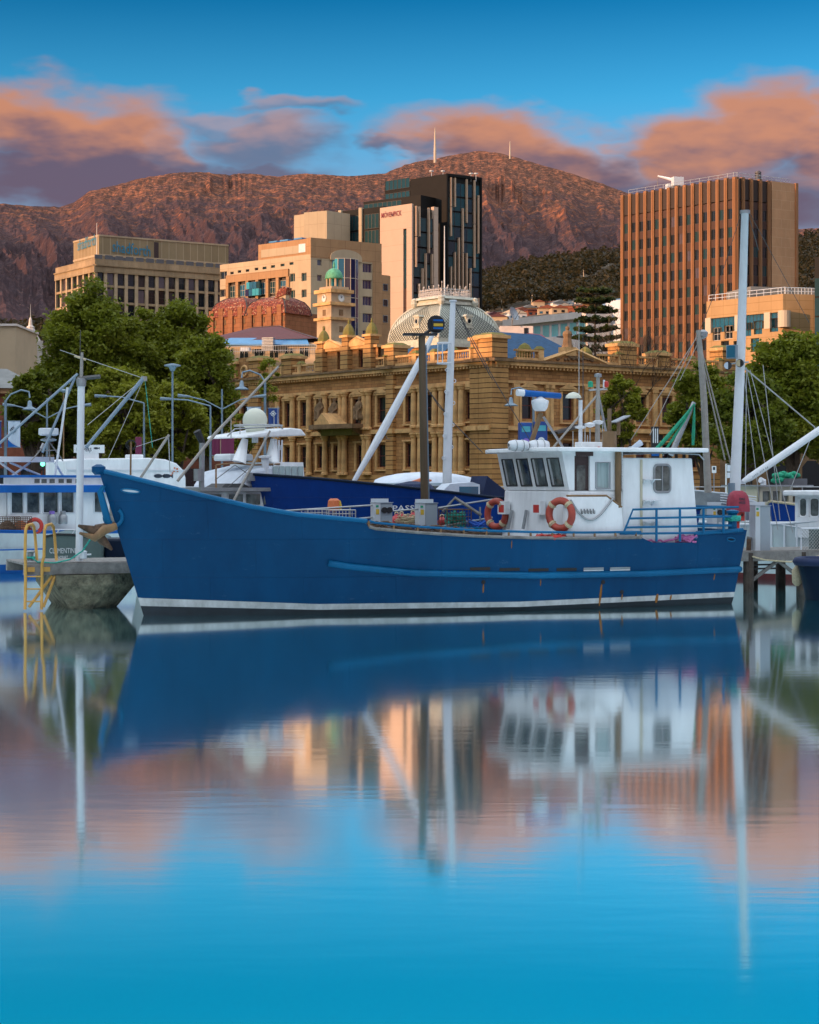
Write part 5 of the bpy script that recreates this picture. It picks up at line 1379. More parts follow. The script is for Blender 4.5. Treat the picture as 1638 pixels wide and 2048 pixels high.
def tree(name, label, pxa, pxb, pytop, pybot, Y, mname, n=14000, seed=1, clusters=70, leaf=.2, trunk=.35, group=None, sparse=1.0, depth=None, shape=None):
    r = np.random.default_rng(seed); rp = random.Random(seed)
    cx = ((pxa + pxb) / 2 - CX) / F * Y; rx = (pxb - pxa) / 2 / F * Y
    z1 = CZ + (HY - pytop) / F * Y; z0 = CZ + (HY - pybot) / F * Y; rz = (z1 - z0) / 2; zc_ = (z0 + z1) / 2; ry = depth or rx * .85
    base = Vector((cx, Y, GZ)); o = thing(name, label, 'tree', base, group)
    n = int(n * 2.4); leaf *= .8; clusters = int(clusters * 1.7); cl = []
    while len(cl) < clusters:
        d = r.normal(size=3); d /= np.linalg.norm(d); k = r.uniform(.35, 1.0) ** .6
        w = 1.0 - .30 * max(0, d[2]) ** 2 * (0.5 if shape is None else shape)
        k *= r.uniform(.82, 1.06)
        cl.append((d[0] * rx * k * w, d[1] * ry * k * w, d[2] * rz * k))
    cl = np.array(cl); rad = r.uniform(.12, .24, clusters) * (rx + rz) / 2 * sparse
    ids = r.integers(0, clusters, n)
    q = r.normal(size=(n, 3)); q /= np.linalg.norm(q, axis=1)[:, None]; q *= (r.uniform(0, 1, n) ** .45)[:, None]; q[:, 2] *= .7
    q[r.uniform(0, 1, n) < .2] *= 1.5; C = cl[ids] + q * rad[ids][:, None]
    C += np.array([0, 0, zc_ - GZ])
    me = leaf_mesh('crown', C, r.uniform(.6, 1.3, n) * leaf, mname, seed)
    c = bpy.data.objects.new('crown', me); COL.objects.link(c); c.parent = o; OFF[c] = OFF[o]
    mb = MB(); zt_ = zc_ + rz * .45
    pts = [base + Vector((rp.uniform(-.25, .25) * i, rp.uniform(-.25, .25) * i, (zt_ - GZ) * i / 6)) for i in range(7)]; mb.tube(pts, [trunk * (1.15 - .13 * i) for i in range(7)], 8)
    for i in range(0, clusters, max(1, clusters // 34)):
        e = base + Vector(cl[i]) + Vector((0, 0, zc_ - GZ)); j = rp.randint(1, 5); s_ = pts[j]
        m_ = s_.lerp(e, .55) + Vector((0, 0, rp.uniform(-.3, .9)))
        mb.tube([s_, m_, e], [trunk * (.5 - .05 * j), trunk * .2, trunk * .07], 5)
    mb.build('trunk', 'bark', o)
    return o
G_ = 'street trees on the waterfront'
tree('leafy_tree', 'tall dark green tree at the left, crown topping the office block', 75, 300, 578, 880, 140, 'leaf_mid', 26000, 1, 120, .23, .42, G_)
tree('leafy_tree', 'broad green tree in front of the office block, right of the tallest', 235, 455, 600, 900, 145, 'leaf_mid', 26000, 2, 120, .23, .42, G_)
tree('leafy_tree', 'lower dark tree at the left edge beside the grey roof', 5, 135, 730, 905, 125, 'leaf_dark', 13000, 3, 55, .2, .35, G_)
tree('leafy_tree', 'bright yellow-green tree low in the middle of the left clump', 170, 330, 730, 930, 118, 'leaf_light', 15000, 4, 60, .19, .3, G_)
tree('leafy_tree', 'dark tree beside the sandstone building, right end of the left clump', 340, 475, 655, 915, 130, 'leaf_mid', 17000, 5, 66, .2, .35, G_)
tree('leafy_tree', 'yellow-green tree behind the white fish kiosk', 270, 420, 760, 930, 122, 'leaf_light', 12000, 15, 50, .19, .3, G_)
tree('leafy_tree', 'large green tree at the right edge before the tan building', 1495, 1690, 650, 940, 112, 'leaf_mid', 22000, 6, 85, .19, .35, G_)
tree('leafy_tree', 'thin light tree behind the tall grey mast', 1335, 1470, 715, 930, 120, 'leaf_mid', 8500, 7, 60, .17, .2, G_, .9)
tree('leafy_tree', 'dense tree between white crane mast and right edge', 1420, 1580, 735, 960, 106, 'leaf_dark', 15000, 8, 60, .18, .3, G_)
tree('leafy_tree', 'slim young tree before the right sandstone wing', 1195, 1295, 742, 895, 150, 'leaf_light', 5000, 9, 42, .19, .14, G_, .8)
tree('sapling', 'wispy sapling between street lamp and sandstone facade', 518, 556, 690, 830, 190, 'leaf_light', 700, 10, 14, .2, .08, None, .9)
tree('sapling', 'small leafy sapling behind the radar dome', 455, 520, 830, 905, 120, 'leaf_light', 2200, 12, 18, .16, .09)
tree('leafy_tree', 'low dark tree under the tallest left tree, behind the lattice radar', 70, 190, 775, 925, 128, 'leaf_dark', 9000, 21, 45, .2, .3, G_)
# bare winter trees before the brown tower
for i, (px, py, Y) in enumerate(((1265, 662, 236), (1305, 668, 238))):
    p = at(px, HY, Y); zt_ = CZ + (HY - py) / F * Y; mb = MB(); rp = random.Random(40 + i)
    def br(a, d, ln, r_, lv):
        e = a + d * ln; mb.tube([a, a.lerp(e, .5) + Vector((rp.uniform(-.1, .1), 0, rp.uniform(-.05, .1))) * ln * .5, e], [r_, r_ * .8, r_ * .6], 4, False)
        if lv == 0: return
        for _ in range(3):
            d2 = (d + Vector((rp.uniform(-.75, .75), rp.uniform(-.75, .75), rp.uniform(-.1, .5)))).normalized(); br(e, d2, ln * rp.uniform(.62, .82), r_ * .6, lv - 1)
    h = zt_ - GZ; br(Vector((p.x, p.y, GZ)), Vector((0, 0, 1)), h * .34, .16, 5)
    o = thing('bare_tree', ('leafless tree before the brown tower, left of two', 'leafless tree before the brown tower, right of two')[i], 'tree', (p.x, p.y, GZ)); mb.build('branches', 'bark', o)
# dark pine
p = at(1190, HY, 285); o = thing('pine_tree', 'tall dark layered pine left of the brown tower', 'tree', (p.x, p.y, GZ))
zt_ = CZ + (HY - 582) / F * 285; mb = MB().tube([(p.x, p.y, GZ), (p.x, p.y, zt_)], [.45, .06], 7); r = np.random.default_rng(5); pts = []
lay = 11
for i in range(lay):
    z = zt_ - .5 - (zt_ - 17) * (i / lay) ** 1.0; ln = 2.0 + 3.2 * ((i + .3) / lay) ** .6
    for k in range(8):
        a = k * math.pi / 4 + i * .5 + r.uniform(-.2, .2); L_ = ln * r.uniform(.78, 1.1)
        e = Vector((p.x + L_ * math.cos(a), p.y + L_ * math.sin(a), z + .5 * r.uniform(.3, 1)))
        s_ = Vector((p.x, p.y, z)); mb.tube([s_, s_.lerp(e, .6) - Vector((0, 0, .12)), e], [.07, .05, .02], 4, False)
        for q in range(int(190 * L_ / 3)):
            f_ = r.uniform(.3, 1.03) ** .7; c = s_.lerp(e, f_); pts.append((c.x + r.normal() * .24 - p.x, c.y + r.normal() * .24 - p.y, c.z + .08 + abs(r.normal()) * .2 - GZ))
mb.build('trunk', 'bark', o)
me = leaf_mesh('crown', np.array(pts), r.uniform(.2, .42, len(pts)), 'leaf_pine', 6); c = bpy.data.objects.new('crown', me); COL.objects.link(c); c.parent = o
# far wooded slope: one mass of gum trees
n = 2600
px = np.concatenate([rng.uniform(935, 1260, 1900), rng.uniform(1585, 1700, 500), rng.uniform(-40, 120, 200)]); tt = rng.uniform(.16, 1.0, n) ** .9
ok = ~((px > 940) & (px < 1200) & (tt < .5)) & ~((px > 1050) & (abs((px - 1050) * .6 - (tt - .62) * 600) < 10))
px, tt = px[ok], tt[ok]; X, Yt, Zt = hill_pos(px, tt); n = len(px)
k = 46; hgt = rng.uniform(9, 17, n); C = []
q = rng.normal(size=(n, k, 3)); q /= np.linalg.norm(q, axis=2)[..., None]; q *= rng.uniform(.3, 1, (n, k, 1)) ** .5
wd = hgt * rng.uniform(.28, .42, n)
C = np.stack([X[:, None] + q[..., 0] * wd[:, None], Yt[:, None] + q[..., 1] * wd[:, None], Zt[:, None] + hgt[:, None] * .62 + q[..., 2] * hgt[:, None] * .34], -1).reshape(-1, 3)
me = leaf_mesh('forest', C, np.repeat(hgt * .11, k) * rng.uniform(.7, 1.4, n * k), 'leaf_gum', 8)
fo = bpy.data.objects.new('forest', me); COL.objects.link(fo); tag(fo, 'dark gum forest covering the slope behind the town', 'forest', None, 'stuff')
mb = MB()
for i in range(0, n, 16):
    b_ = Vector((X[i], Yt[i], Zt[i] - 1)); mb.tube([b_, b_ + Vector((rng.uniform(-1, 1), 0, hgt[i] * .75))], [.5, .25], 4, False)
ob = mb.build('forest_trunks', 'frame_cream', None); tag(ob, 'pale bare gum trunks among the forest on the slope', 'forest', None, 'stuff')
# ================================================================== BOATS
def hull(root, fr, L, hb, sheer, rake=1.0, n=60, kf=(.65, .42), stern=.88, bands=(), bottom=-.5, trake=.25, deckdrop=.7, deck='timber_grey', cap=None, capr=.06, stemz=None):
    """lofted hull; bands: (name, material, f_lo(k), f_hi(k), rows); z functions of k = 0 bow .. 1 stern"""
    zs0 = stemz or sheer(0)
    def prof(k, z):
        zs = max(.3, sheer(k)); h = min(1.1, max(0, z / zs))
        f = kf[0] + (kf[1] - kf[0]) * h; p = 1.75 + .5 * h
        w = 1 - max(0, 1 - min(1, k / f)) ** p
        w *= 1 - (1 - stern) * (max(0, (k - .55) / .45)) ** 2
        w *= (.84 + .16 * h)
        if z < 0: w *= max(.05, 1 + z * .55)
        u0 = -rake * max(z, -.3) / zs0; u1 = L + trake * (z / zs - .3)
        return u0 + k * (u1 - u0), hb * w
    ks = sorted(set([0, .004, .012, .025, .045] + [i / n for i in range(n + 1)]))
    for (nm, m, lo, hi, rows) in bands:
        mb = MB()
        for sg in (1, -1):
            b = len(mb.v)
            for k in ks:
                for j in range(rows + 1):
                    z = lo(k) + (hi(k) - lo(k)) * j / rows
                    u, v = prof(k, z); mb.v.append(fr.p(u, sg * v, z))
            for i in range(len(ks) - 1):
                for j in range(rows):
                    q = (b + i * (rows + 1) + j, b + (i + 1) * (rows + 1) + j, b + (i + 1) * (rows + 1) + j + 1, b + i * (rows + 1) + j + 1)
                    mb.f.append(q if sg > 0 else q[::-1])
        # transom
        zs_ = [lo(1) + (hi(1) - lo(1)) * j / rows for j in range(rows + 1)]
        for j in range(rows):
            (ua, va), (ub, vb) = prof(1, zs_[j]), prof(1, zs_[j + 1])
            mb.quad(fr.p(ua, va, zs_[j]), fr.p(ua, -va, zs_[j]), fr.p(ub, -vb, zs_[j + 1]), fr.p(ub, vb, zs_[j + 1]))
        mb.build(nm, m, root, smooth=True)
    mb = MB()
    for i in range(len(ks) - 1):
        a, c = ks[i], ks[i + 1]; za, zc_ = sheer(a) - deckdrop, sheer(c) - deckdrop
        (ua, va), (uc, vc) = prof(a, za), prof(c, zc_)
        mb.quad(fr.p(ua, va - .03, za), fr.p(uc, vc - .03, zc_), fr.p(uc, -vc + .03, zc_), fr.p(ua, -va + .03, za))
    mb.build('deck', deck, root)
    if cap:
        for sg in (1, -1):
            pts = []
            for k in ks: u, v = prof(k, sheer(k)); pts.append(fr.p(u, sg * v, sheer(k)))
            MB().tube(pts, capr, 6).build('gunwale', cap, root, smooth=True)
    return prof

# ---------------------------------------------------------------- the big blue fishing boat
BF = Fr((-6.59, 44.6), R(22))
BT = thing('fishing_boat', 'large dark blue fishing boat with white wheelhouse moored in the foreground', 'boat', (-6.59 + 7.4, 44.6 + 3.0, 0))
LB, HB = 15.95, 2.35
sh_px = [190, 208, 286, 407, 505, 596, 736, 738, 840, 955, 1060, 1165, 1286, 1297, 1385, 1391, 1477, 1520]
sh_py = [938, 943, 962, 992, 1014.5, 1030, 1043, 1057, 1066, 1073, 1076, 1077, 1075.5, 1084.5, 1085, 1067, 1061, 1058]
def wbow(k, h):
    f = .65 - .23 * h; return 1 - max(0, 1 - min(1, k / f)) ** (1.75 + .5 * h)
def fit(tpx, tpy, k, z=2.0):
    for _ in range(4):
        u = -1.12 * z / 3.6 + k * (LB + .2 + 1.12 * z / 3.6); h = min(1, z / 2.4)
        v = HB * wbow(k, h) * (1 - .12 * max(0, (k - .55) / .45) ** 2) * (.84 + .16 * h)
        p = BF.p(u, v, 0); px = CX + p.x / p.y * F
        z = CZ + (HY - np.interp(px, tpx, tpy)) / F * p.y
    return z
_kk = np.linspace(0, 1, 401)
_sh = np.array([fit(sh_px, sh_py, k, 3.0) for k in _kk])
sheerM = lambda k: float(np.interp(k, _kk, _sh))
_st = np.array([fit([250, 285, 640, 1050, 1470, 1500], [1192, 1196, 1208, 1203, 1184, 1183], k, .3) for k in _kk])
_sb = np.array([fit([250, 285, 640, 1050, 1470, 1500], [1209, 1212, 1219.5, 1213.5, 1194, 1193], k, .2) for k in _kk])
st = lambda k: float(np.interp(k, _kk, _st)); sb_ = lambda k: float(np.interp(k, _kk, _sb))
pr = hull(BT, BF, LB, HB, sheerM, 1.12, 110, bands=[('hull', 'hull_blue', st, sheerM, 14), ('boot_stripe', 'boot_white', sb_, st, 1), ('antifouling', 'antifoul', lambda k: -.55, sb_, 3)], cap=None, deckdrop=.75, stern=.88, trake=.25)
_r = np.array([fit([600, 656, 700, 830, 1070, 1300, 1490], [1119, 1126, 1133, 1146, 1151, 1147, 1138], k, 1.0) for k in _kk])
def side(k, z, off=0):
    u, v = pr(k, z); return BF.p(u, v + off, z)
def k_at(px, z):
    lo, hi = 0, 1
    for _ in range(40):
        m_ = (lo + hi) / 2; p = side(m_, z)
        if CX + p.x / p.y * F < px: lo = m_
        else: hi = m_
    return (lo + hi) / 2
k0 = k_at(656, 1.2)
for sg in (1, -1):
    pts = []
    for k in np.linspace(k0, 1.0, 70):
        z = float(np.interp(k, _kk, _r)); u, v = pr(k, z); pts.append(BF.p(u, sg * (v + .03), z))
    MB().tube(pts, .085, 8).build('rub_rail', 'rail_blue', BT, smooth=True)
u, v = pr(1, _r[-1]); MB().tube([BF.p(u + .02, v, _r[-1]), BF.p(u + .02, -v, _r[-1])], .085, 8).build('rub_rail', 'rail_blue', BT, smooth=True)
# gunwale capping along the high bow bulwark and the stern bulwark
for (a, b) in ((195, 735), (1392, 1485)):
    for sg in (1, -1):
        pts = []
        for k in np.linspace(0 if a < 200 else k_at(a, 2), min(1, k_at(b, 2)), 40): u, v = pr(k, sheerM(k)); pts.append(BF.p(u, sg * v, sheerM(k) + .01))
        MB().tube(pts, .06, 7).build('gunwale', 'rail_blue', BT, smooth=True)
# pale capping board of the waist + open rail above with posts
for sg in (1, -1):
    pts, rl = [], []
    for k in np.linspace(k_at(739, 2), k_at(1284, 2), 50):
        u, v = pr(k, sheerM(k)); pts.append(BF.p(u, sg * v, sheerM(k) + .01)); rl.append(BF.p(u, sg * (v - .02), sheerM(k) + .155))
    MB().tube(pts, .045, 6).build('capping', 'timber_grey', BT); MB().tube(rl, .035, 6).build('waist_rail', 'rail_blue', BT)
    for i in range(0, 50, 4): MB().tube([pts[i], rl[i]], .03, 5).build('rail_post', 'wood_brown', BT)
# freeing ports, drain holes and rust runs
for i, px in enumerate((960, 1019, 1077, 1133, 1187, 1240)):
    z = float(np.interp(k_at(px, 1.05), _kk, _r)) + .155; k1, k2 = k_at(px - 20, z), k_at(px + 20, z)
    mb = MB(); mb.hexa([side(k1, z - .045, -.03), side(k2, z - .045, -.03), side(k2, z - .045, .012), side(k1, z - .045, .012), side(k1, z + .03, -.03), side(k2, z + .03, -.03), side(k2, z + .03, .012), side(k1, z + .03, .012)])
    mb.build('freeing_port', 'black' if i < 4 else 'metal_grey', BT)
    if i > 3: MB().tube([side(k1, z - .05, .015), side(k2, z - .05, .015)], .012, 5).build('port_lip', 'letter_white', BT)
for px, py in ((966, 1164), (1205, 1164), (1245, 1184)):
    k = k_at(px, .6); z = BF.z(py, *[x for x in pr(k, .6)]); c = side(k, z, .0)
    MB().tube([c + BF.ey * -.02, c + BF.ey * .02], .055, 10).build('drain_hole', 'black', BT)
for px, y0, y1, w in ((1202, 1168, 1212, .035), (1317, 1188, 1206, .045), (1345, 1190, 1200, .03), (966, 1168, 1186, .02), (1246, 1188, 1200, .02), (1080, 1158, 1172, .015), (1425, 1146, 1160, .02), (1020, 1080, 1096, .012)):
    k = k_at(px, .5); u, v = pr(k, .5); za, zb = BF.z(y0, u, v), BF.z(y1, u, v); dk = w / 16
    mb = MB(); pts = []
    n_ = 6
    for j in range(n_ + 1):
        z = za + (zb - za) * j / n_; ww = dk * (.35 + .65 * math.sin(math.pi * (j + .4) / (n_ + .8)))
        mb.v += [side(k - ww, z, .006), side(k + ww, z, .006)]
    for j in range(n_): mb.f.append((2 * j, 2 * j + 1, 2 * j + 3, 2 * j + 2))
    mb.build('rust_run', 'rust', BT)
# hawse ports
def hawse(px, py, rx, rz):
    k = k_at(px, 3.0 if px < 600 else 1.8); z = BF.z(py, *pr(k, 3.0 if px < 600 else 1.8)); mb = MB(); pts = []
    for a in np.linspace(0, 2 * math.pi, 21): kk = k + rx * math.cos(a) / 16; pts.append(side(kk, z + rz * math.sin(a) - rx * math.cos(a) * .12, .012))
    MB().tube(pts, .022, 5).build('hawse_rim', 'rail_blue', BT); MB().add(pts[:-1], [tuple(range(20))]).build('hawse_port', 'metal_white' if px < 600 else 'hull_navy', BT)
hawse(263, 982, .19, .05); hawse(1462, 1079, .13, .05)
# bow: stem head, anchor and roller
zs0 = sheerM(0); sp_ = BF.p(-1.12 * zs0 / 3.6, 0, zs0)
MB().lathe(sp_ + Vector((0, 0, -.12)), [(.1, 0), (.17, .08), (.17, .2), (.06, .26)], 10).build('stem_head', 'hull_blue', BT)
kq = 0.0
def stem(z, off=0.1): return BF.p(-1.12 * z / 3.6 - off, 0.12, z)
zA = CZ + (HY - 1000) / F * 44.3
mb = MB().tube([stem(zA + .35, .02), stem(zA + .2, .16), stem(zA - .25, .18), stem(zA - .55, .2), stem(zA - .7, .05)], [.05, .08, .09, .1, .06], 7)
mb.torus(stem(zA - .42, .02), BF.ey, .22, .05, 14, 6, 0, math.pi * 1.3); mb.build('anchor_hook', 'rail_blue', BT, smooth=True)
anc = thing('anchor', 'rusty brown stockless anchor hanging at the blue bow', 'anchor', stem(zA - .9, .5))
MB().tube([stem(zA - .62, .05), stem(zA - .72, .55)], [.1, .12], 8).build('shank', 'rope_brown', anc)
MB().tube([stem(zA - .62, .95), stem(zA - .74, .6), stem(zA - 1.0, .45), stem(zA - 1.22, .3)], [.03, .13, .12, .03], 7).build('fluke', 'rope_brown', anc, smooth=True)
MB().tube([stem(zA - .64, -.02) + Vector((0, -.2, 0)), stem(zA - .72, .3) + Vector((0, -.2, 0)), stem(zA - .92, .62) + Vector((0, -.1, 0)), stem(zA - .8, .98)], [.09, .12, .1, .03], 7).build('fluke', 'wood_brown', anc, smooth=True)

# ---- wheelhouse: front wall at u=uF, near side at v=2.0
vN = 2.0
def bs(px, v=vN): return BF.s(px, v)
def bz(py, px, v=vN): s = BF.s(px, v); return BF.z(py, s, v)
uF = bs(1132); uA = bs(1399)
zd = 1.65                                   # deck inside the bulwark
zR = bz(903, 1132)                          # underside of roof
uM = bs(1245)                               # where the taller aft house begins
zWb, zWt = bz(972, 1132), bz(916, 1132)     # front windows
rakeF = .22
# lower front house
MB().hexa([BF.p(uF, -vN, zd), BF.p(uF, vN, zd), BF.p(uM, vN, zd), BF.p(uM, -vN, zd), BF.p(uF + .10, -vN, zWb - .12), BF.p(uF + .10, vN, zWb - .12), BF.p(uM, vN, zWb - .12), BF.p(uM, -vN, zWb - .12)]).build('lower_house', 'cabin_white', BT, bevel=.05)
# upper front: raked window wall (top leans forward) with window openings
zt0 = zWb - .12
class FF:                                   # front-face frame: along v, up along the rake
    def p(self, s, d, z):
        k = (z - zt0) / (zR - zt0); return BF.p(uF + .10 - rakeF * k - d, s, z)
ff = FF(); mb = MB(); hl = []
nW = 4; wv = (2 * vN - .25) / nW
for i in range(nW): a = -vN + .12 + i * wv; hl.append((a + .13, a + wv - .13, zWb, zWt))
holes_wall(mb, ff, -vN, vN, zt0, zR, hl, .08); mb.build('window_wall', 'cabin_white', BT)
for a, b, c, e in hl: 
    k = MB().quad(ff.p(a, -.07, c), ff.p(b, -.07, c), ff.p(b, -.07, e), ff.p(a, -.07, e)).build('front_window', 'cabin_glass', BT)
    MB().tube([ff.p(a, .01, c), ff.p(b, .01, c), ff.p(b, .01, e), ff.p(a, .01, e), ff.p(a, .01, c)], .022, 4).build('window_seal', 'rubber', k)
# near side wall of the bridge, with opening for side window, door and curtained window
holes = [(bs(1118 + 20), bs(1131 + 10), 0, 0)]
sW = (bs(1137), bs(1145), zWb, zWt)
sD = (bs(1149), bs(1180), zd + .35, bz(912, 1160)); sC = (bs(1192), bs(1219), bz(977, 1205), bz(925, 1205))
mb = MB(); S_ = BF.sub(0, vN)
holes_wall(mb, S_, uF + .16, uM + .01, zt0, zR, [sD, sC], .12)
mb.add([S_.p(uF + .10, 0, zt0), S_.p(uF + .16, 0, zt0), S_.p(uF + .16, 0, zR), S_.p(uF + .10 - rakeF, 0, zR)], [(0, 1, 2, 3)])
mb.build('bridge_side', 'cabin_white', BT)
MB().hexa([BF.p(uF + .2, -vN, zt0), BF.p(uF + .2, -vN + .06, zt0), BF.p(uM, -vN + .06, zt0), BF.p(uM, -vN, zt0), BF.p(uF, -vN, zR), BF.p(uF, -vN + .06, zR), BF.p(uM, -vN + .06, zR), BF.p(uM, -vN, zR)]).build('bridge_far_side', 'cabin_white', BT)
MB().box(BF, uM - .06, uM, -vN, vN, zt0, zR).build('bridge_bulkhead', 'wood_dark', BT)
MB().box(S_, sD[0], sD[1], -.14, -.08, zt0, sD[3]).build('door', 'wood_dark', BT)
o = MB().box(S_, sD[0] + .1, sD[1] - .1, -.085, -.07, bz(985, 1165), bz(930, 1165)).build('door_pane', 'cabin_glass', BT)
MB().box(S_, sD[0] + .03, sD[1] + .08, -.02, .03, sD[3], sD[3] + .12).build('door_lintel', 'wood_dark', BT)
o = MB().box(S_, sC[0], sC[1], -.11, -.08, sC[2], sC[3]).build('curtain_window', 'curtain_glass', BT)
a, b, c, e = sC; MB().tube([S_.p(a, .01, c), S_.p(b, .01, c), S_.p(b, .01, e), S_.p(a, .01, e), S_.p(a, .01, c)], .03, 5).build('window_seal', 'frame_grey', o)
a, b, c, e = sW; b = a + .42
o = MB().hexa([S_.p(a, .0, c), S_.p(b, .0, c), S_.p(b, .012, c), S_.p(a, .012, c), S_.p(a - .12, .0, e), S_.p(b, .0, e), S_.p(b, .012, e), S_.p(a - .12, .012, e)]) if False else None
# side box with sloped end below the door
vX = 2.16
x0, x1, x2 = bs(1134, vX), bs(1213, vX), bs(1243, vX); zt_ = bz(993, 1150, vX)
MB().slab(BF, [(x0, vN - .1), (x0, vX), (x1, vX), (x1, vN - .1)], zd, zt_).build('side_locker', 'cabin_white', BT, bevel=.03)
MB().prism(BF, [(x1 - .01, zd), (bs(1250, vX), zd), (x2, zt_ - .30), (x1 - .01, zt_ - .001)], vN - .1, vX - .002).build('side_locker_end', 'cabin_white', BT)
MB().tube([BF.p(x0, vX - .02, zt_ + .02), BF.p(x1, vX - .02, zt_ + .02), BF.p(x2 + .02, vX - .02, zt_ - .28)], .028, 6).build('locker_edge', 'wood_brown', BT)
# tall aft house
zA1 = bz(916, 1330)
MB().hexa([BF.p(uM, -vN, zd - .25), BF.p(uM, vN, zd - .25), BF.p(uA + .02, vN, zd - .25), BF.p(uA + .02, -vN, zd - .25), BF.p(uM, -vN, zA1), BF.p(uM, vN, zA1), BF.p(uA - .22, vN, zA1), BF.p(uA - .22, -vN, zA1)]).build('aft_house', 'cabin_white', BT, bevel=.04)
MB().box(BF, bs(1280) , bs(1284), vN + .002, vN + .03, zd, zA1 - .05).build('house_seam', 'cabin_cream', BT)
a, b, c, e = bs(1308), bs(1340), bz(984, 1325), bz(930, 1325)
def rrect(f, a, b, c, e, d, r=.1, n=5):
    pts = []
    for (x, z, s_) in ((b - r, e - r, 0), (a + r, e - r, 1), (a + r, c + r, 2), (b - r, c + r, 3)):
        for i in range(n + 1): t_ = math.pi / 2 * (s_ + i / n); pts.append(f.p(x + r * math.cos(t_), d, z + r * math.sin(t_)))
    return pts
pts = rrect(BF, a, b, c, e, vN + .012); o = MB().add(pts, [tuple(range(len(pts)))]).build('side_window', 'cabin_glass', BT)
MB().tube(pts + [pts[0]], .035, 6).tube([BF.p((a + b) / 2, vN + .02, c), BF.p((a + b) / 2, vN + .02, e)], .022, 5).build('window_frame', 'metal_grey', o)
for py in (960, 1002, 1045):
    for px in (1286, 1303):
        s = bs(px, vN); z = bz(py, px); mb = MB(); mb.prism(BF.turn(s, vN, -math.pi / 2), [(0, z), (.16, z), (.0, z - .12)], -.02, .02); mb.box(BF, s - .02, s + .2, vN + .001, vN + .17, z, z + .025); mb.build('step_bracket', 'metal_white', BT)
# roof slab
zr0 = bz(907, 1000, 2.25); rl, rr2 = bs(972, 2.35), bs(1418, 2.3)
MB().slab(BF, [(uF - .62, -1.5), (uF - .62, 1.5), (uF - .35, 2.3), (rr2, 2.3), (rr2, -2.3), (uF - .35, -2.3)], zR, zR + .11).build('roof', 'cabin_white', BT, bevel=.025)
# exhaust pipe at the break of the house
s = bs(1237, 2.1); MB().tube([BF.p(s, vN + .08, zt_ - .3), BF.p(s, vN + .08, zR)], .085, 10).build('exhaust_pipe', 'exhaust_brown', BT)
MB().tube([BF.p(s, 1.6, zR + .1), BF.p(s, 1.6, zR + .55)], .19, 12).build('funnel', 'exhaust_brown', BT); MB().tube([BF.p(s, 1.6, zR + .5), BF.p(s, 1.6, zR + 1.15)], .055, 8).build('funnel_pipe', 'exhaust_brown', BT)
# hose loop on the side box, racks
pts = []; 
for i in range(25):
    q = i / 24; px_ = 1140 + 86 * q; py_ = 1000 + 42 * math.sin(math.pi * q) * (1.15 - .3 * q) - 5 * q; pts.append(BF.p(bs(px_, vX), vX + .03, bz(py_, px_, vX)))
MB().tube(pts, .028, 6).build('hose', 'metal_grey', BT)
for i in range(5):
    s = bs(1162 + i * 6, vX); z = bz(1027, 1170, vX); MB().tube([BF.p(s, vX + .01, z + .12), BF.p(s, vX + .03, z), BF.p(s, vX + .1, z), BF.p(s, vX + .1, z + .08)], .012, 4).build('hook', 'wire', BT)
# V brackets on the lower front wall + red boxes + lifebuoys
def lifebuoy(label, c, ax, r=.36):
    lb = thing('lifebuoy', label, 'lifebuoy', c, 'lifebuoys on the blue boat'); MB().torus(c, ax, r, .095, 28, 10).build('ring', 'lifebuoy', lb, smooth=True)
    axn = Vector(ax).normalized(); e1 = axn.cross(Vector((0, 0, 1))).normalized(); e2 = axn.cross(e1)
    for k in range(4):
        a = math.pi / 4 + k * math.pi / 2; q = c + (e1 * math.cos(a) + e2 * math.sin(a)) * r; tdir = (e1 * -math.sin(a) + e2 * math.cos(a))
        MB().torus(q, tdir, .104, .018, 12, 5).tube([q - tdir * .05, q + tdir * .05], .102, 12).build('band', 'rope_cream', lb)
fn = -BF.ex
def front(px, py, off=.12): # point on the lower front wall
    k = (px - CX) / F; o_ = BF.p(uF + .02 - off, 0, 0); v = (k * o_.y - o_.x) / (BF.ey.x - k * BF.ey.y); p = BF.p(uF + .02 - off, v, 0); return Vector((p.x, p.y, CZ + (HY - py) / F * p.y)), v
c, v = front(993, 1028, .16); lifebuoy('orange lifebuoy on the far front corner of the white wheelhouse', c, (fn + BF.ey * .35).normalized())
c, v = front(1121, 1029, .18); lifebuoy('orange lifebuoy on the wheelhouse front next to the side locker', c, (fn + BF.ey * .55).normalized(), .36)
for px in (1013, 1083):
    c, v = front(px, 1014, .0); f_ = Fr((c.x, c.y), BF.ang - math.pi / 2)
    o = MB().box(f_, -.24, .24, 0, .16, c.z - .2, c.z + .16).build('wall_box', 'cabin_white', BT); MB().box(f_, -.17, .17, .161, .165, c.z - .15, c.z + .06).build('box_sign', 'red', o)
for px, py, px2, py2 in ((1024, 1020, 1016, 1058), (1053, 1020, 1046, 1058)):
    a, _ = front(px, py, .03); b, _ = front(px2, py2, .12); MB().tube([a, b], .05, 6).build('bracket', 'metal_grey', BT)
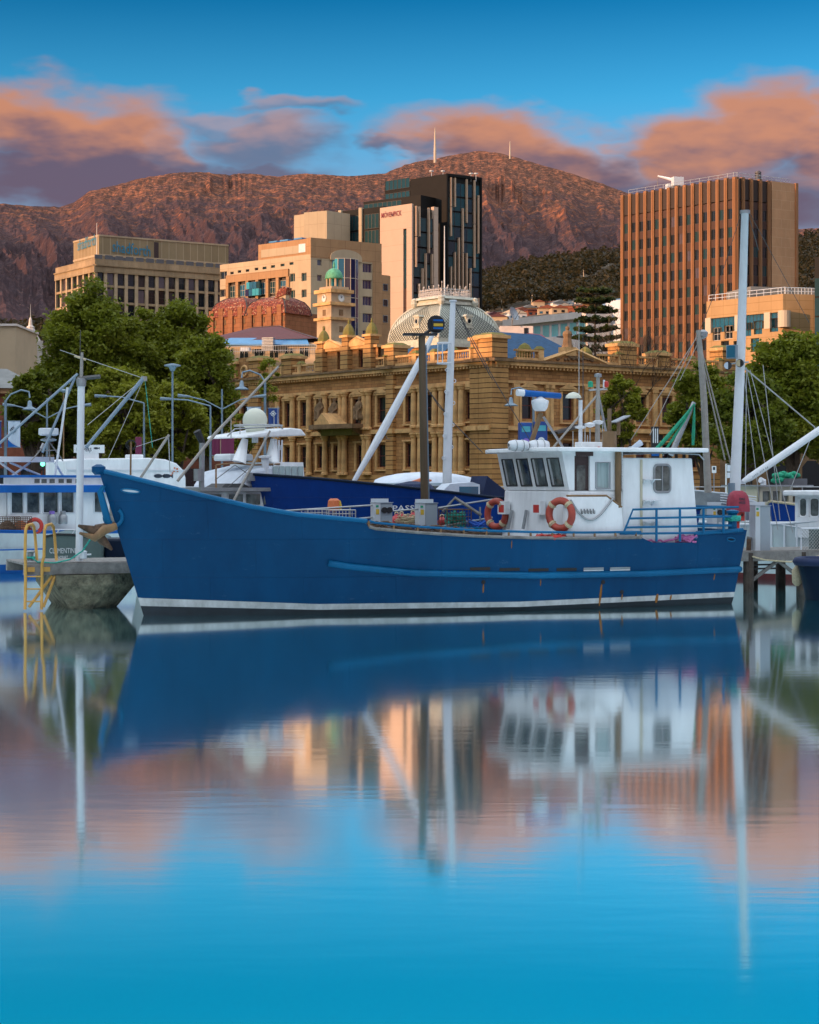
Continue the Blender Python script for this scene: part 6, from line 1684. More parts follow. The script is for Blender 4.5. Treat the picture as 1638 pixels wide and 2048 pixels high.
# stern railing
zt = [(1252, 1073, 1266, 1018), (1266, 1018, 1400, 1015), ]
def rp_(px, py, v=2.25): return BF.p(BF.s(px, v), v, BF.z(py, BF.s(px, v), v))
rails = [[(1248, 1064), (1266, 1019), (1477, 1014)], [(1258, 1037), (1462, 1033)], [(1253, 1055), (1460, 1051)]]
for rpts in rails: MB().tube([rp_(*q) for q in rpts], .03, 7).build('stern_rail', 'rail_blue', BT)
MB().tube([rp_(1240, 1067.5), rp_(1392, 1066)], .03, 7).build('stern_rail', 'rail_blue', BT)
for px in (1313, 1360, 1407, 1447): MB().tube([rp_(px, 1017), rp_(px, 1083 if px < 1390 else 1066)], .035, 7).build('stanchion', 'rail_blue', BT)
for z_ in (1014, 1033, 1051): a = rp_(1462, z_); b = BF.p(BF.s(1462, 2.25) + .2, -2.1, a.z); MB().tube([a, b], .03, 6).build('stern_rail', 'rail_blue', BT)
# bollard with green rope at the stern
c = rp_(1465, 1062, 1.9); MB().lathe(c, [(.12, 0), (.12, .45), (.17, .5), (.17, .55), (.05, .58)], 10).build('bollard', 'rail_blue', BT)
rp = random.Random(3)
def coil(label, c, R0, r, n, m, name='rope_coil', flat=.5, cat='rope'):
    mb = MB(); pts = []
    for i in range(n * 14):
        a = i * 2 * math.pi / 14; q = R0 * rp.uniform(.75, 1.08); pts.append(c + Vector((math.cos(a) * q, math.sin(a) * q, rp.uniform(0, flat * R0) + r)))
    mb.tube(pts, r, 5); return mb.build(name, m, None, smooth=True, label=label, cat=cat)
coil('turquoise rope wound on the blue stern bollard', c + Vector((0, 0, .25)), .2, .03, 7, 'rope_green', flat=.6)
coil('pink rope coil on the stern deck of the blue boat', rp_(1368, 1086, 1.8), .42, .03, 9, 'rope_pink')
pts = [rp_(1290 + i * 6, 1084 - (i % 3) * 2 - (4 if i > 8 else 0), 2.1) for i in range(13)]; MB().tube(pts, .03, 5).build('loose_rope', 'rope_pink', None, label='loose pink rope trailing along the stern bulwark', cat='rope')
coil('red rope heap at the foot of the wheelhouse', BF.p(bs(1108, 2.2), 2.0, sheerM(k_at(1108, 2)) - .05), .36, .03, 9, 'red', flat=.3)
# rusty ropes stowed along the waist behind the rail
mb = MB()
for j in range(9):
    pts = []
    for i in range(36):
        k = k_at(742, 2) + (k_at(980, 2) - k_at(742, 2)) * i / 35; u, v = pr(k, sheerM(k)); pts.append(BF.p(u, v - .12 - .06 * (j % 4) + rp.uniform(-.03, .03), sheerM(k) - .10 + .035 * j + rp.uniform(-.03, .03)))
    mb.tube(pts, .028, 5)
mb.build('stowed_line', 'rope_brown', None, label='brown longline stowed along the waist of the blue boat', cat='rope')

# ---- gear on the wheelhouse roof
zT = zR + .11
def rf(px, py, v=0.6): return BF.p(BF.s(px, v), v, BF.z(py, BF.s(px, v), v))
def rbase(px, v=.6): return BF.p(BF.s(px, v), v, zT)
for px in (1037, 1078):
    c = rf(px, 891, 1.0); o = thing('life_raft', ('white liferaft canister at the front of the wheelhouse roof', 'white liferaft canister behind the bronze radar strut')[px > 1050], 'liferaft', (c.x, c.y, zT)); e = BF.ex * .26
    MB().tube([c - e * 1.1, c - e, c - e * .6, c + e * .6, c + e, c + e * 1.1], [.06, .12, .145, .145, .12, .06], 14).build('canister', 'metal_white', o, smooth=True)
    for q in (-.4, .4): MB().torus(c + e * q, BF.ex, .15, .012, 16, 4).build('strap', 'metal_grey', o)
    MB().box(Fr((c.x, c.y), BF.ang), -.22, .22, -.12, .12, zT, zT + .06).build('cradle', 'metal_grey', o)
rd = thing('radar', 'long blue radar scanner on a slanted bronze mast above the wheelhouse', 'radar', rbase(1062))
MB().tube([rbase(1059), rf(1082, 826)], .07, 10).build('mast', 'exhaust_brown', rd)
MB().tube([rbase(1127), rf(1087, 834)], .035, 7).build('stay', 'metal_grey', rd)
c = rf(1080, 822); MB().lathe(c, [(.14, 0), (.20, .08), (.23, .2), (.23, .28), (.12, .33), (.06, .38)], 16).build('gearbox', 'metal_white', rd, smooth=True)
a, b = rf(1035, 785), rf(1122, 792); MB().tube([a, a.lerp(b, .02), a.lerp(b, .98), b], [.04, .09, .08, .04], 10).build('scanner', 'trim_blue', rd, smooth=True)
MB().tube([a + (a - b).normalized() * .01, a.lerp(b, .14)], .095, 10).build('scanner_end', 'metal_white', rd)
ms = thing('light_mast', 'white stub mast with lamp dish on the wheelhouse roof', 'mast', rbase(1161))
MB().tube([rbase(1161), rf(1161, 800)], .055, 10).build('pole', 'metal_white', ms)
MB().lathe(rf(1161, 858), [(.04, 0), (.15, .03), (.16, .07), (.06, .09)], 14).build('collar', 'metal_white', ms)
c = rf(1147, 796); MB().lathe(c, [(.22, 0), (.2, .06), (.12, .13), (.02, .16)], 12).build('lamp_dish', 'dome_cream', ms)
MB().tube([rf(1161, 800), c + Vector((0, 0, .08))], .02, 5).build('bracket', 'wire', ms)
MB().tube([rf(1158, 800), rf(1158, 640)], [.012, .006], 4).build('whip_antenna', 'wire_light', ms)
MB().tube([rf(1166, 800), rf(1166, 660)], [.014, .006], 4).build('whip_antenna', 'wire', ms)
mt = thing('signal_mast', 'tall grey signal mast with crossbar and navigation lamps on the wheelhouse', 'mast', rbase(1195))
MB().tube([rbase(1195), rf(1196, 752)], [.075, .05], 10).build('pole', 'mast_grey', mt)
MB().tube([rf(1178, 780), rf(1214, 778)], .03, 6).build('crossbar', 'metal_grey', mt)
for px, m_ in ((1181, 'net_green'), (1212, 'red')):
    c = rf(px, 774); MB().lathe(c, [(.07, 0), (.07, .13), (.03, .16)], 8).build('nav_lamp', m_, mt)
MB().lathe(rf(1208, 776), [(.03, 0), (.03, .22)], 6).build('sensor', 'metal_white', mt); MB().lathe(rf(1196, 754), [(.1, 0), (.1, .08), (.02, .1)], 8).build('top_cap', 'metal_grey', mt)
MB().tube([rf(1197, 790), rbase(1219)], .035, 7).build('stay', 'metal_grey', mt); MB().tube([rf(1193, 792), rbase(1105)], .03, 6).build('stay', 'mast_grey', mt)
for px, py in ((1196, 850), (1180, 855)): MB().lathe(rf(px, py), [(.03, 0), (.14, .04), (.15, .1), (.04, .14)], 12).build('gps_puck', 'metal_white', mt)
MB().tube([rf(1180, 858), rbase(1180)], .02, 5).build('puck_stem', 'metal_grey', mt)
o = thing('roof_locker', 'low white locker on the wheelhouse roof beneath the signal mast', 'locker', rbase(1180))
MB().box(BF, BF.s(1156, .8), BF.s(1206, .8), .6, 1.0, zT, zT + .17).build('box', 'cabin_white', o, bevel=.02); c = rf(1197, 897, 1.0); MB().tube([c, c + BF.ey * .03], .05, 8).build('lamp', 'red', o)
o = thing('solar_arm', 'tilted solar panel on a bronze post on the wheelhouse roof', 'solar panel', rbase(1237)); 
MB().tube([rf(1237, 870), rf(1237, 843)], .05, 8).build('post', 'exhaust_brown', o); a, b = rf(1226, 846), rf(1254, 833); MB().hexa([a + BF.ey * .2, b + BF.ey * .2, b - BF.ey * .2, a - BF.ey * .2] + [q + Vector((0, 0, .03)) for q in (a + BF.ey * .2, b + BF.ey * .2, b - BF.ey * .2, a - BF.ey * .2)]).build('panel', 'metal_grey', o)
o = thing('wind_vane', 'pale winch handle lying raised at the back of the wheelhouse roof', 'handle', rbase(1270)); MB().tube([rf(1262, 898), rf(1282, 885)], [.05, .09], 8).build('blade', 'flag_pale', o); MB().tube([rbase(1258), rf(1262, 897)], .06, 7).build('foot', 'metal_grey', o)
o = thing('roof_handrail', 'low bent handrail at the aft end of the wheelhouse roof', 'railing', rbase(1370, 1.8)); MB().tube([rf(1326, 912, 1.9), rf(1328, 905, 1.9), rf(1398, 909, 1.9), rf(1408, 920, 1.9)], .022, 6).build('bar', 'metal_grey', o)
for i, (px, pb, pt, v) in enumerate(((1146, 901, 862, .2), (1175, 900, 870, -.4), (1218, 902, 838, -.3), (1205, 900, 845, .9), (1170, 900, 850, .9))): MB().tube([rbase(px, v), rf(px, pt, v)], [.018, .01], 5).build('antenna', 'wire_light', None, label='thin whip antenna %s on the wheelhouse roof' % ('next to the lamp dish', 'behind the roof locker', 'near the bronze post', 'before the signal mast', 'between the two masts')[i], cat='antenna', group='antennas on the wheelhouse roof')
# ================================================================== PIER BEHIND THE BOAT
PZ = 1.22
v0, v1 = -2.95, -5.6            # near and far edge in the boat's frame
pier_ = thing('pier', 'grey timber finger pier running behind the blue boat', 'pier', BF.p(8, -4, 0))
uL, uR = BF.s(46, v0), 30.0
mb_pl = MB(); n = int((uR - uL) / .45)
pl = MB().box(Fr((0, 0), 0), 0, .43, -(v0 - v1), 0, 0, .05).mesh('plank', 'timber_grey')
for i in range(n):
    u = uL + i * .45
    if 0.5 < u < 17.0 : continue
    inst(pl, 'plank', pier_, BF.p(u, v0, PZ - .05), BF.ang)
MB().box(BF, 0.5, 17.0, v1, v0, PZ - .05, PZ).build('deck', 'timber_grey', pier_)
MB().box(BF, uL, uR, v0 + .002, v0 + .18, PZ - .30, PZ - .02).build('edge_beam', 'timber_grey', pier_)
MB().box(BF, uL, uR, v1, v1 + .2, PZ - .30, PZ - .06).build('edge_beam', 'timber_grey', pier_)
# concrete mooring block under the near end
ua, ub, uc, ud = BF.s(113, v0 + .3), BF.s(142, v0 + .3), BF.s(200, v0 + .3), BF.s(272, v0 + .3)
zt_, zm, zb = PZ - .32, .62, .10
mb = MB(); A = [(ua, v0 + .25), (uc + .3, v0 + .25), (ud + .2, v0 - .5), (ud + .2, v1), (ua, v1)]
def ins(k): return [(ua + .42 * k, v0 + .25 - .2 * k), (uc + .15 - .35 * k, v0 + .25 - .2 * k), (ud + .2 - .5 * k, v0 - .5 - .1 * k), (ud + .2 - .5 * k, v1), (ua + .42 * k, v1)]
r0, r1, r2 = A, A, ins(1.0)
vs = [BF.p(*q, zt_) for q in r0] + [BF.p(*q, zm) for q in r1] + [BF.p(*q, -.3) for q in ins(1.5)]
mb.add(vs, [(0, 1, 2, 3, 4)] + [(i, (i + 1) % 5, (i + 1) % 5 + 5, i + 5) for i in range(5)] + [(i + 5, (i + 1) % 5 + 5, (i + 1) % 5 + 10, i + 10) for i in range(5)]); mb.build('concrete_footing', 'concrete', pier_)
# timber piles and braces at the right-hand end
for px in (1497, 1503 + 100, 1660):
    u = BF.s(px, v0 + .05); MB().tube([BF.p(u, v0 + .05, -1), BF.p(u, v0 + .05, PZ - .05)], .16, 10).build('pile', 'timber_dark', pier_)
    MB().tube([BF.p(u, v1, -1), BF.p(u, v1, PZ - .05)], .16, 10).build('pile', 'timber_dark', pier_)
u = BF.s(1500, v0); MB().tube([BF.p(u + .1, v0, .35), BF.p(u + 1.0, v0, PZ - .3)], .06, 6).build('brace', 'timber_grey', pier_)
u = BF.s(1605, v0); MB().tube([BF.p(u - .05, v0, .35), BF.p(u - .9, v0, PZ - .3)], .06, 6).build('brace', 'timber_grey', pier_)
for z in (PZ - .42, PZ - .54): MB().tube([BF.p(BF.s(1492, v0), v0, z), BF.p(BF.s(1552, v0), v0, z)], .03, 6).build('pipe', 'rubber', pier_)
# yellow ladder on the pier end
ld = thing('boarding_ladder', 'yellow tubular boarding ladder over the end of the pier', 'ladder', BF.p(BF.s(70, v0 + .3), v0 + .3, 0))
def lp(px, py, v=v0 + .32): return BF.p(BF.s(px, v), v, BF.z(py, BF.s(px, v), v))
for (a, b, c) in ((52, 72, 50), (90, 111, 83)):
    MB().tube([lp(c, 1219), lp(c + 1, 1160), lp(c + 1, 1128), lp(a - 2, 1112), lp(a - 1, 1062), lp((a + 2), 1051), lp((a + b) / 2 + 2, 1048, v0 + .0), lp(b - 4, 1054, v0 - .3), lp(b - 2, 1070, v0 - .4), lp(b + 2, 1121, v0 - .4)], .04, 8).build('rail', 'ladder_yellow', ld, smooth=True)
for py in (1153, 1178, 1203): MB().tube([lp(51, py), lp(83, py)], .022, 6).build('rung', 'ladder_yellow', ld)
for (a, b) in ((104, 58), (110, 87)): MB().tube([lp(a, 1152, v0 + .1), lp(b, 1214)], .04, 7).build('strut', 'ladder_yellow', ld)
for a in (55, 86): s = BF.s(a, v0 + .19); MB().box(BF, s, s + .18, v0 + .181, v0 + .22, PZ - .22, PZ - .1).build('bracket', 'ladder_yellow', ld)
# white mooring post with block on the pier
mp_ = thing('mooring_post', 'slim white pole standing on the near end of the pier', 'pole', lp(158, 1122, v0 - .2))
def vp(px, py, v): return BF.p(BF.s(px, v), v, BF.z(py, BF.s(px, v), v))
base = vp(158, 1122, v0 - .2); top = vp(162.5, 765, v0 - .2)
MB().tube([base, top], .095, 12).build('shaft', 'metal_white', mp_)
MB().lathe(top, [(.12, -.1), (.13, 0), (.13, .1), (.06, .12)], 10).build('cap', 'metal_grey', mp_)
MB().tube([top, vp(164, 705, v0 - .2)], [.05, .04], 7).build('topmast', 'mast_grey', mp_)
MB().tube([top + Vector((-.1, 0, .1)), top + Vector((.5, 0, .16))], .06, 6).build('lamp_arm', 'wire', mp_)
MB().tube([vp(164, 712, v0 - .2) + Vector((-.2, 0, 0)), vp(164, 712, v0 - .2) + Vector((.1, 0, -.1))], .03, 5).build('sensor_arm', 'rope_cream', mp_)
MB().tube([vp(160, 712, v0 - .2), vp(161, 660, v0 - .2)], .01, 4).build('whip', 'wire', mp_)
c = vp(167, 1118, v0 + .02); MB().lathe(c, [(.07, 0), (.09, .02), (.09, .17), (.1, .2), (.04, .22)], 10).tube([c + Vector((-.17, 0, .1)), c + Vector((.2, 0, .12))], .025, 6).build('cleat', 'metal_white', mp_)
MB().tube([vp(62, 1114, v0), vp(75, 1124, v0), vp(110, 1126, v0 + .1), vp(140, 1119, v0 + .1), vp(165, 1102, v0 + .1), vp(190, 1065, v0 + .8)], .022, 6).build('mooring_line', 'rope_green', None, label='pale green mooring line from pier to blue bow', cat='rope')
o = thing('pier_bollard', 'small grey cleat with turquoise rope beside the yellow ladder', 'bollard', vp(61, 1122, v0 - .3)); MB().lathe(vp(61, 1122, v0 - .3), [(.1, 0), (.08, .1), (.08, .2), (.12, .24), (.1, .28)], 10).build('post', 'metal_grey', o)
MB().torus(vp(60, 1115, v0 - .3), (0, 0, 1), .12, .03, 14, 5).build('rope_turn', 'rope_green', o)
# service pedestals
def pedestal_box(px0, px1, pytop, v, label, front='sockets'):
    s0, s1 = BF.s(px0, v), BF.s(px1, v); zt = BF.z(pytop, s0, v); o = thing('service_pedestal', label, 'pedestal', BF.p((s0 + s1) / 2, v, PZ), 'service pedestals on the piers')
    w = s1 - s0
    MB().box(BF, s0, s0 + w * .32, v - .35, v, PZ, zt).build('side_panel', 'steel_pale', o); MB().box(BF, s0 + w * .34, s1, v - .35, v - .01, PZ, zt - .01).build('body', 'plastic_grey', o)
    MB().box(BF, s0 - .01, s1 + .02, v - .37, v + .02, zt, zt + .02).build('lid', 'plastic_grey', o)
    MB().box(BF, s0, s1, v - .33, v - .31, zt + .02, zt + .12).build('lamp_glass', 'steel_pale', o)
    MB().box(BF, s0 + .03, s0 + w * .2, v + .001, v + .01, zt - .12, zt - .06).build('indicator', 'net_green', o); MB().box(BF, s0 + .03, s0 + w * .24, v + .001, v + .008, zt - .32, zt - .17).build('sticker', 'yellow', o)
    if front == 'sockets':
        for i in range(2):
            for j in range(2):
                c = BF.p(s0 + w * (.52 + .3 * i), v, zt - .2 - .36 * j)
                MB().tube([c - BF.ey * .02, c + BF.ey * .05], .085 if j == 0 else .05, 10).build('socket', 'black' if j == 0 else 'steel_pale', o)
    return o
pedestal_box(750, 785, 1006, -3.2, 'grey service pedestal with black sockets behind the waist rail')
pedestal_box(839, 875, 1007, -3.3, 'plain grey service pedestal behind the blue boat beside red floats', 'plain')
pedestal_box(1511, 1541, 1012, -3.2, 'tall grey service pedestal on the open pier at the right', 'plain')
pedestal_box(1425, 1453, 1012, -5.2, 'grey service pedestal seen through the stern railing')
# bronze lamp pole with camera head
v = -5.2; lpz = thing('lamp_pole', 'dark bronze pole with yellow and black lamp head in the middle', 'pole', vp(850, 1118, v))
MB().tube([vp(851, 1118, v), vp(843.5, 672, v)], [.12, .10], 12).build('shaft', 'pole_bronze', lpz)
MB().tube([vp(858, 1000, v), vp(852, 690, v)], .02, 5).build('conduit', 'lamp_metal', lpz)
t_ = vp(843.5, 671, v); MB().box(Fr((t_.x, t_.y), .1), -.55, .45, -.18, .18, t_.z, t_.z + .06).build('platform', 'black', lpz)
c = vp(872, 650, v); f_ = Fr((c.x, c.y), .25)
MB().tube([c + Vector((0, .2, .02)), c + Vector((0, -.12, .02))], .26, 18).build('head_disc', 'black', lpz)
MB().box(f_, -.18, .16, .05, .28, c.z - .17, c.z + .15).build('head', 'black', lpz)
MB().box(f_, -.15, .13, .281, .30, c.z - .06, c.z + .02).build('yellow_band', 'yellow', lpz)
for dz_ in (-.14, .09): MB().box(f_, -.16, .14, .281, .29, c.z + dz_, c.z + dz_ + .05).build('lens', 'trim_blue', lpz)
MB().tube([t_ + Vector((.1, 0, .05)), c + Vector((-.05, 0, -.05))], .05, 6).build('arm', 'black', lpz); MB().torus(t_ + Vector((-.2, -.1, -.06)), (0, 1, 0), .06, .015, 10, 5).build('ring', 'black', lpz)
# pots, floats and ropes on the pier
def pot(label, px, py, w, d, h, v, m='wire_light', group='wire pots on the pier'):
    c = vp(px, py, v); o = thing('wire_pot', label, 'pot', c, group); f_ = Fr((c.x, c.y), BF.ang); mb = MB()
    nx, nz = max(3, int(w / .09)), max(3, int(h / .09))
    for z in (0, h):
        for a in (-d, d): mb.tube([f_.p(-w / 2, a / 2, c.z + z), f_.p(w / 2, a / 2, c.z + z)], .016, 4)
    for i in range(nx + 1):
        s = -w / 2 + w * i / nx
        for a in (-d / 2, d / 2): mb.tube([f_.p(s, a, c.z), f_.p(s, a, c.z + h)], .008 if 0 < i < nx else .016, 4)
        mb.tube([f_.p(s, -d / 2, c.z + h), f_.p(s, d / 2, c.z + h)], .008, 4)
    for j in range(1, nz):
        for a in (-d / 2, d / 2): mb.tube([f_.p(-w / 2, a, c.z + h * j / nz), f_.p(w / 2, a, c.z + h * j / nz)], .008, 4)
    mb.build('cage', m, o); return o, c
pot('empty grey wire pot on the pier left of the sockets', 630, 1046, .62, .5, .38, -3.6)
o, c = pot('wire pot holding red net on the pier', 682, 1050, .68, .5, .42, -3.6); MB().lathe(c, [(.25, .02), (.28, .1), (.2, .18), (.05, .22)], 10).build('net_bundle', 'buoy_red', o)
o, c = pot('rusty pot filled with turquoise rope on the pier', 910, 1062, .75, .6, .62, -3.5, 'rope_brown')
mb = MB(); rp = random.Random(8); pts = [c + Vector((rp.uniform(-.32, .32), rp.uniform(-.2, .2), rp.uniform(.03, .6))) for _ in range(90)]; mb.tube(pts, .018, 4); mb.build('rope_fill', 'rope_green', o)
MB().tube([c + Vector((-.35, 0, .55)), c + Vector((0, 0, .95)), c + Vector((.75, -.1, .45))], .05, 6).build('timber_frame', 'timber_grey', o)
for i, (px, py, r_) in enumerate(((793, 1042, .17), (810, 1046, .16), (826, 1038, .16), (835, 1048, .15), (803, 1037, .12), (884, 1044, .14), (788, 1050, .13))):
    c = vp(px, py, -4.2); o = thing('float', 'red plastic float %s in the heap between the pedestals' % ('leftmost large', 'low front', 'highest right', 'by the right pedestal', 'small top', 'right of the plain pedestal', 'small left')[i], 'float', c, 'red floats on the pier'); MB().lathe(c, [(.02, -r_), (r_ * .7, -r_ * .7), (r_, 0), (r_ * .7, r_ * .7), (.05, r_), (.05, r_ * 1.2)], 12).build('ball', 'buoy_red', o, smooth=True); MB().torus(c + Vector((0, 0, r_ * 1.2)), (0, 1, 0), .05, .02, 8, 4).build('eye', 'rope_cream', o)
c = vp(815, 1048, -4.0); mb = MB(); pts = [c + Vector((rp.uniform(-.4, .4), rp.uniform(-.15, .15), rp.uniform(-.1, .3))) for _ in range(70)]; mb.tube(pts, .015, 4); mb.build('tangled_net', 'rope_cream', None, label='pale tangled net over the red floats', cat='net')
coil('blue rope coil on the pier beside the wheelhouse', vp(955, 1062, -3.4), .35, .03, 8, 'rope_blue', flat=.8)
o = thing('orange_float_lamp', 'small orange marker light on the blue trawler side', 'marker', vp(668, 1022, -5.0)); c = vp(668, 1022, -5.0); MB().lathe(c, [(.16, 0), (.19, .1), (.17, .3), (.1, .36)], 8).build('body', 'orange', o); MB().lathe(c + Vector((.17, -.02, .05)), [(.05, 0), (.06, .1), (.02, .25)], 7).build('lens', 'yellow', o); MB().tube([c + Vector((0, 0, -.9)), c], .03, 5).build('stem', 'metal_grey', o)
for a, b in (((560, 1024), (750, 1011)), ((655, 1041), (750, 1034)), ((880, 1050), (985, 1030)), ((880, 1017), (985, 1000))):
    pass
rl_ = thing('pier_railing', 'thin grey tube railing along the far side of the pier', 'railing', vp(700, 1060, -3.4))
for a, b in (((565, 1022), (752, 1010)), ((690, 1040), (752, 1034)), ((786, 1022), (839, 1018)), ((876, 1016), (985, 999)), ((876, 1054), (985, 1035))): MB().tube([vp(*a, -3.4), vp(*b, -3.4)], .03, 6).build('bar', 'metal_grey', rl_)
for px in (568, 700, 960): MB().tube([vp(px, 1024 if px < 650 else 1014, -3.4), BF.p(BF.s(px, -3.4), -3.4, PZ)], .03, 6).build('post', 'metal_grey', rl_)

# ================================================================== THE OTHER BOATS
def lin(a, b): return lambda k: a + (b - a) * k
# --- blue trawler on the far side of the pier
F2 = Fr((0, 0), BF.ang); vb = -8.9; bx = BF.p(BF.s(560, vb), vb, 0); F2 = Fr((bx.x, bx.y), BF.ang)
TB = thing('blue_trawler', 'bright blue trawler with white lettering moored behind the pier', 'boat', F2.p(6, 0, 0))
tz0 = [CZ + (HY - y) / F * 52 for y in (948, 955, 968, 985, 1003, 1012, 1016)]
sh2 = lambda k: float(np.interp(k, [0, .12, .25, .42, .6, .8, 1], [3.56, 3.42, 3.22, 2.94, 2.66, 2.5, 2.45]))
p2 = hull(TB, F2, 13.5, 2.3, sh2, 1.0, 40, bands=[('hull', 'hull_royal', lambda k: .35, sh2, 8), ('boot_stripe', 'boot_white', lambda k: .2, lambda k: .35, 1), ('antifouling', 'antifoul_red', lambda k: -.5, lambda k: .2, 2)], cap='hull_navy', capr=.05)
# lettering laid along the bow flare
s0 = F2.s(786, 2.2); text_part(TB, F2.sub(0, 2.33), 'PASSA', F2.s(783, 2.33), F2.z(1022, F2.s(783, 2.33), 2.33), 0.17, 'letter_white', d=.09, width=F2.s(842, 2.33) - F2.s(783, 2.33), bold=.01)
def tv(px, py, v=0.0): return F2.p(F2.s(px, v), v, F2.z(py, F2.s(px, v), v))
zdk = 2.0
m2 = thing('trawler_mast', 'tall white mast with caged ladder hoop above the blue trawler', 'mast', tv(893, 1010))
MB().tube([tv(893, 1030), tv(896, 860), tv(906, 602)], [.15, .14, .085], 12).build('mast_tube', 'metal_white', m2); MB().lathe(tv(906, 602), [(.12, -.02), (.12, .03), (.02, .04)], 10).build('cap', 'metal_white', m2)
cg = tv(888, 687, .2); z0_, z1_ = tv(888, 727, .2).z, tv(888, 686, .2).z; mb = MB()
for z in (z0_, z1_): mb.torus((cg.x, cg.y, z), (0, 0, 1), .22, .02, 16, 5)
for k in range(7): a = k * 2 * math.pi / 7; mb.tube([(cg.x + .22 * math.cos(a), cg.y + .22 * math.sin(a), z0_), (cg.x + .22 * math.cos(a), cg.y + .22 * math.sin(a), z1_)], .015, 4)
mb.build('hoop_cage', 'metal_white', m2)
for i in range(9):
    py = 740 + i * 22; c = tv(902 - i * .9 + (7 if i % 2 else -7), py, .1); MB().torus(c, (0, 1, 0), .06, .012, 8, 4).build('step', 'metal_white', m2)
MB().tube([tv(705, 968), tv(765, 862), tv(848, 706), tv(872, 655)], [.07, .13, .10, .05], 10).build('boom', 'metal_white', None, label='long white diagonal boom rising behind the bronze pole', cat='boom')
for a, b in (((906, 606), (1075, 905)), ((848, 770), (965, 905)), ((768, 862), (780, 878)), ((850, 770), (905, 840)), ((908, 606), (985, 760))): MB().tube([tv(*a), tv(*a).lerp(tv(*b), .5) - Vector((0, 0, .12)), tv(*b)], .014, 4).build('rigging_wire', 'wire', m2)
wh = thing('winch_housing', 'small curved glazed housing on the deck of the blue trawler', 'housing', tv(900, 1002, 1.2)); c = tv(893, 1000, 1.2); f_ = Fr((c.x, c.y), F2.ang)
MB().prism(f_, [(-.5, c.z - .1), (1.0, c.z - .1), (1.0, c.z + .48), (.75, c.z + .56), (0, c.z + .5), (-.3, c.z + .25)], -.4, .3).build('shell', 'canvas_white', wh); MB().box(f_, .3, .95, .301, .31, c.z + .02, c.z + .42).build('pane', 'glass_blue', wh)
MB().prism(f_, [(1.0, c.z - .4), (2.6, c.z - .4), (2.2, c.z + .1), (1.3, c.z + .75)], -1, .2).build('covered_drum', 'canvas_blue', None, label='navy canvas cover over gear behind the glazed housing', cat='cover')
c = tv(825, 990, -1.5); MB().lathe(c - Vector((0, 0, .3)), [(.1, 0), (.7, .15), (.8, .4), (.6, .65), (.1, .75)], 12).build('covered_winch', 'canvas_blue', None, label='round navy covered winch beside the bronze pole', cat='cover')
rl2 = thing('trawler_railing', 'thin curved rail along the bow of the blue trawler', 'railing', tv(800, 985, 1.5)); MB().tube([tv(763, 980, 1.6), tv(800, 978, 1.6), tv(870, 990, 1.6), tv(960, 1002, 1.6)], .025, 6).build('bar', 'metal_grey', rl2)
for px in (775, 840, 905): MB().tube([tv(px, 980 + (px - 775) * .13, 1.6), tv(px, 1002, 1.6)], .02, 5).build('post', 'metal_grey', rl2)

# --- covered white runabout behind
F3 = Fr.span(755, 66, 940, 70); cb = thing('covered_cruiser', 'white cabin cruiser under pale canvas covers behind the trawler', 'boat', F3.p(2, 0, 0))
hull(cb, F3, F3.S, 1.3, lambda k: 2.35 - .3 * k, .8, 20, bands=[('hull', 'hull_white', lambda k: -.3, lambda k: 2.35 - .3 * k, 5)], cap='metal_white', deckdrop=.1, deck='cabin_white')
def c3(px, py, d=0): return F3.p(F3.s(px, d), d, F3.z(py, F3.s(px, d), d))
mb = MB(); n_ = 12
for i in range(n_ + 1):
    q = i / n_; px = 768 + 168 * q; h = math.sin(math.pi * min(1, max(0, q))) ** .45
    for j in range(9):
        a = math.pi * j / 8; p = F3.p(F3.s(px), 1.25 * math.cos(a) * (.35 + .65 * h), 0); z = F3.z(966, F3.s(px)) + (.42 * h) * math.sin(a) ** .7; mb.v.append(Vector((p.x, p.y, z)))
for i in range(n_):
    for j in range(8): mb.f.append((i * 9 + j, i * 9 + j + 1, i * 9 + 10 + j, i * 9 + 9 + j))
mb.build('canvas_cover', 'canvas_white', cb, smooth=True)
MB().box(F3, F3.s(785), F3.s(930), -1.1, 1.1, 2.1, F3.z(966, 2)).build('cabin', 'cabin_white', cb)
for a, b in ((800, 838), (878, 925)): s = F3.s(a); MB().box(F3, s, F3.s(b), 1.101, 1.12, F3.z(990, s), F3.z(972, s)).build('window', 'cabin_glass', cb)
MB().tube([c3(824, 964, 1.3), c3(845, 960, 1.3), c3(862, 961, 1.3)], [.04, .1, .04], 7).build('orange_board', 'orange', cb)

# --- white motor cruiser with radar dome
F4 = Fr.span(338, 54.5, 585, 57.5); mc = thing('motor_cruiser', 'white motor cruiser with round radar dome and flybridge behind the blue bow', 'boat', F4.p(2, 0, 0))
def c4(px, py, d=0): return F4.p(F4.s(px, d), d, F4.z(py, F4.s(px, d), d))
def b4(nm, px0, px1, py0, py1, d0, d1, m, ins=0, **k): s0, s1 = F4.s(px0), F4.s(px1); return MB().taper(F4, s0, s1, d0, d1, F4.z(py0, (s0 + s1) / 2), F4.z(py1, (s0 + s1) / 2), ins, ins * .4).build(nm, m, mc, **k)
hull(mc, Fr(F4.p(F4.S + .6, 0, 0), F4.ang + math.pi), F4.S + 1, 1.7, lambda k: 2.3 - .4 * k, .9, 24, bands=[('hull', 'hull_white', lambda k: -.4, lambda k: 2.3 - .4 * k, 5)], cap='metal_white', deck='cabin_white', deckdrop=.1)
b4('saloon', 345, 560, 1030, 982, -1.5, 1.5, 'cabin_white', .05, bevel=.05)
b4('saloon_roof', 338, 580, 982, 975, -1.7, 1.75, 'metal_grey')
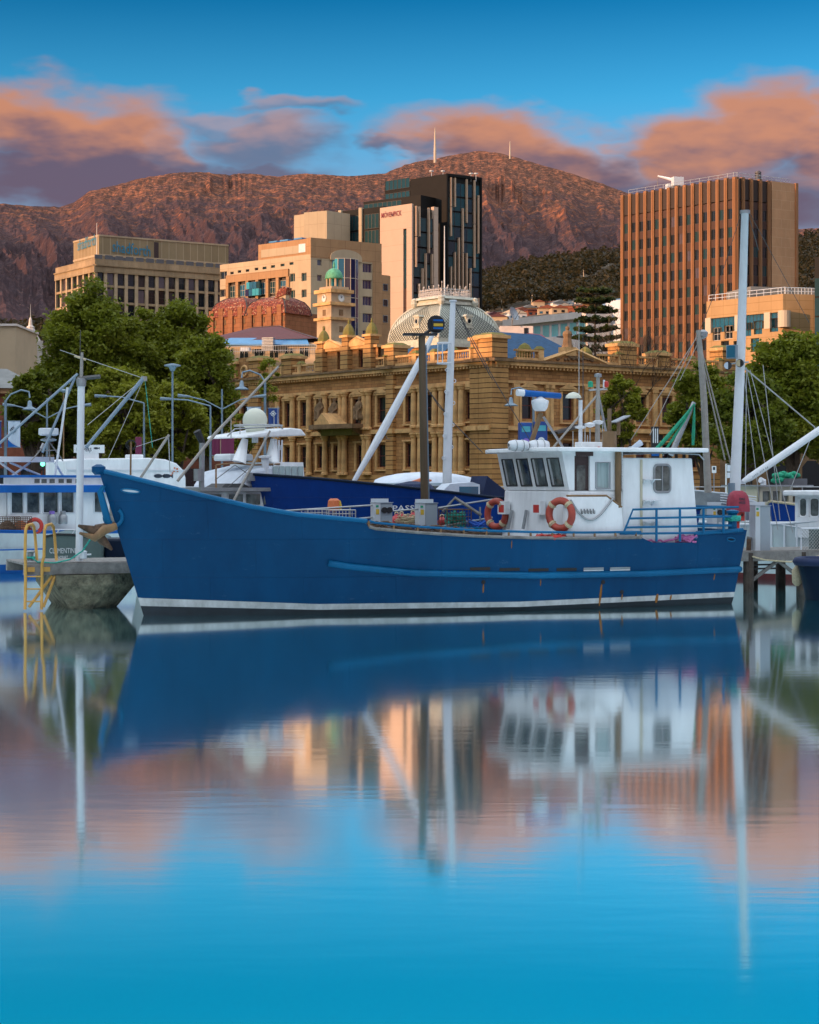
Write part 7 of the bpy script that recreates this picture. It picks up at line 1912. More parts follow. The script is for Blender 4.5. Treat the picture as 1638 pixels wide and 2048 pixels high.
for a, b in ((355, 385), (402, 428), (436, 462), (470, 500)): b4('window', a, b, 1008, 988, 1.52, 1.56, 'cabin_glass')
b4('black_hatch', 395, 452, 975, 967, .4, 1.3, 'black', .2)
MB().prism(F4, [(F4.s(505), F4.z(1012, 6)), (F4.s(562), F4.z(1012, 6)), (F4.s(580), F4.z(984, 6)), (F4.s(525), F4.z(984, 6))], -1.5, 1.7).build('bow_flare', 'cabin_white', mc, bevel=.05)
MB().prism(F4, [(F4.s(425), F4.z(975, 4)), (F4.s(575), F4.z(975, 6)), (F4.s(560), F4.z(950, 6)), (F4.s(500), F4.z(932, 6)), (F4.s(445), F4.z(945, 6))], -1.2, 1.2).build('flybridge_cover', 'canvas_white', mc, bevel=.1)
b4('flybridge', 500, 565, 975, 925, -1.2, 1.2, 'cabin_white', .06)
b4('radar_pod', 440, 490, 922, 908, -.4, .5, 'metal_white', .03, bevel=.06)
MB().prism(F4, [(F4.s(452), F4.z(880, 5)), (F4.s(572), F4.z(874, 6)), (F4.s(562), F4.z(862, 6)), (F4.s(540), F4.z(860, 6)), (F4.s(455), F4.z(875, 6))], -1.1, 1.1).build('hardtop', 'cabin_white', mc, bevel=.04)
for px0, px1 in ((470, 490), (535, 548)): [MB().tube([c4(px0 + 8, 925, q), c4(px1, 878, q)], [.22, .10], 8).build('arch_leg', 'cabin_white', mc, smooth=True) for q in (.9, -.9)]
MB().tube([c4(530, 960, 1.1), c4(530, 915, 1.1)], .12, 10).lathe(c4(530, 916, 1.1), [(.2, 0), (.2, .06), (.1, .08)], 10).build('horn_post', 'metal_white', mc)
for i in range(4): MB().tube([c4(545 + i * 6, 925, 1.0), c4(546 + i * 6, 880, 1.0)], .03, 5).build('enclosure_pole', 'metal_white', mc)
c = c4(510, 841, 0); MB().lathe(c, [(.25, -.46), (.30, -.30)] + [(.39 * math.cos(a), .39 * math.sin(a)) for a in np.linspace(-.6, 1.5, 12)], 20).build('radar_dome', 'dome_cream', mc, smooth=True)
MB().torus(c + Vector((.1, 0, -.16)), (0, 0, 1), .75, .03, 24, 6).build('hoop_rail', 'metal_grey', mc); MB().tube([c + Vector((0, 0, -.7)), c + Vector((0, 0, -.4))], .1, 8).build('dome_stem', 'metal_white', mc)
MB().tube([c4(455, 872, 1.05), c4(470, 858, 1.05), c4(560, 852, 1.05), c4(574, 868, 1.05)], .025, 6).build('hardtop_rail', 'metal_grey', mc)
for i in range(5): MB().box(F4, F4.s(500) + i * .24, F4.s(500) + i * .24 + .2, 1.21, 1.23, F4.z(958, 6), F4.z(934, 6)).build('clear_panel', 'curtain_glass', mc)
for px, pt in ((462, 838), (548, 820), (556, 812), (480, 846)): MB().tube([c4(px, 876, .3), c4(px, pt, .3)], [.02, .01], 5).build('aerial', 'wire_light', mc)
MB().tube([c4(432, 930, 1.0), c4(470, 926, 1.0), c4(505, 930, 1.0), c4(560, 928, 1.2)], .03, 6).tube([c4(432, 976, 1.2), c4(432, 930, 1.0)], .03, 6).build('flybridge_rail', 'wood_brown', mc)
MB().box(F4, F4.s(448), F4.s(458), 1.2, 1.4, F4.z(962, 5), F4.z(947, 5)).build('speaker_box', 'metal_grey', mc); MB().box(F4, F4.s(520), F4.s(527), .9, .95, F4.z(903, 6), F4.z(893, 6)).build('lamp_panel', 'frame_white', mc)
for a, b in (((430, 960), (470, 930)), ((470, 930), (520, 965)), ((455, 975), (500, 935))): MB().tube([c4(*a, 1.3), c4(*b, 1.3)], .012, 4).build('lashing', 'wire', mc)
ex_ = thing('exhaust_stack', 'grey exhaust stack with tilted flap beside the motor cruiser', 'exhaust stack', c4(404, 985, 1)); MB().tube([c4(403, 985, 1), c4(404, 885, 1)], .085, 10).build('pipe', 'metal_grey', ex_); MB().tube([c4(405, 886, 1), c4(394, 862, 1)], [.09, .12], 8).build('flap', 'rubber', ex_); MB().tube([c4(397, 962, 1), c4(397, 938, 1)], .15, 10).build('drum', 'metal_grey', ex_)
bm = thing('outrigger_pole', 'long thin grey outrigger pole slanting before the motor cruiser', 'pole', c4(440, 960, 1.5)); MB().tube([c4(355, 962, 1.5), c4(430, 868, 1.5), c4(557, 733, 1.5)], [.045, .05, .035], 7).build('spar', 'mast_grey', bm)
bm = thing('outrigger_pole', 'short thin pole crossing the cruiser flybridge', 'pole', c4(500, 960, 1.9)); MB().tube([c4(466, 1004, 1.9), c4(505, 930, 1.9), c4(540, 862, 1.9)], [.04, .045, .03], 7).build('spar', 'mast_grey', bm)

# --- white and blue fishing boat at the left
F5 = Fr.span(-60, 66, 232, 70); fb = thing('white_fishing_boat', 'white fishing boat with blue roof edge at the left, deck full of gear', 'boat', F5.p(3, 0, 0))
def c5(px, py, d=0): return F5.p(F5.s(px, d), d, F5.z(py, F5.s(px, d), d))
Z5 = lambda py: F5.z(py, F5.S * .4, 1.5)
sh5 = lambda k: Z5(1064) + .35 * (1 - k) ** 2
hull(fb, Fr(F5.p(-4, 0, 0), F5.ang), F5.S + 4.0, 1.9, sh5, .8, 30, bands=[('hull', 'hull_white', lambda k: .33, lambda k: sh5(k) - .1, 6), ('sheer_stripe', 'trim_blue', lambda k: sh5(k) - .1, sh5, 1), ('antifouling', 'trim_blue', lambda k: -.4, lambda k: .33, 3)], cap='trim_blue', capr=.03, deckdrop=.3)
MB().tube([F5.p(-2, 1.95, Z5(1096)), F5.p(F5.S - .5, 1.93, Z5(1097))], .03, 6).build('rub_rail', 'trim_blue', fb)
s0, s1 = F5.s(15, 1.5), F5.s(205, 1.5)
hol = [(F5.s(a, 1.5), F5.s(b, 1.5), Z5(1026), Z5(983)) for a, b in ((22, 47), (53, 80), (86, 117), (122, 148), (188, 208))]
mb = MB(); holes_wall(mb, F5, s0, s1 + .3, Z5(1070), Z5(978), hol, .08, 1.5); mb.box(F5, s0, s1 + .3, -1.5, 1.38, Z5(1070), Z5(978)); mb.build('wheelhouse', 'cabin_white', fb)
for a, b, c, e in hol: o = MB().box(F5, a, b, 1.385, 1.42, c, e).build('window', 'cabin_glass', fb); MB().tube([F5.p(a, 1.51, c), F5.p(b, 1.51, c), F5.p(b, 1.51, e), F5.p(a, 1.51, e), F5.p(a, 1.51, c)], .025, 5).build('window_frame', 'metal_white', o)
MB().box(F5, s0 - .5, s1 + .5, -1.8, 1.85, Z5(985), Z5(970)).build('roof_edge', 'trim_blue', fb, bevel=.03); MB().box(F5, s0 - .4, s1 + .4, -1.7, 1.75, Z5(970), Z5(968)).build('roof', 'cabin_white', fb)
MB().box(F5, F5.s(40), F5.s(190), -1.3, .8, Z5(968), Z5(955)).build('upper_house', 'cabin_white', fb); MB().box(F5, F5.s(32), F5.s(200), -1.4, .95, Z5(955), Z5(950)).build('upper_roof', 'trim_blue', fb)
for a in (48, 62, 78, 96, 112, 130): MB().box(F5, F5.s(a), F5.s(a + 10), .801, .82, Z5(966), Z5(958)).build('upper_window', 'cabin_glass', fb)
o = thing('gantry_beam', 'pale steel gantry beam across the top left of the white fishing boat', 'gantry', c5(60, 940, -1)); MB().box(F5, F5.s(-30), F5.s(127), -1.2, -.7, Z5(923), Z5(912)).build('beam', 'metal_white', o)
for a, b in (((0, 925), (40, 955)), ((20, 925), (80, 950)), ((110, 925), (128, 955)), ((60, 925), (20, 955))): MB().tube([c5(*a, -1), c5(*b, -1)], .045, 6).build('truss_bar', 'metal_white', o)
for i, (px, lb) in enumerate(((104, 'left'), (126, 'right'))):
    c = c5(px, 1048, 1.75); o = thing('gas_bottle', 'grey gas bottle on the white fishing boat deck, %s of two' % lb, 'gas bottle', c, 'gas bottles on deck'); MB().lathe(c, [(.16, 0), (.17, .05), (.17, .28), (.12, .36), (.06, .38)], 14).build('tank', 'metal_grey', o, smooth=True); MB().lathe(c + Vector((0, 0, .36)), [(.1, 0), (.1, .12)], 10).build('collar', 'purple' if i == 0 else 'metal_grey', o)
c = c5(70, 1052, 1.8); lb = thing('lifebuoy', 'red lifebuoy with white cover on the white fishing boat rail', 'lifebuoy', c); MB().torus(c, (0.1, -1, 0), .24, .075, 20, 8).build('ring', 'red', lb, smooth=True)
o, c = None, None
for i, (px, w) in enumerate(((12, .8), (38, .7))):
    c = c5(px, 1064, 1.5); o = thing('lobster_pot', ('wire lobster pot with nets at the left edge of the white boat', 'wire lobster pot holding orange float on the white boat')[i], 'pot', c); mb = MB(); f_ = Fr((c.x, c.y), F5.ang)
    for j in range(9):
        for z in (0, .55): mb.tube([f_.p(-w / 2, -.3 + .6 * (z > 9), c.z + z), f_.p(w / 2, -.3, c.z + z)], .012, 4)
        s = -w / 2 + w * j / 8; mb.tube([f_.p(s, .3, c.z), f_.p(s, .3, c.z + .55), f_.p(s, -.3, c.z + .55)], .012, 4); mb.tube([f_.p(-w / 2, .3, c.z + .07 * j), f_.p(w / 2, .3, c.z + .07 * j)], .010, 4)
    mb.build('cage', 'rope_brown', o); MB().lathe(f_.p(.05, 0, c.z), [(.3, 0), (.33, .15), (.2, .35), (.05, .42)], 9).build('net_bundle', 'rope_brown' if i == 0 else 'orange', o)
mr_ = thing('boat_mast', 'thin white tripod mast leaning left of the mooring post', 'mast', c5(135, 960, 0)); MB().tube([c5(105, 985, .5), c5(135, 775, .5)], .045, 8).build('leg', 'metal_white', mr_)
for a, b in (((-10, 895), (155, 748)), ((85, 905), (150, 755))): MB().tube([c5(*a, .4), c5(*b, .4)], .05, 7).build('strut', 'lamp_metal', mr_)
rs = thing('radar_scanner', 'white radar scanner on a lattice tripod above the left boat', 'radar', c5(97, 920, -.5)); c = c5(97, 866, -.5); MB().lathe(c - Vector((0, 0, .1)), [(.3, 0), (.38, .04), (.38, .26), (.34, .28)], 18).build('drum', 'metal_white', rs); MB().lathe(c - Vector((0, 0, .35)), [(.05, 0), (.3, .06), (.32, .1), (.05, .2)], 12).build('plate', 'metal_grey', rs)
for px in (62, 100, 126): MB().tube([c - Vector((0, 0, .3)), c5(px, 922, -.5)], .025, 5).build('leg', 'mast_grey', rs)
MB().tube([c5(75, 902, -.5), c5(118, 900, -.5)], .02, 5).build('crossbar', 'mast_grey', rs); MB().tube([c5(83, 898, -.3), c5(88, 888, -.3)], .08, 8).build('flood_lamp', 'metal_grey', rs)
bmm = thing('derrick_boom', 'grey derrick boom rising from the left boat towards the trees', 'boom', c5(200, 900, 0)); MB().tube([c5(172, 895, 0), c5(288, 755, 0)], [.07, .09], 8).build('spar', 'lamp_metal', bmm); MB().lathe(c5(288, 757, 0), [(.12, -.1), (.12, .08)], 8).build('sheave', 'mast_grey', bmm)
for a, b in (((288, 757), (175, 850)), ((286, 762), (215, 920)), ((290, 760), (305, 895)), ((288, 757), (120, 700)), ((160, 880), (180, 905))): MB().tube([c5(*a, 0), c5(*b, 0)], .012, 4).build('wire', 'wire_light' if b[0] < 300 else 'rope_green', bmm)
bmm = thing('short_boom', 'short grey boom slanting above the fish kiosk roof', 'boom', c5(310, 940, -1)); MB().tube([c5(275, 965, -1), c5(338, 870, -1)], .055, 7).build('spar', 'mast_grey', bmm); MB().tube([c5(338, 872, -1), c5(268, 895, -1)], .01, 4).tube([c5(337, 872, -1), c5(340, 945, -1)], .02, 4).build('wire', 'wire_light', bmm)
c = c5(262, 890, -1); o = thing('hose_reel', 'coiled black hose hung on a pale post by the fish kiosk', 'hose', c5(261, 955, -1)); MB().torus(c, (0, 1, .35), .2, .02, 20, 5).torus(c + Vector((.03, .02, .02)), (0, 1, .5), .17, .02, 20, 5).build('coil', 'rubber', o); MB().tube([c5(261, 958, -1), c5(262, 880, -1)], .04, 6).build('post', 'wood_brown', o)

# --- grey-green boat with name on its transom
F6 = Fr.span(86, 51.2, 208, 51.4); gb = thing('grey_green_boat', 'small grey-green boat showing its lettered transom behind the pier', 'boat', F6.p(1, 0, 0))
z6 = lambda py: F6.z(py, .8)
pts = [(0, z6(1122) - .6), (F6.S - .1, z6(1122) - .6), (F6.S, z6(1082)), (F6.S * .78, z6(1073)), (F6.S * .5, z6(1069)), (F6.S * .22, z6(1068)), (.02, z6(1073))]
MB().prism(F6, pts, -4.5, 0).build('hull', 'hull_green', gb, bevel=.05)
MB().tube([F6.p(a, .02, z) for a, z in pts[2:]], .03, 6).build('gunwale', 'rubber', gb)
text_part(gb, F6, 'CLEMENTINE', F6.s(99), z6(1106.5), .15, 'letter_white', d=.03, width=F6.s(154) - F6.s(99)); text_part(gb, F6, 'HOBART', F6.s(117), z6(1118), .095, 'letter_white', d=.03, width=F6.s(136) - F6.s(117), bold=.01)
MB().box(F6, F6.s(206), F6.s(262), -1.5, -.5, z6(1120), z6(1078)).build('tender', 'hull_navy', None, label='dark navy fender box between the grey-green boat and blue bow', cat='fender', bevel=.08)
mb = MB(); 
for px in (108, 140, 175): mb.tube([F6.p(F6.s(px), -.6, z6(1072)), F6.p(F6.s(px) + .1, -.6, z6(1060))], .02, 5)
mb.tube([F6.p(F6.s(100), -.6, z6(1060)), F6.p(F6.s(190), -.6, z6(1061))], .02, 5); mb.build('stern_rail', 'metal_white', gb)

# --- floating fish kiosk with rounded white roof
F7 = Fr.span(130, 79, 372, 82); fk = thing('fish_kiosk', 'white rounded floating fish kiosk with orange dots and dark fish emblems', 'kiosk', F7.p(3, 0, 0))
def c7(px, py, d=0): return F7.p(F7.s(px, d), d, F7.z(py, F7.s(px, d), d))
zt7 = F7.z(917, 2); zb7 = F7.z(1000, 2); S7 = F7.S
prof7 = [(0, zb7), (S7, zb7), (S7, zt7 - .85), (S7 - .12, zt7 - .5), (S7 - .45, zt7 - .2), (S7 - 1.0, zt7 - .02), (S7 - 1.8, zt7 + .04), (.6, zt7 - .02), (0, zt7 - .1)]
MB().prism(F7, prof7, -2.5, 0).build('body', 'cabin_white', fk, bevel=.06)
MB().box(F7, .1, S7 - .1, .001, .06, F7.z(941, 2), F7.z(939, 2)).build('belt', 'metal_white', fk); MB().box(F7, 0, S7, -2.6, .3, -.1, zb7).build('pontoon', 'timber_grey', fk)
for px, py, r_ in ((354, 938, 2.6), (348, 942, 2.6), (349, 936, 2), (345, 946, 2), (355, 943, 1.6), (342, 950, 1.6)): c = c7(px, py, .01); r_ = r_ / F * 65; MB().tube([c, c + F7.ey * .02], r_, 10).build('orange_dot', 'orange', fk)
def fish(f, px, py, L_, par, d=.012, m='ink'):
    s = f.s(px); z = f.z(py, s); P = [(s + L_ * math.cos(a) * .5, z + L_ * .22 * math.sin(a)) for a in np.linspace(.25, 2 * math.pi - .25, 16)]
    MB().add([f.p(a, d, b) for a, b in P], [tuple(range(16))]).build('fish_mark', m, par); MB().add([f.p(s + L_ * .4, d, z), f.p(s + L_ * .75, d, z + L_ * .25), f.p(s + L_ * .75, d, z - L_ * .25)], [(0, 1, 2)]).build('fish_tail', m, par)
fish(F7, 316, 952, .42, fk); fish(F7, 333, 952, .42, fk)
sg = thing('kiosk_sign', 'white sign board with dark fish on the fish kiosk roof', 'sign', c7(180, 917, -.3)); F7b = F7.sub(0, -.3)
MB().box(F7b, F7b.s(150), F7b.s(209), -.15, 0, F7b.z(906, 2), F7b.z(890, 2)).build('board', 'cabin_white', sg); fish(F7b, 192, 896.5, .22, sg)
text_part(sg, F7b, 'FLIPPERS', F7b.s(153), F7b.z(903, 2), .16, 'ink', width=F7b.s(183) - F7b.s(153), d=.012, bold=.01); MB().box(F7b, F7b.s(168), F7b.s(198), -.12, -.02, F7b.z(918, 2), F7b.z(906, 2)).build('leg_box', 'cabin_white', sg)
o = thing('kiosk_vent', 'small white roof vent on the fish kiosk', 'vent', c7(285, 917, -.8)); MB().box(F7, F7.s(270), F7.s(298), -1.2, -.6, zt7, F7.z(908, 2)).build('box', 'cabin_white', o, bevel=.05)
c = c7(277, 892, -2); o = MB().tube([c7(277, 917, -3), c7(277, 874, -3)], .15, 12).build('red_column', 'flag_maroon', None, label='red banner column standing behind the fish kiosk', cat='column')

# --- right-hand boats
F8 = Fr.span(1465, 61.5, 1690, 59.6); wb = thing('white_trawler', 'white trawler with rounded wheelhouse windows at the right', 'boat', F8.p(3, 0, 0))
def c8(px, py, d=0): return F8.p(F8.s(px, d), d, F8.z(py, F8.s(px, d), d))
sh8 = lambda k: 2.15 - .28 * math.sin(math.pi * min(1, k * 1.2)) ; 
hull(wb, Fr(F8.p(-2.5, -1.7, 0), F8.ang), F8.S + 4, 1.7, sh8, .9, 30, bands=[('hull', 'hull_white', lambda k: .2, sh8, 6), ('antifouling', 'antifoul_red', lambda k: -.4, lambda k: .2, 3)], cap='metal_white', capr=.04)
for px in (1541, 1567, 1592): MB().box(F8, F8.s(px), F8.s(px) + .06, -.02, .03, .8, 1.9).build('hull_rib', 'metal_white', wb)
MB().tube([c8(1542, 1046, .0), c8(1600, 1055, 0)], .03, 6).tube([c8(1540, 1060, 0), c8(1540, 1046, 0)], .03, 5).build('rail', 'metal_white', wb)
zz = lambda py: F8.z(py, F8.s(1600))
hol = [(F8.s(a), F8.s(b), zz(1034), zz(995)) for a, b in ((1597, 1613), (1618, 1638), (1644, 1664))]
mb = MB(); holes_wall(mb, F8, F8.s(1590), F8.s(1690), zz(1075), zz(990), hol, .1); mb.box(F8, F8.s(1590), F8.s(1690), -2.6, -.12, zz(1075), zz(990)); mb.build('wheelhouse', 'cabin_white', wb)
for a, b, c, e in hol: pts = rrect(F8, a, b, c, e, -.08, .12); o = MB().add(pts, [tuple(range(len(pts)))]).build('window', 'cabin_glass', wb); MB().tube(pts + [pts[0]], .04, 5).build('window_frame', 'cabin_white', o)
MB().slab(F8, [(F8.s(1565), -.9), (F8.s(1572), .35), (F8.s(1690), .45), (F8.s(1690), -2.8), (F8.s(1575), -2.6)], zz(991), zz(981)).build('roof', 'cabin_white', wb, bevel=.04)
# green net and cream cabin boat behind
F9 = Fr.span(1480, 72, 1600, 74); cr = thing('cream_cabin_boat', 'cream cabin boat with green net heap on its roof at the right', 'boat', F9.p(1, 0, 0))
z9 = lambda py: F9.z(py, 1)
hull(cr, F9, F9.S, 1.2, lambda k: 2.2, .4, 16, bands=[('hull', 'cabin_cream', lambda k: -.3, lambda k: 2.2, 3)], deckdrop=.1)
hol = [(F9.s(a), F9.s(b), z9(1003), z9(982)) for a, b in ((1496, 1512), (1516, 1530), (1534, 1548))]
mb = MB(); holes_wall(mb, F9, F9.s(1490), F9.s(1556), z9(1020), z9(972), hol, .1, .8); mb.box(F9, F9.s(1490), F9.s(1556), -1, .68, z9(1020), z9(972)); mb.build('cabin', 'cabin_cream', cr)
for a, b, c, e in hol: MB().box(F9, a, b, .68, .72, c, e).build('window', 'cabin_glass', cr)
MB().box(F9, F9.s(1485), F9.s(1590), -1.2, 1.0, z9(973), z9(970)).build('roof', 'metal_grey', cr)
rp = random.Random(4); mb = MB(); s_ = F9.s(1560)
for k in range(40): a = F9.p(s_ + rp.uniform(-.4, .5), .3 + rp.uniform(-.3, .3), z9(959) + rp.uniform(-.1, .25)); mb.lathe(a, [(.02, -.12), (.16, -.05), (.15, .05), (.03, .1)], 6)
mb.build('net_heap', 'net_green', None, label='green net heap on the cream boat roof', cat='net', smooth=True)
MB().box(F9, F9.s(1548), F9.s(1585), 0, .8, z9(970), z9(957)).build('net_bin', 'panel_dark', cr); MB().tube([F9.p(F9.s(1512), .4, z9(970)), F9.p(F9.s(1512), .4, z9(962)), F9.p(F9.s(1506), .4, z9(960))], .12, 8).build('vent_cowl', 'metal_white', cr)
# blue bow behind the white wheelhouse
F10 = Fr.span(1556, 66, 1640, 68); nb = thing('navy_bow_boat', 'deep blue boat bow with pale gunwale behind the white trawler', 'boat', F10.p(1, 0, 0)); hull(nb, F10, 7, 1.4, lambda k: F10.z(1002, 1) - .5 * min(1, k * 2.5), .5, 20, bands=[('hull', 'hull_royal', lambda k: -.3, lambda k: F10.z(1002, 1) - .5 * min(1, k * 2.5), 5)], cap='rope_cream', capr=.05)
# grey ramp tender behind the wheelhouse stern
F11 = Fr.span(1392, 68, 1470, 70); gt = thing('grey_tender', 'grey aluminium tender with ribbed side behind the stern rail', 'boat', F11.p(1, 0, 0)); hull(gt, F11, F11.S, .9, lambda k: F11.z(980, 0) - .45 * k, .4, 14, bands=[('hull', 'metal_grey', lambda k: -.2, lambda k: F11.z(980, 0) - .45 * k, 4)], cap='metal_white', capr=.03)
for j in range(5): MB().tube([F11.p(.2, .95, F11.z(985 + j * 5, 0)), F11.p(F11.S, .95, F11.z(994 + j * 5, 0))], .02, 4).build('rib', 'metal_white', gt)
# navy inflatable at the right edge
F12 = Fr.span(1612, 51.8, 1730, 50.4); rib = thing('navy_boat', 'dark navy boat hull with fender cut by the right edge', 'boat', F12.p(1, 0, 0)); z12 = F12.z(1120, 0)
hull(rib, F12, F12.S + 2, 1.2, lambda k: z12, .1, 20, kf=(.25, .2), bands=[('hull', 'hull_navy', lambda k: -.3, lambda k: z12, 5)], cap='canvas_blue', capr=.12, deckdrop=.1)
c = F12.p(.1, .6, 0); MB().lathe((c.x, c.y, .35), [(.05, 0), (.14, .1), (.15, .45), (.05, .58)], 10).build('fender', 'rope_cream', None, label='pale worn fender hanging at the navy hull', cat='fender', smooth=True)
# chain-link cage with timber stack on the pier
s0, s1 = BF.s(1602, v0 - .3), BF.s(1700, v0 - .3); o = thing('mesh_cage', 'chain-link cage holding a dark bin on the right end of the pier', 'cage', BF.p(s0, v0 - .3, PZ)); zt = BF.z(1057, s0, v0 - .3); mb = MB()
n_ = 26; h = zt - PZ
for i in range(-8, n_):
    for sg_ in (0, 1):
        a = s0 + i * .11; x0, x1 = a, a + h
        t0 = max(0, (s0 - x0) / h); t1 = 1
        if x1 < s0: continue
        if sg_ == 0: mb.tube([BF.p(x0 + h * t0, v0 - .3, PZ + h * t0), BF.p(x1, v0 - .3, PZ + h)], .008, 3, False)
        else: mb.tube([BF.p(x0 + h * t0, v0 - .3, PZ + h * (1 - t0)), BF.p(x1, v0 - .3, PZ)], .008, 3, False)
mb.build('mesh', 'wire_light', o)
MB().tube([BF.p(s0, v0 - .3, PZ), BF.p(s0, v0 - .3, zt), BF.p(s1, v0 - .3, zt)], .03, 6).build('frame', 'metal_white', o); MB().box(BF, s0 + .7, s0 + 1.8, v0 - .9, v0 - .6, PZ, zt - .05).build('bin', 'hull_green', o)
for j in range(5): MB().box(BF, s0 + .9, s1, v0 - .55, v0 - .4, PZ + .05 + j * .16, PZ + .18 + j * .16).build('board', 'timber_grey', o)
MB().tube([vp(1486, 1108, v0 + .1), vp(1530, 1120, v0 + .3), vp(1580, 1124, v0 + .4), vp(1638, 1112, v0 + .4), vp(1680, 1105, v0 + .4)], .028, 6).build('mooring_line', 'rope_cream', None, label='thick grey mooring rope sagging along the right pier', cat='rope')
o = thing('short_pile', 'rusty short post beside the right service pedestal', 'post', vp(1497, 1107, -3.4)); MB().tube([vp(1497, 1107, -3.4), vp(1498, 1078, -3.4)], .075, 8).build('post', 'rope_brown', o); MB().tube([vp(1498, 1078, -3.4), vp(1499, 1074, -3.4)], .08, 8).build('cap', 'timber_grey', o)
# fire hose under red cover
v = -3.3; c = vp(1476, 1022, v); o = thing('fire_hose', 'dark red fire hose cover with black lettering above a red box', 'fire hose', vp(1476, 1105, v)); f_ = Fr((c.x, c.y), R(12))
mb = MB(); 
for (k, z) in ((1.0, -.02), (1.0, .12), (.96, .3), (.86, .46), (.66, .56), (.38, .62)):
    for (a, b) in ((-.30, .20), (-.1, .26), (.1, .26), (.30, .20), (.30, -.2), (-.30, -.2)): mb.v.append(f_.p(a * k, b * k, c.z + z))
for i in range(5):
    for j in range(6): mb.f.append((i * 6 + j, i * 6 + (j + 1) % 6, i * 6 + 6 + (j + 1) % 6, i * 6 + 6 + j))
mb.f.append(tuple(range(30, 36))); mb.build('cover', 'cover_red', o, smooth=True)
text_part(o, f_, 'FIRE', -.06, c.z + .33, .075, 'ink', d=.262, width=.18, bold=.02); text_part(o, f_, 'HOSE', -.07, c.z + .22, .075, 'ink', d=.267, width=.2, bold=.02)
MB().box(f_, -.12, .16, -.12, .14, c.z - .3, c.z - .03).build('box', 'red', o, bevel=.01); MB().tube([f_.p(0, 0, PZ), f_.p(0, 0, c.z - .25)], .05, 8).build('post', 'red', o); c2 = f_.p(.08, .145, c.z - .12); MB().torus(c2, f_.ey, .03, .012, 10, 4).build('lock', 'black', o)
# white crane mast with floodlights and its boom
v = -4.6; wm2 = thing('crane_mast', 'thick tall white crane mast with floodlights at the right', 'mast', vp(1472, 1105, v))
MB().tube([vp(1469, 1105, v), vp(1470, 975, v), vp(1482, 700, v), vp(1490, 422, v)], [.17, .17, .14, .115], 14).build('mast_tube', 'metal_white', wm2, smooth=True); MB().lathe(vp(1490, 424, v), [(.16, -.05), (.16, .05), (.02, .06)], 12).build('head', 'metal_grey', wm2)
MB().tube([vp(1463, 1000, v + .3), vp(1463, 966, v + .3)], .11, 10).build('sleeve', 'lamp_metal', wm2)
c = vp(1465, 703, v + .3); f_ = Fr((c.x, c.y), R(-25)); MB().taper(f_, -.17, .14, -.1, .12, c.z - .22, c.z + .2, .0).build('floodlight', 'lamp_metal', wm2); MB().box(f_, -.14, .11, .121, .13, c.z - .19, c.z + .17).build('floodlight_glass', 'glass_blue', wm2)
for px, py, m_ in ((1459, 732, 'flag_pale'), (1483, 727, 'rope_cream')): c = vp(px, py, v + .3); MB().tube([c, c + Vector((-.08, -.16, 0)), c + Vector((-.09, -.17, 0))], [.08, .13, .13], 12).build('spot_lamp', 'rubber', wm2); MB().tube([c + Vector((-.092, -.175, 0)), c + Vector((-.093, -.18, 0))], .11, 12).build('spot_glass', m_, wm2)
MB().tube([vp(1455, 728, v + .2), vp(1497, 724, v + .2)], .03, 6).build('lamp_bar', 'metal_grey', wm2)
for a, b in (((1498, 424), (1618, 645)), ((1483, 424), (1440, 560)), ((1440, 560), (1400, 660)), ((1497, 430), (1517, 500))): MB().tube([vp(*a, v), vp(*b, v - 1)], .012, 4).build('stay_wire', 'wire', wm2)
for a, b in (((1486, 735), (1520, 1010)), ((1492, 735), (1556, 1060)), ((1500, 740), (1586, 1065)), ((1493, 735), (1490, 1060)), ((1526, 730), (1560, 1040)), ((1488, 735), (1630, 855)), ((1630, 855), (1580, 980))): MB().tube([vp(*a, v), vp(*b, v - .6)], .014 if a[0] != 1488 else .025, 4).build('halyard', 'wire_light', wm2)
bo = thing('crane_boom', 'white crane boom rising to the right edge of the picture', 'boom', vp(1490, 965, v)); MB().tube([vp(1484, 964, v + .1), vp(1500, 955, v + .1), vp(1660, 846, v + .1)], [.06, .12, .12], 12).build('boom_tube', 'metal_white', bo); MB().box(Fr((vp(1480, 965, v).x, vp(1480, 965, v).y), 0), -.1, .15, -.15, .1, vp(1480, 968, v).z, vp(1480, 960, v).z).build('hinge', 'metal_white', bo)
a, b = vp(1503, 953.5, v + .1), vp(1540, 928, v + .1); f_ = Fr((a.x, a.y - .13), BF.ang * .2); text_part(bo, f_, 'SWL 225 kg', 0, a.z - .06, .07, 'ink', d=0.01, width=.5, slope=.68)
# grey mast with floodlight and green net boom
v = -12.0; gm_ = thing('grey_mast', 'tall grey mast with dark lamp at its top right of the wheelhouse', 'mast', vp(1412, 1000, v)); MB().tube([vp(1416, 985, v), vp(1408, 800, v), vp(1397, 660, v)], [.13, .12, .09], 10).build('mast_tube', 'mast_grey', gm_); MB().lathe(vp(1406, 667, v), [(.02, -.2), (.16, -.1), (.18, .05), (.1, .12), (.02, .14)], 12).build('lamp', 'metal_grey', gm_)
for a, b in (((1397, 665), (1300, 870)), ((1400, 690), (1470, 960)), ((1399, 680), (1360, 760)), ((1404, 720), (1450, 920)), ((1398, 668), (1262, 880))): MB().tube([vp(*a, v), vp(*b, v)], .03 if b[0] > 1400 else .015, 5).build('stay', 'mast_grey', gm_)
nbm = thing('net_boom', 'grey boom hung with bright green net behind the wheelhouse', 'boom', vp(1360, 900, v)); MB().tube([vp(1342, 910, v), vp(1388, 805, v)], [.11, .08], 8).build('spar', 'metal_grey', nbm)
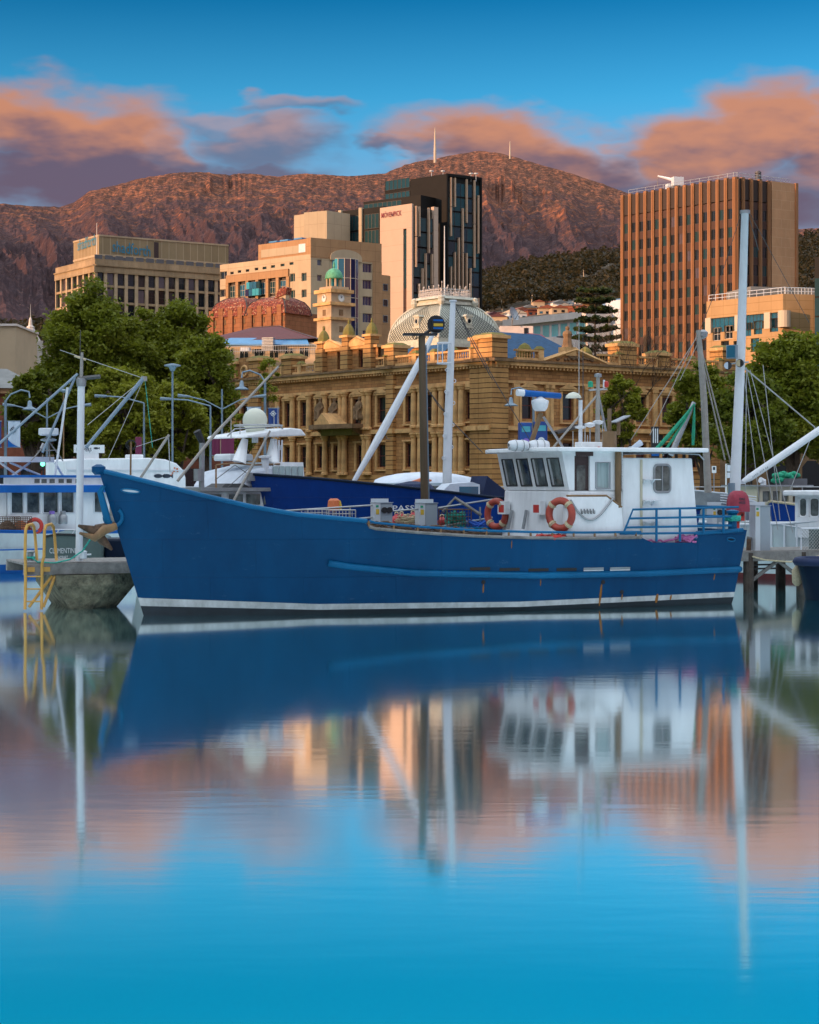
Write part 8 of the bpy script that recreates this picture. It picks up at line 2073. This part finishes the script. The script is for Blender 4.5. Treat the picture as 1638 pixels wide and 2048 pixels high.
for a, b, w in (((1388, 808), (1306, 905), .06), ((1388, 808), (1325, 908), .04), ((1389, 808), (1386, 890), .05)): 
    A, B_ = vp(*a, v + .1), vp(*b, v + .1); MB().tube([A, A.lerp(B_, .3) + Vector((0, 0, -.05)), A.lerp(B_, .7) + Vector((0, 0, -.05)), B_], [w * .4, w, w * 1.3, w], 7).build('net', 'net_green', nbm)

# ================================================================== STREET FURNITURE
def crook_lamp(label, px, ptop, Y, left=True, banner=None):
    p = at(px, HY, Y); zt = CZ + (HY - ptop) / F * Y; o = thing('street_lamp', label, 'street lamp', (p.x, p.y, GZ), 'street lamps'); sgn = -1 if left else 1
    MB().tube([(p.x, p.y, GZ), (p.x, p.y, zt - .6)], [.1, .075], 10).build('post', 'lamp_metal', o)
    MB().tube([(p.x, p.y, zt - .65), (p.x + sgn * .3, p.y, zt - .25), (p.x + sgn * .9, p.y, zt), (p.x + sgn * 1.35, p.y, zt - .1), (p.x + sgn * 1.4, p.y, zt - .45)], .05, 7).build('arm', 'lamp_metal', o, smooth=True)
    MB().lathe((p.x + sgn * 1.4, p.y, zt - 1.15), [(.46, 0), (.36, .08), (.14, .2), (.12, .45), (.05, .55)], 14).build('shade', 'lamp_metal', o, smooth=True)
    return o
def double_lamp(label, px, pytop, Y, w=1.9):
    p = at(px, HY, Y); zt = CZ + (HY - pytop) / F * Y; o = thing('street_lamp', label, 'street lamp', (p.x, p.y, GZ), 'street lamps'); MB().tube([(p.x, p.y, GZ), (p.x, p.y, zt)], [.085, .05], 8).build('post', 'lamp_metal', o)
    for s in (-1, 1): MB().tube([(p.x, p.y, zt - 1.2), (p.x + s * w * .55, p.y, zt - .65), (p.x + s * w, p.y, zt - .45)], .04, 6).build('arm', 'lamp_metal', o); MB().tube([(p.x + s * w, p.y, zt - .45), (p.x + s * (w + .7), p.y, zt - .38)], [.06, .1], 7).build('head', 'lamp_metal', o)
    return o
def single_lamp(label, px, pytop, Y, s=-1, w=2.2):
    p = at(px, HY, Y); zt = CZ + (HY - pytop) / F * Y; o = thing('street_lamp', label, 'street lamp', (p.x, p.y, GZ), 'street lamps'); MB().tube([(p.x, p.y, GZ), (p.x, p.y, zt)], [.085, .05], 8).build('post', 'lamp_metal', o); MB().tube([(p.x, p.y, zt), (p.x + s * w * .6, p.y, zt + .35), (p.x + s * w, p.y, zt + .4)], .045, 6).build('arm', 'lamp_metal', o); MB().tube([(p.x + s * w, p.y, zt + .4), (p.x + s * (w + .7), p.y, zt + .42)], [.07, .1], 7).build('head', 'lamp_metal', o)
crook_lamp('blue-grey crook street lamp at the left edge with pale banner', 11, 780, 104, False)
crook_lamp('blue-grey crook street lamp before the sandstone left end', 530, 741, 108)
crook_lamp('crook street lamp behind the blue radar scanner', 1067, 775, 112)
double_lamp('two-armed street lamp among the left trees', 94, 796, 106); double_lamp('two-armed street lamp before the right edge of the left trees', 444, 778, 106)
single_lamp('single-armed lamp right of the fish kiosk sign', 288, 806, 106); single_lamp('single-armed lamp beside the maroon flag', 421, 812, 104)
for i, (px, py, Y) in enumerate(((345, 728, 90),)):
    p = at(px, HY, Y); o = thing('disc_lamp', 'pale disc-topped light pole among the left trees', 'light pole', (p.x, p.y, GZ)); z = CZ + (HY - py) / F * Y; MB().lathe((p.x, p.y, z - .1), [(.1, -.25), (.2, -.05), (.42, 0), (.40, .06), (.1, .12)], 16).build('disc', 'lamp_metal', o); MB().tube([(p.x, p.y, GZ), (p.x, p.y, z - .2)], .05, 7).build('post', 'lamp_metal', o)
p = at(127, HY, 100); o = thing('disc_lamp', 'small disc-topped pole left of the white mooring post', 'light pole', (p.x, p.y, GZ)); z = CZ + (HY - 778) / F * 100; MB().lathe((p.x, p.y, z - .1), [(.05, -.1), (.22, 0), (.2, .05), (.05, .1)], 14).build('disc', 'lamp_metal', o); MB().tube([(p.x, p.y, GZ), (p.x, p.y, z - .1)], .04, 6).build('post', 'wood_brown', o)
def banner(label, px0, px1, py0, py1, Y, m, emblem=None, m2=None):
    f = Fr.span(px0, Y, px1, Y); z0, z1 = f.z(py1, 0), f.z(py0, 0); o = thing('banner', label, 'banner', f.p(f.S / 2, 0, z0), 'banners'); n_ = 6; mb = MB(); S = f.S
    for i in range(n_ + 1):
        d = .05 * math.sin(i * 1.7); mb.v += [f.p(S * i / n_, d, z0), f.p(S * i / n_, d, z1), f.p(S * i / n_, d - .02, z0), f.p(S * i / n_, d - .02, z1)]
    for i in range(n_): k = 4 * i; mb.f += [(k, k + 4, k + 5, k + 1), (k + 2, k + 3, k + 7, k + 6)]
    mb.build('cloth', m, o, smooth=True)
    if m2: mb = MB(); pts = [f.p(0, .07, z0 + (z1 - z0) * .3)] + [f.p(S * q, .07, z0 + (z1 - z0) * .28 * (1 - q) ** 1.8 + .02) for q in np.linspace(0, 1, 8)] + [f.p(0, .07, z0)]; mb.add(pts, [tuple(range(len(pts)))]).build('corner_print', m2, o)
    if emblem:
        c = f.p(S * .45, .075, z0 + (z1 - z0) * .66); r_ = S * .2; mb = MB().torus(c, f.ey, r_, r_ * .16, 16, 4).tube([c, c + f.ey * .01], r_ * .55, 12)
        for k in range(8): a = k * math.pi / 4; dvec = f.ex * math.cos(a) + Vector((0, 0, math.sin(a))); mb.tube([c + dvec * r_, c + dvec * r_ * (1.7 if k % 2 == 0 else 1.25)], [r_ * .16, .005], 4)
        mb.build('compass_mark', emblem, o)
    MB().tube([f.p(-.05, -.01, z1 + .02), f.p(S + .05, -.01, z1 + .02)], .025, 5).tube([f.p(-.05, -.01, z0 - .02), f.p(S + .05, -.01, z0 - .02)], .025, 5).build('rod', 'lamp_metal', o)
    return o
banner('pale banner with dark compass emblem and blue corner at the left', 16, 40, 843, 894, 103.5, 'flag_pale', 'ink', 'trim_blue')
banner('blue banner cut by the left edge', -14, 2, 843, 894, 103.5, 'flag_blue')
banner('navy banner with white compass emblem beside the crook lamp', 537, 558, 817, 848, 107.5, 'flag_blue', 'letter_white')
banner('pale violet banner left of the crook lamp behind the radar dome', 494, 521, 815, 850, 107.5, 'flag_pale')
banner('maroon flag right of the single-armed lamp', 424, 440, 875, 910, 103.5, 'flag_maroon'); banner('maroon flag further right behind the cruiser radar', 442, 468, 875, 908, 103, 'flag_maroon')
# vending/ticket kiosks behind the liferafts, street signs
f = Fr.span(1040, 98, 1095, 98.2); 
for i, (a, b, y0, lb) in enumerate(((1040, 1064, 845, 'blue ticket machine with violet print, left of two, behind the liferafts'), (1070, 1095, 843, 'navy ticket machine with white print, right of two, behind the liferafts'))):
    f = Fr.span(a, 104, b, 104.1); o = thing('ticket_machine', lb, 'machine', f.p(f.S / 2, 0, GZ), 'ticket machines'); zt = f.z(y0, 0); MB().box(f, 0, f.S, -.6, 0, GZ, zt).build('cabinet', 'bluebin' if i == 0 else 'flag_blue', o, bevel=.03); MB().box(f, .1, f.S - .1, .001, .02, zt - .55, zt - .22).build('screen', 'glass_cyan', o); c = f.p(f.S * .5, .0, zt - 1.1); MB().tube([c, c + f.ey * .02], .2, 12).build('print', 'purple' if i == 0 else 'letter_white', o)
f = Fr.span(1303, 104, 1318, 104); o = thing('information_board', 'tall black information board with white lettering before the sandstone arches', 'sign', f.p(.2, 0, GZ)); z1 = f.z(853, 0); MB().box(f, 0, f.S, -.15, 0, GZ, z1).build('panel', 'black', o); MB().box(f, 0, f.S, .001, .01, f.z(912, 0), f.z(902, 0)).build('blue_panel', 'trim_blue', o)
for j in range(3): text_part(o, f.turn(0, 0, 0), 'HOBART'[:6] if False else 'WATERFRONT' if False else 'IIIIIIII', .09 + j * .12, z1 - .9, .05, 'letter_white', d=.012, width=.08) if False else MB().box(f, .08 + j * .12, .14 + j * .12, .001, .008, z1 - .95, z1 - .12).build('print_line', 'letter_white', o)
for px, py0, py1, w, lb in ((1428, 932, 946, 9, 'small white parking sign on a thin post by the quay'),): 
    f = Fr.span(px - w / 2, 100, px + w / 2, 100); o = thing('parking_sign', lb, 'sign', f.p(.1, 0, GZ)); MB().box(f, 0, f.S, 0, .02, f.z(py1, 0), f.z(py0, 0)).build('plate', 'frame_white', o); MB().tube([f.p(f.S / 2, -.02, GZ), f.p(f.S / 2, -.02, f.z(py0, 0))], .03, 6).build('post', 'metal_grey', o); MB().box(f, .06, f.S - .06, .021, .025, f.z(py0 + 8, 0), f.z(py0 + 2, 0)).build('symbol', 'ink', o)
f = Fr.span(1452, 92, 1480, 92); o = thing('notice_frame', 'white framed notice board behind the white crane mast', 'sign', f.p(.2, 0, 1.5)); 
MB().tube([f.p(0, 0, .5), f.p(0, 0, f.z(928, 0)), f.p(f.S, 0, f.z(928, 0)), f.p(f.S, 0, .5)], .04, 6).build('frame', 'frame_white', o)
for y0, y1 in ((930, 943), (945, 956)): MB().box(f, .06, f.S - .06, -.02, .0, f.z(y1, 0), f.z(y0, 0)).build('plate', 'panel_white', o)
# traffic signal
p = at(86, 928, 101); o = thing('traffic_signal', 'small lit green traffic signal behind the left boat gantry', 'traffic signal', (p.x, p.y, GZ)); MB().tube([(p.x, p.y + .1, GZ), (p.x, p.y + .1, p.z + .3)], .05, 6).build('post', 'rubber', o); MB().box(Fr((p.x, p.y), 0), -.17, .17, -.1, .08, p.z - .25, p.z + .25).build('housing', 'rubber', o)
gmn = bpy.data.materials.new('signal_green'); gmn.use_nodes = True; bb = gmn.node_tree.nodes['Principled BSDF']; bb.inputs['Emission Color'].default_value = (.02, 1, .4, 1); bb.inputs['Emission Strength'].default_value = 1.5; M['signal_green'] = gmn
MB().tube([(p.x, p.y - .08, p.z), (p.x, p.y - .1, p.z)], .13, 12).build('lens', 'signal_green', o)
# quay railing pieces and a low brick wall under the trees
o = thing('quay_railing', 'thin white railing along the quay behind the boats', 'railing', (0, QY + 1.0, GZ))
for z in (GZ + .55, GZ + 1.05): MB().tube([(-26, QY + .8, z), (26, QY + .8, z)], .03, 5).build('rail', 'metal_grey', o)
for i in range(27): MB().tube([(-26 + 2 * i, QY + .8, GZ), (-26 + 2 * i, QY + .8, GZ + 1.05)], .035, 5).build('post', 'metal_grey', o)
f = Fr.span(-40, 150, 470, 155); o = thing('brick_wall', 'low red brick building front beneath the left trees', 'wall', f.p(f.S / 2, 0, GZ)); MB().box(f, 0, f.S, -4, 0, GZ, GZ + 3.4).build('wall', 'brick_red', o)
for i in range(9): window(o, f, 1 + i * 2.3, GZ + .3, 1.3, 2.2, .02, nv=2, fm='frame_dark')
f = Fr.span(1440, 130, 1700, 128); o = thing('dark_stone_arcade', 'dark stone arcade with black arches beneath the right trees', 'wall', f.p(f.S / 2, 0, GZ)); MB().box(f, 0, f.S, -4, 0, GZ, GZ + 4.2).build('wall', 'stone_dark', o)
for i in range(4): s = 1 + i * 2.4; MB().prism(f, [(s, GZ), (s + 1.3, GZ), (s + 1.3, GZ + 2.4), (s + .95, GZ + 2.85), (s + .35, GZ + 2.85), (s, GZ + 2.4)], -.1, .02).build('arch', 'black', o)
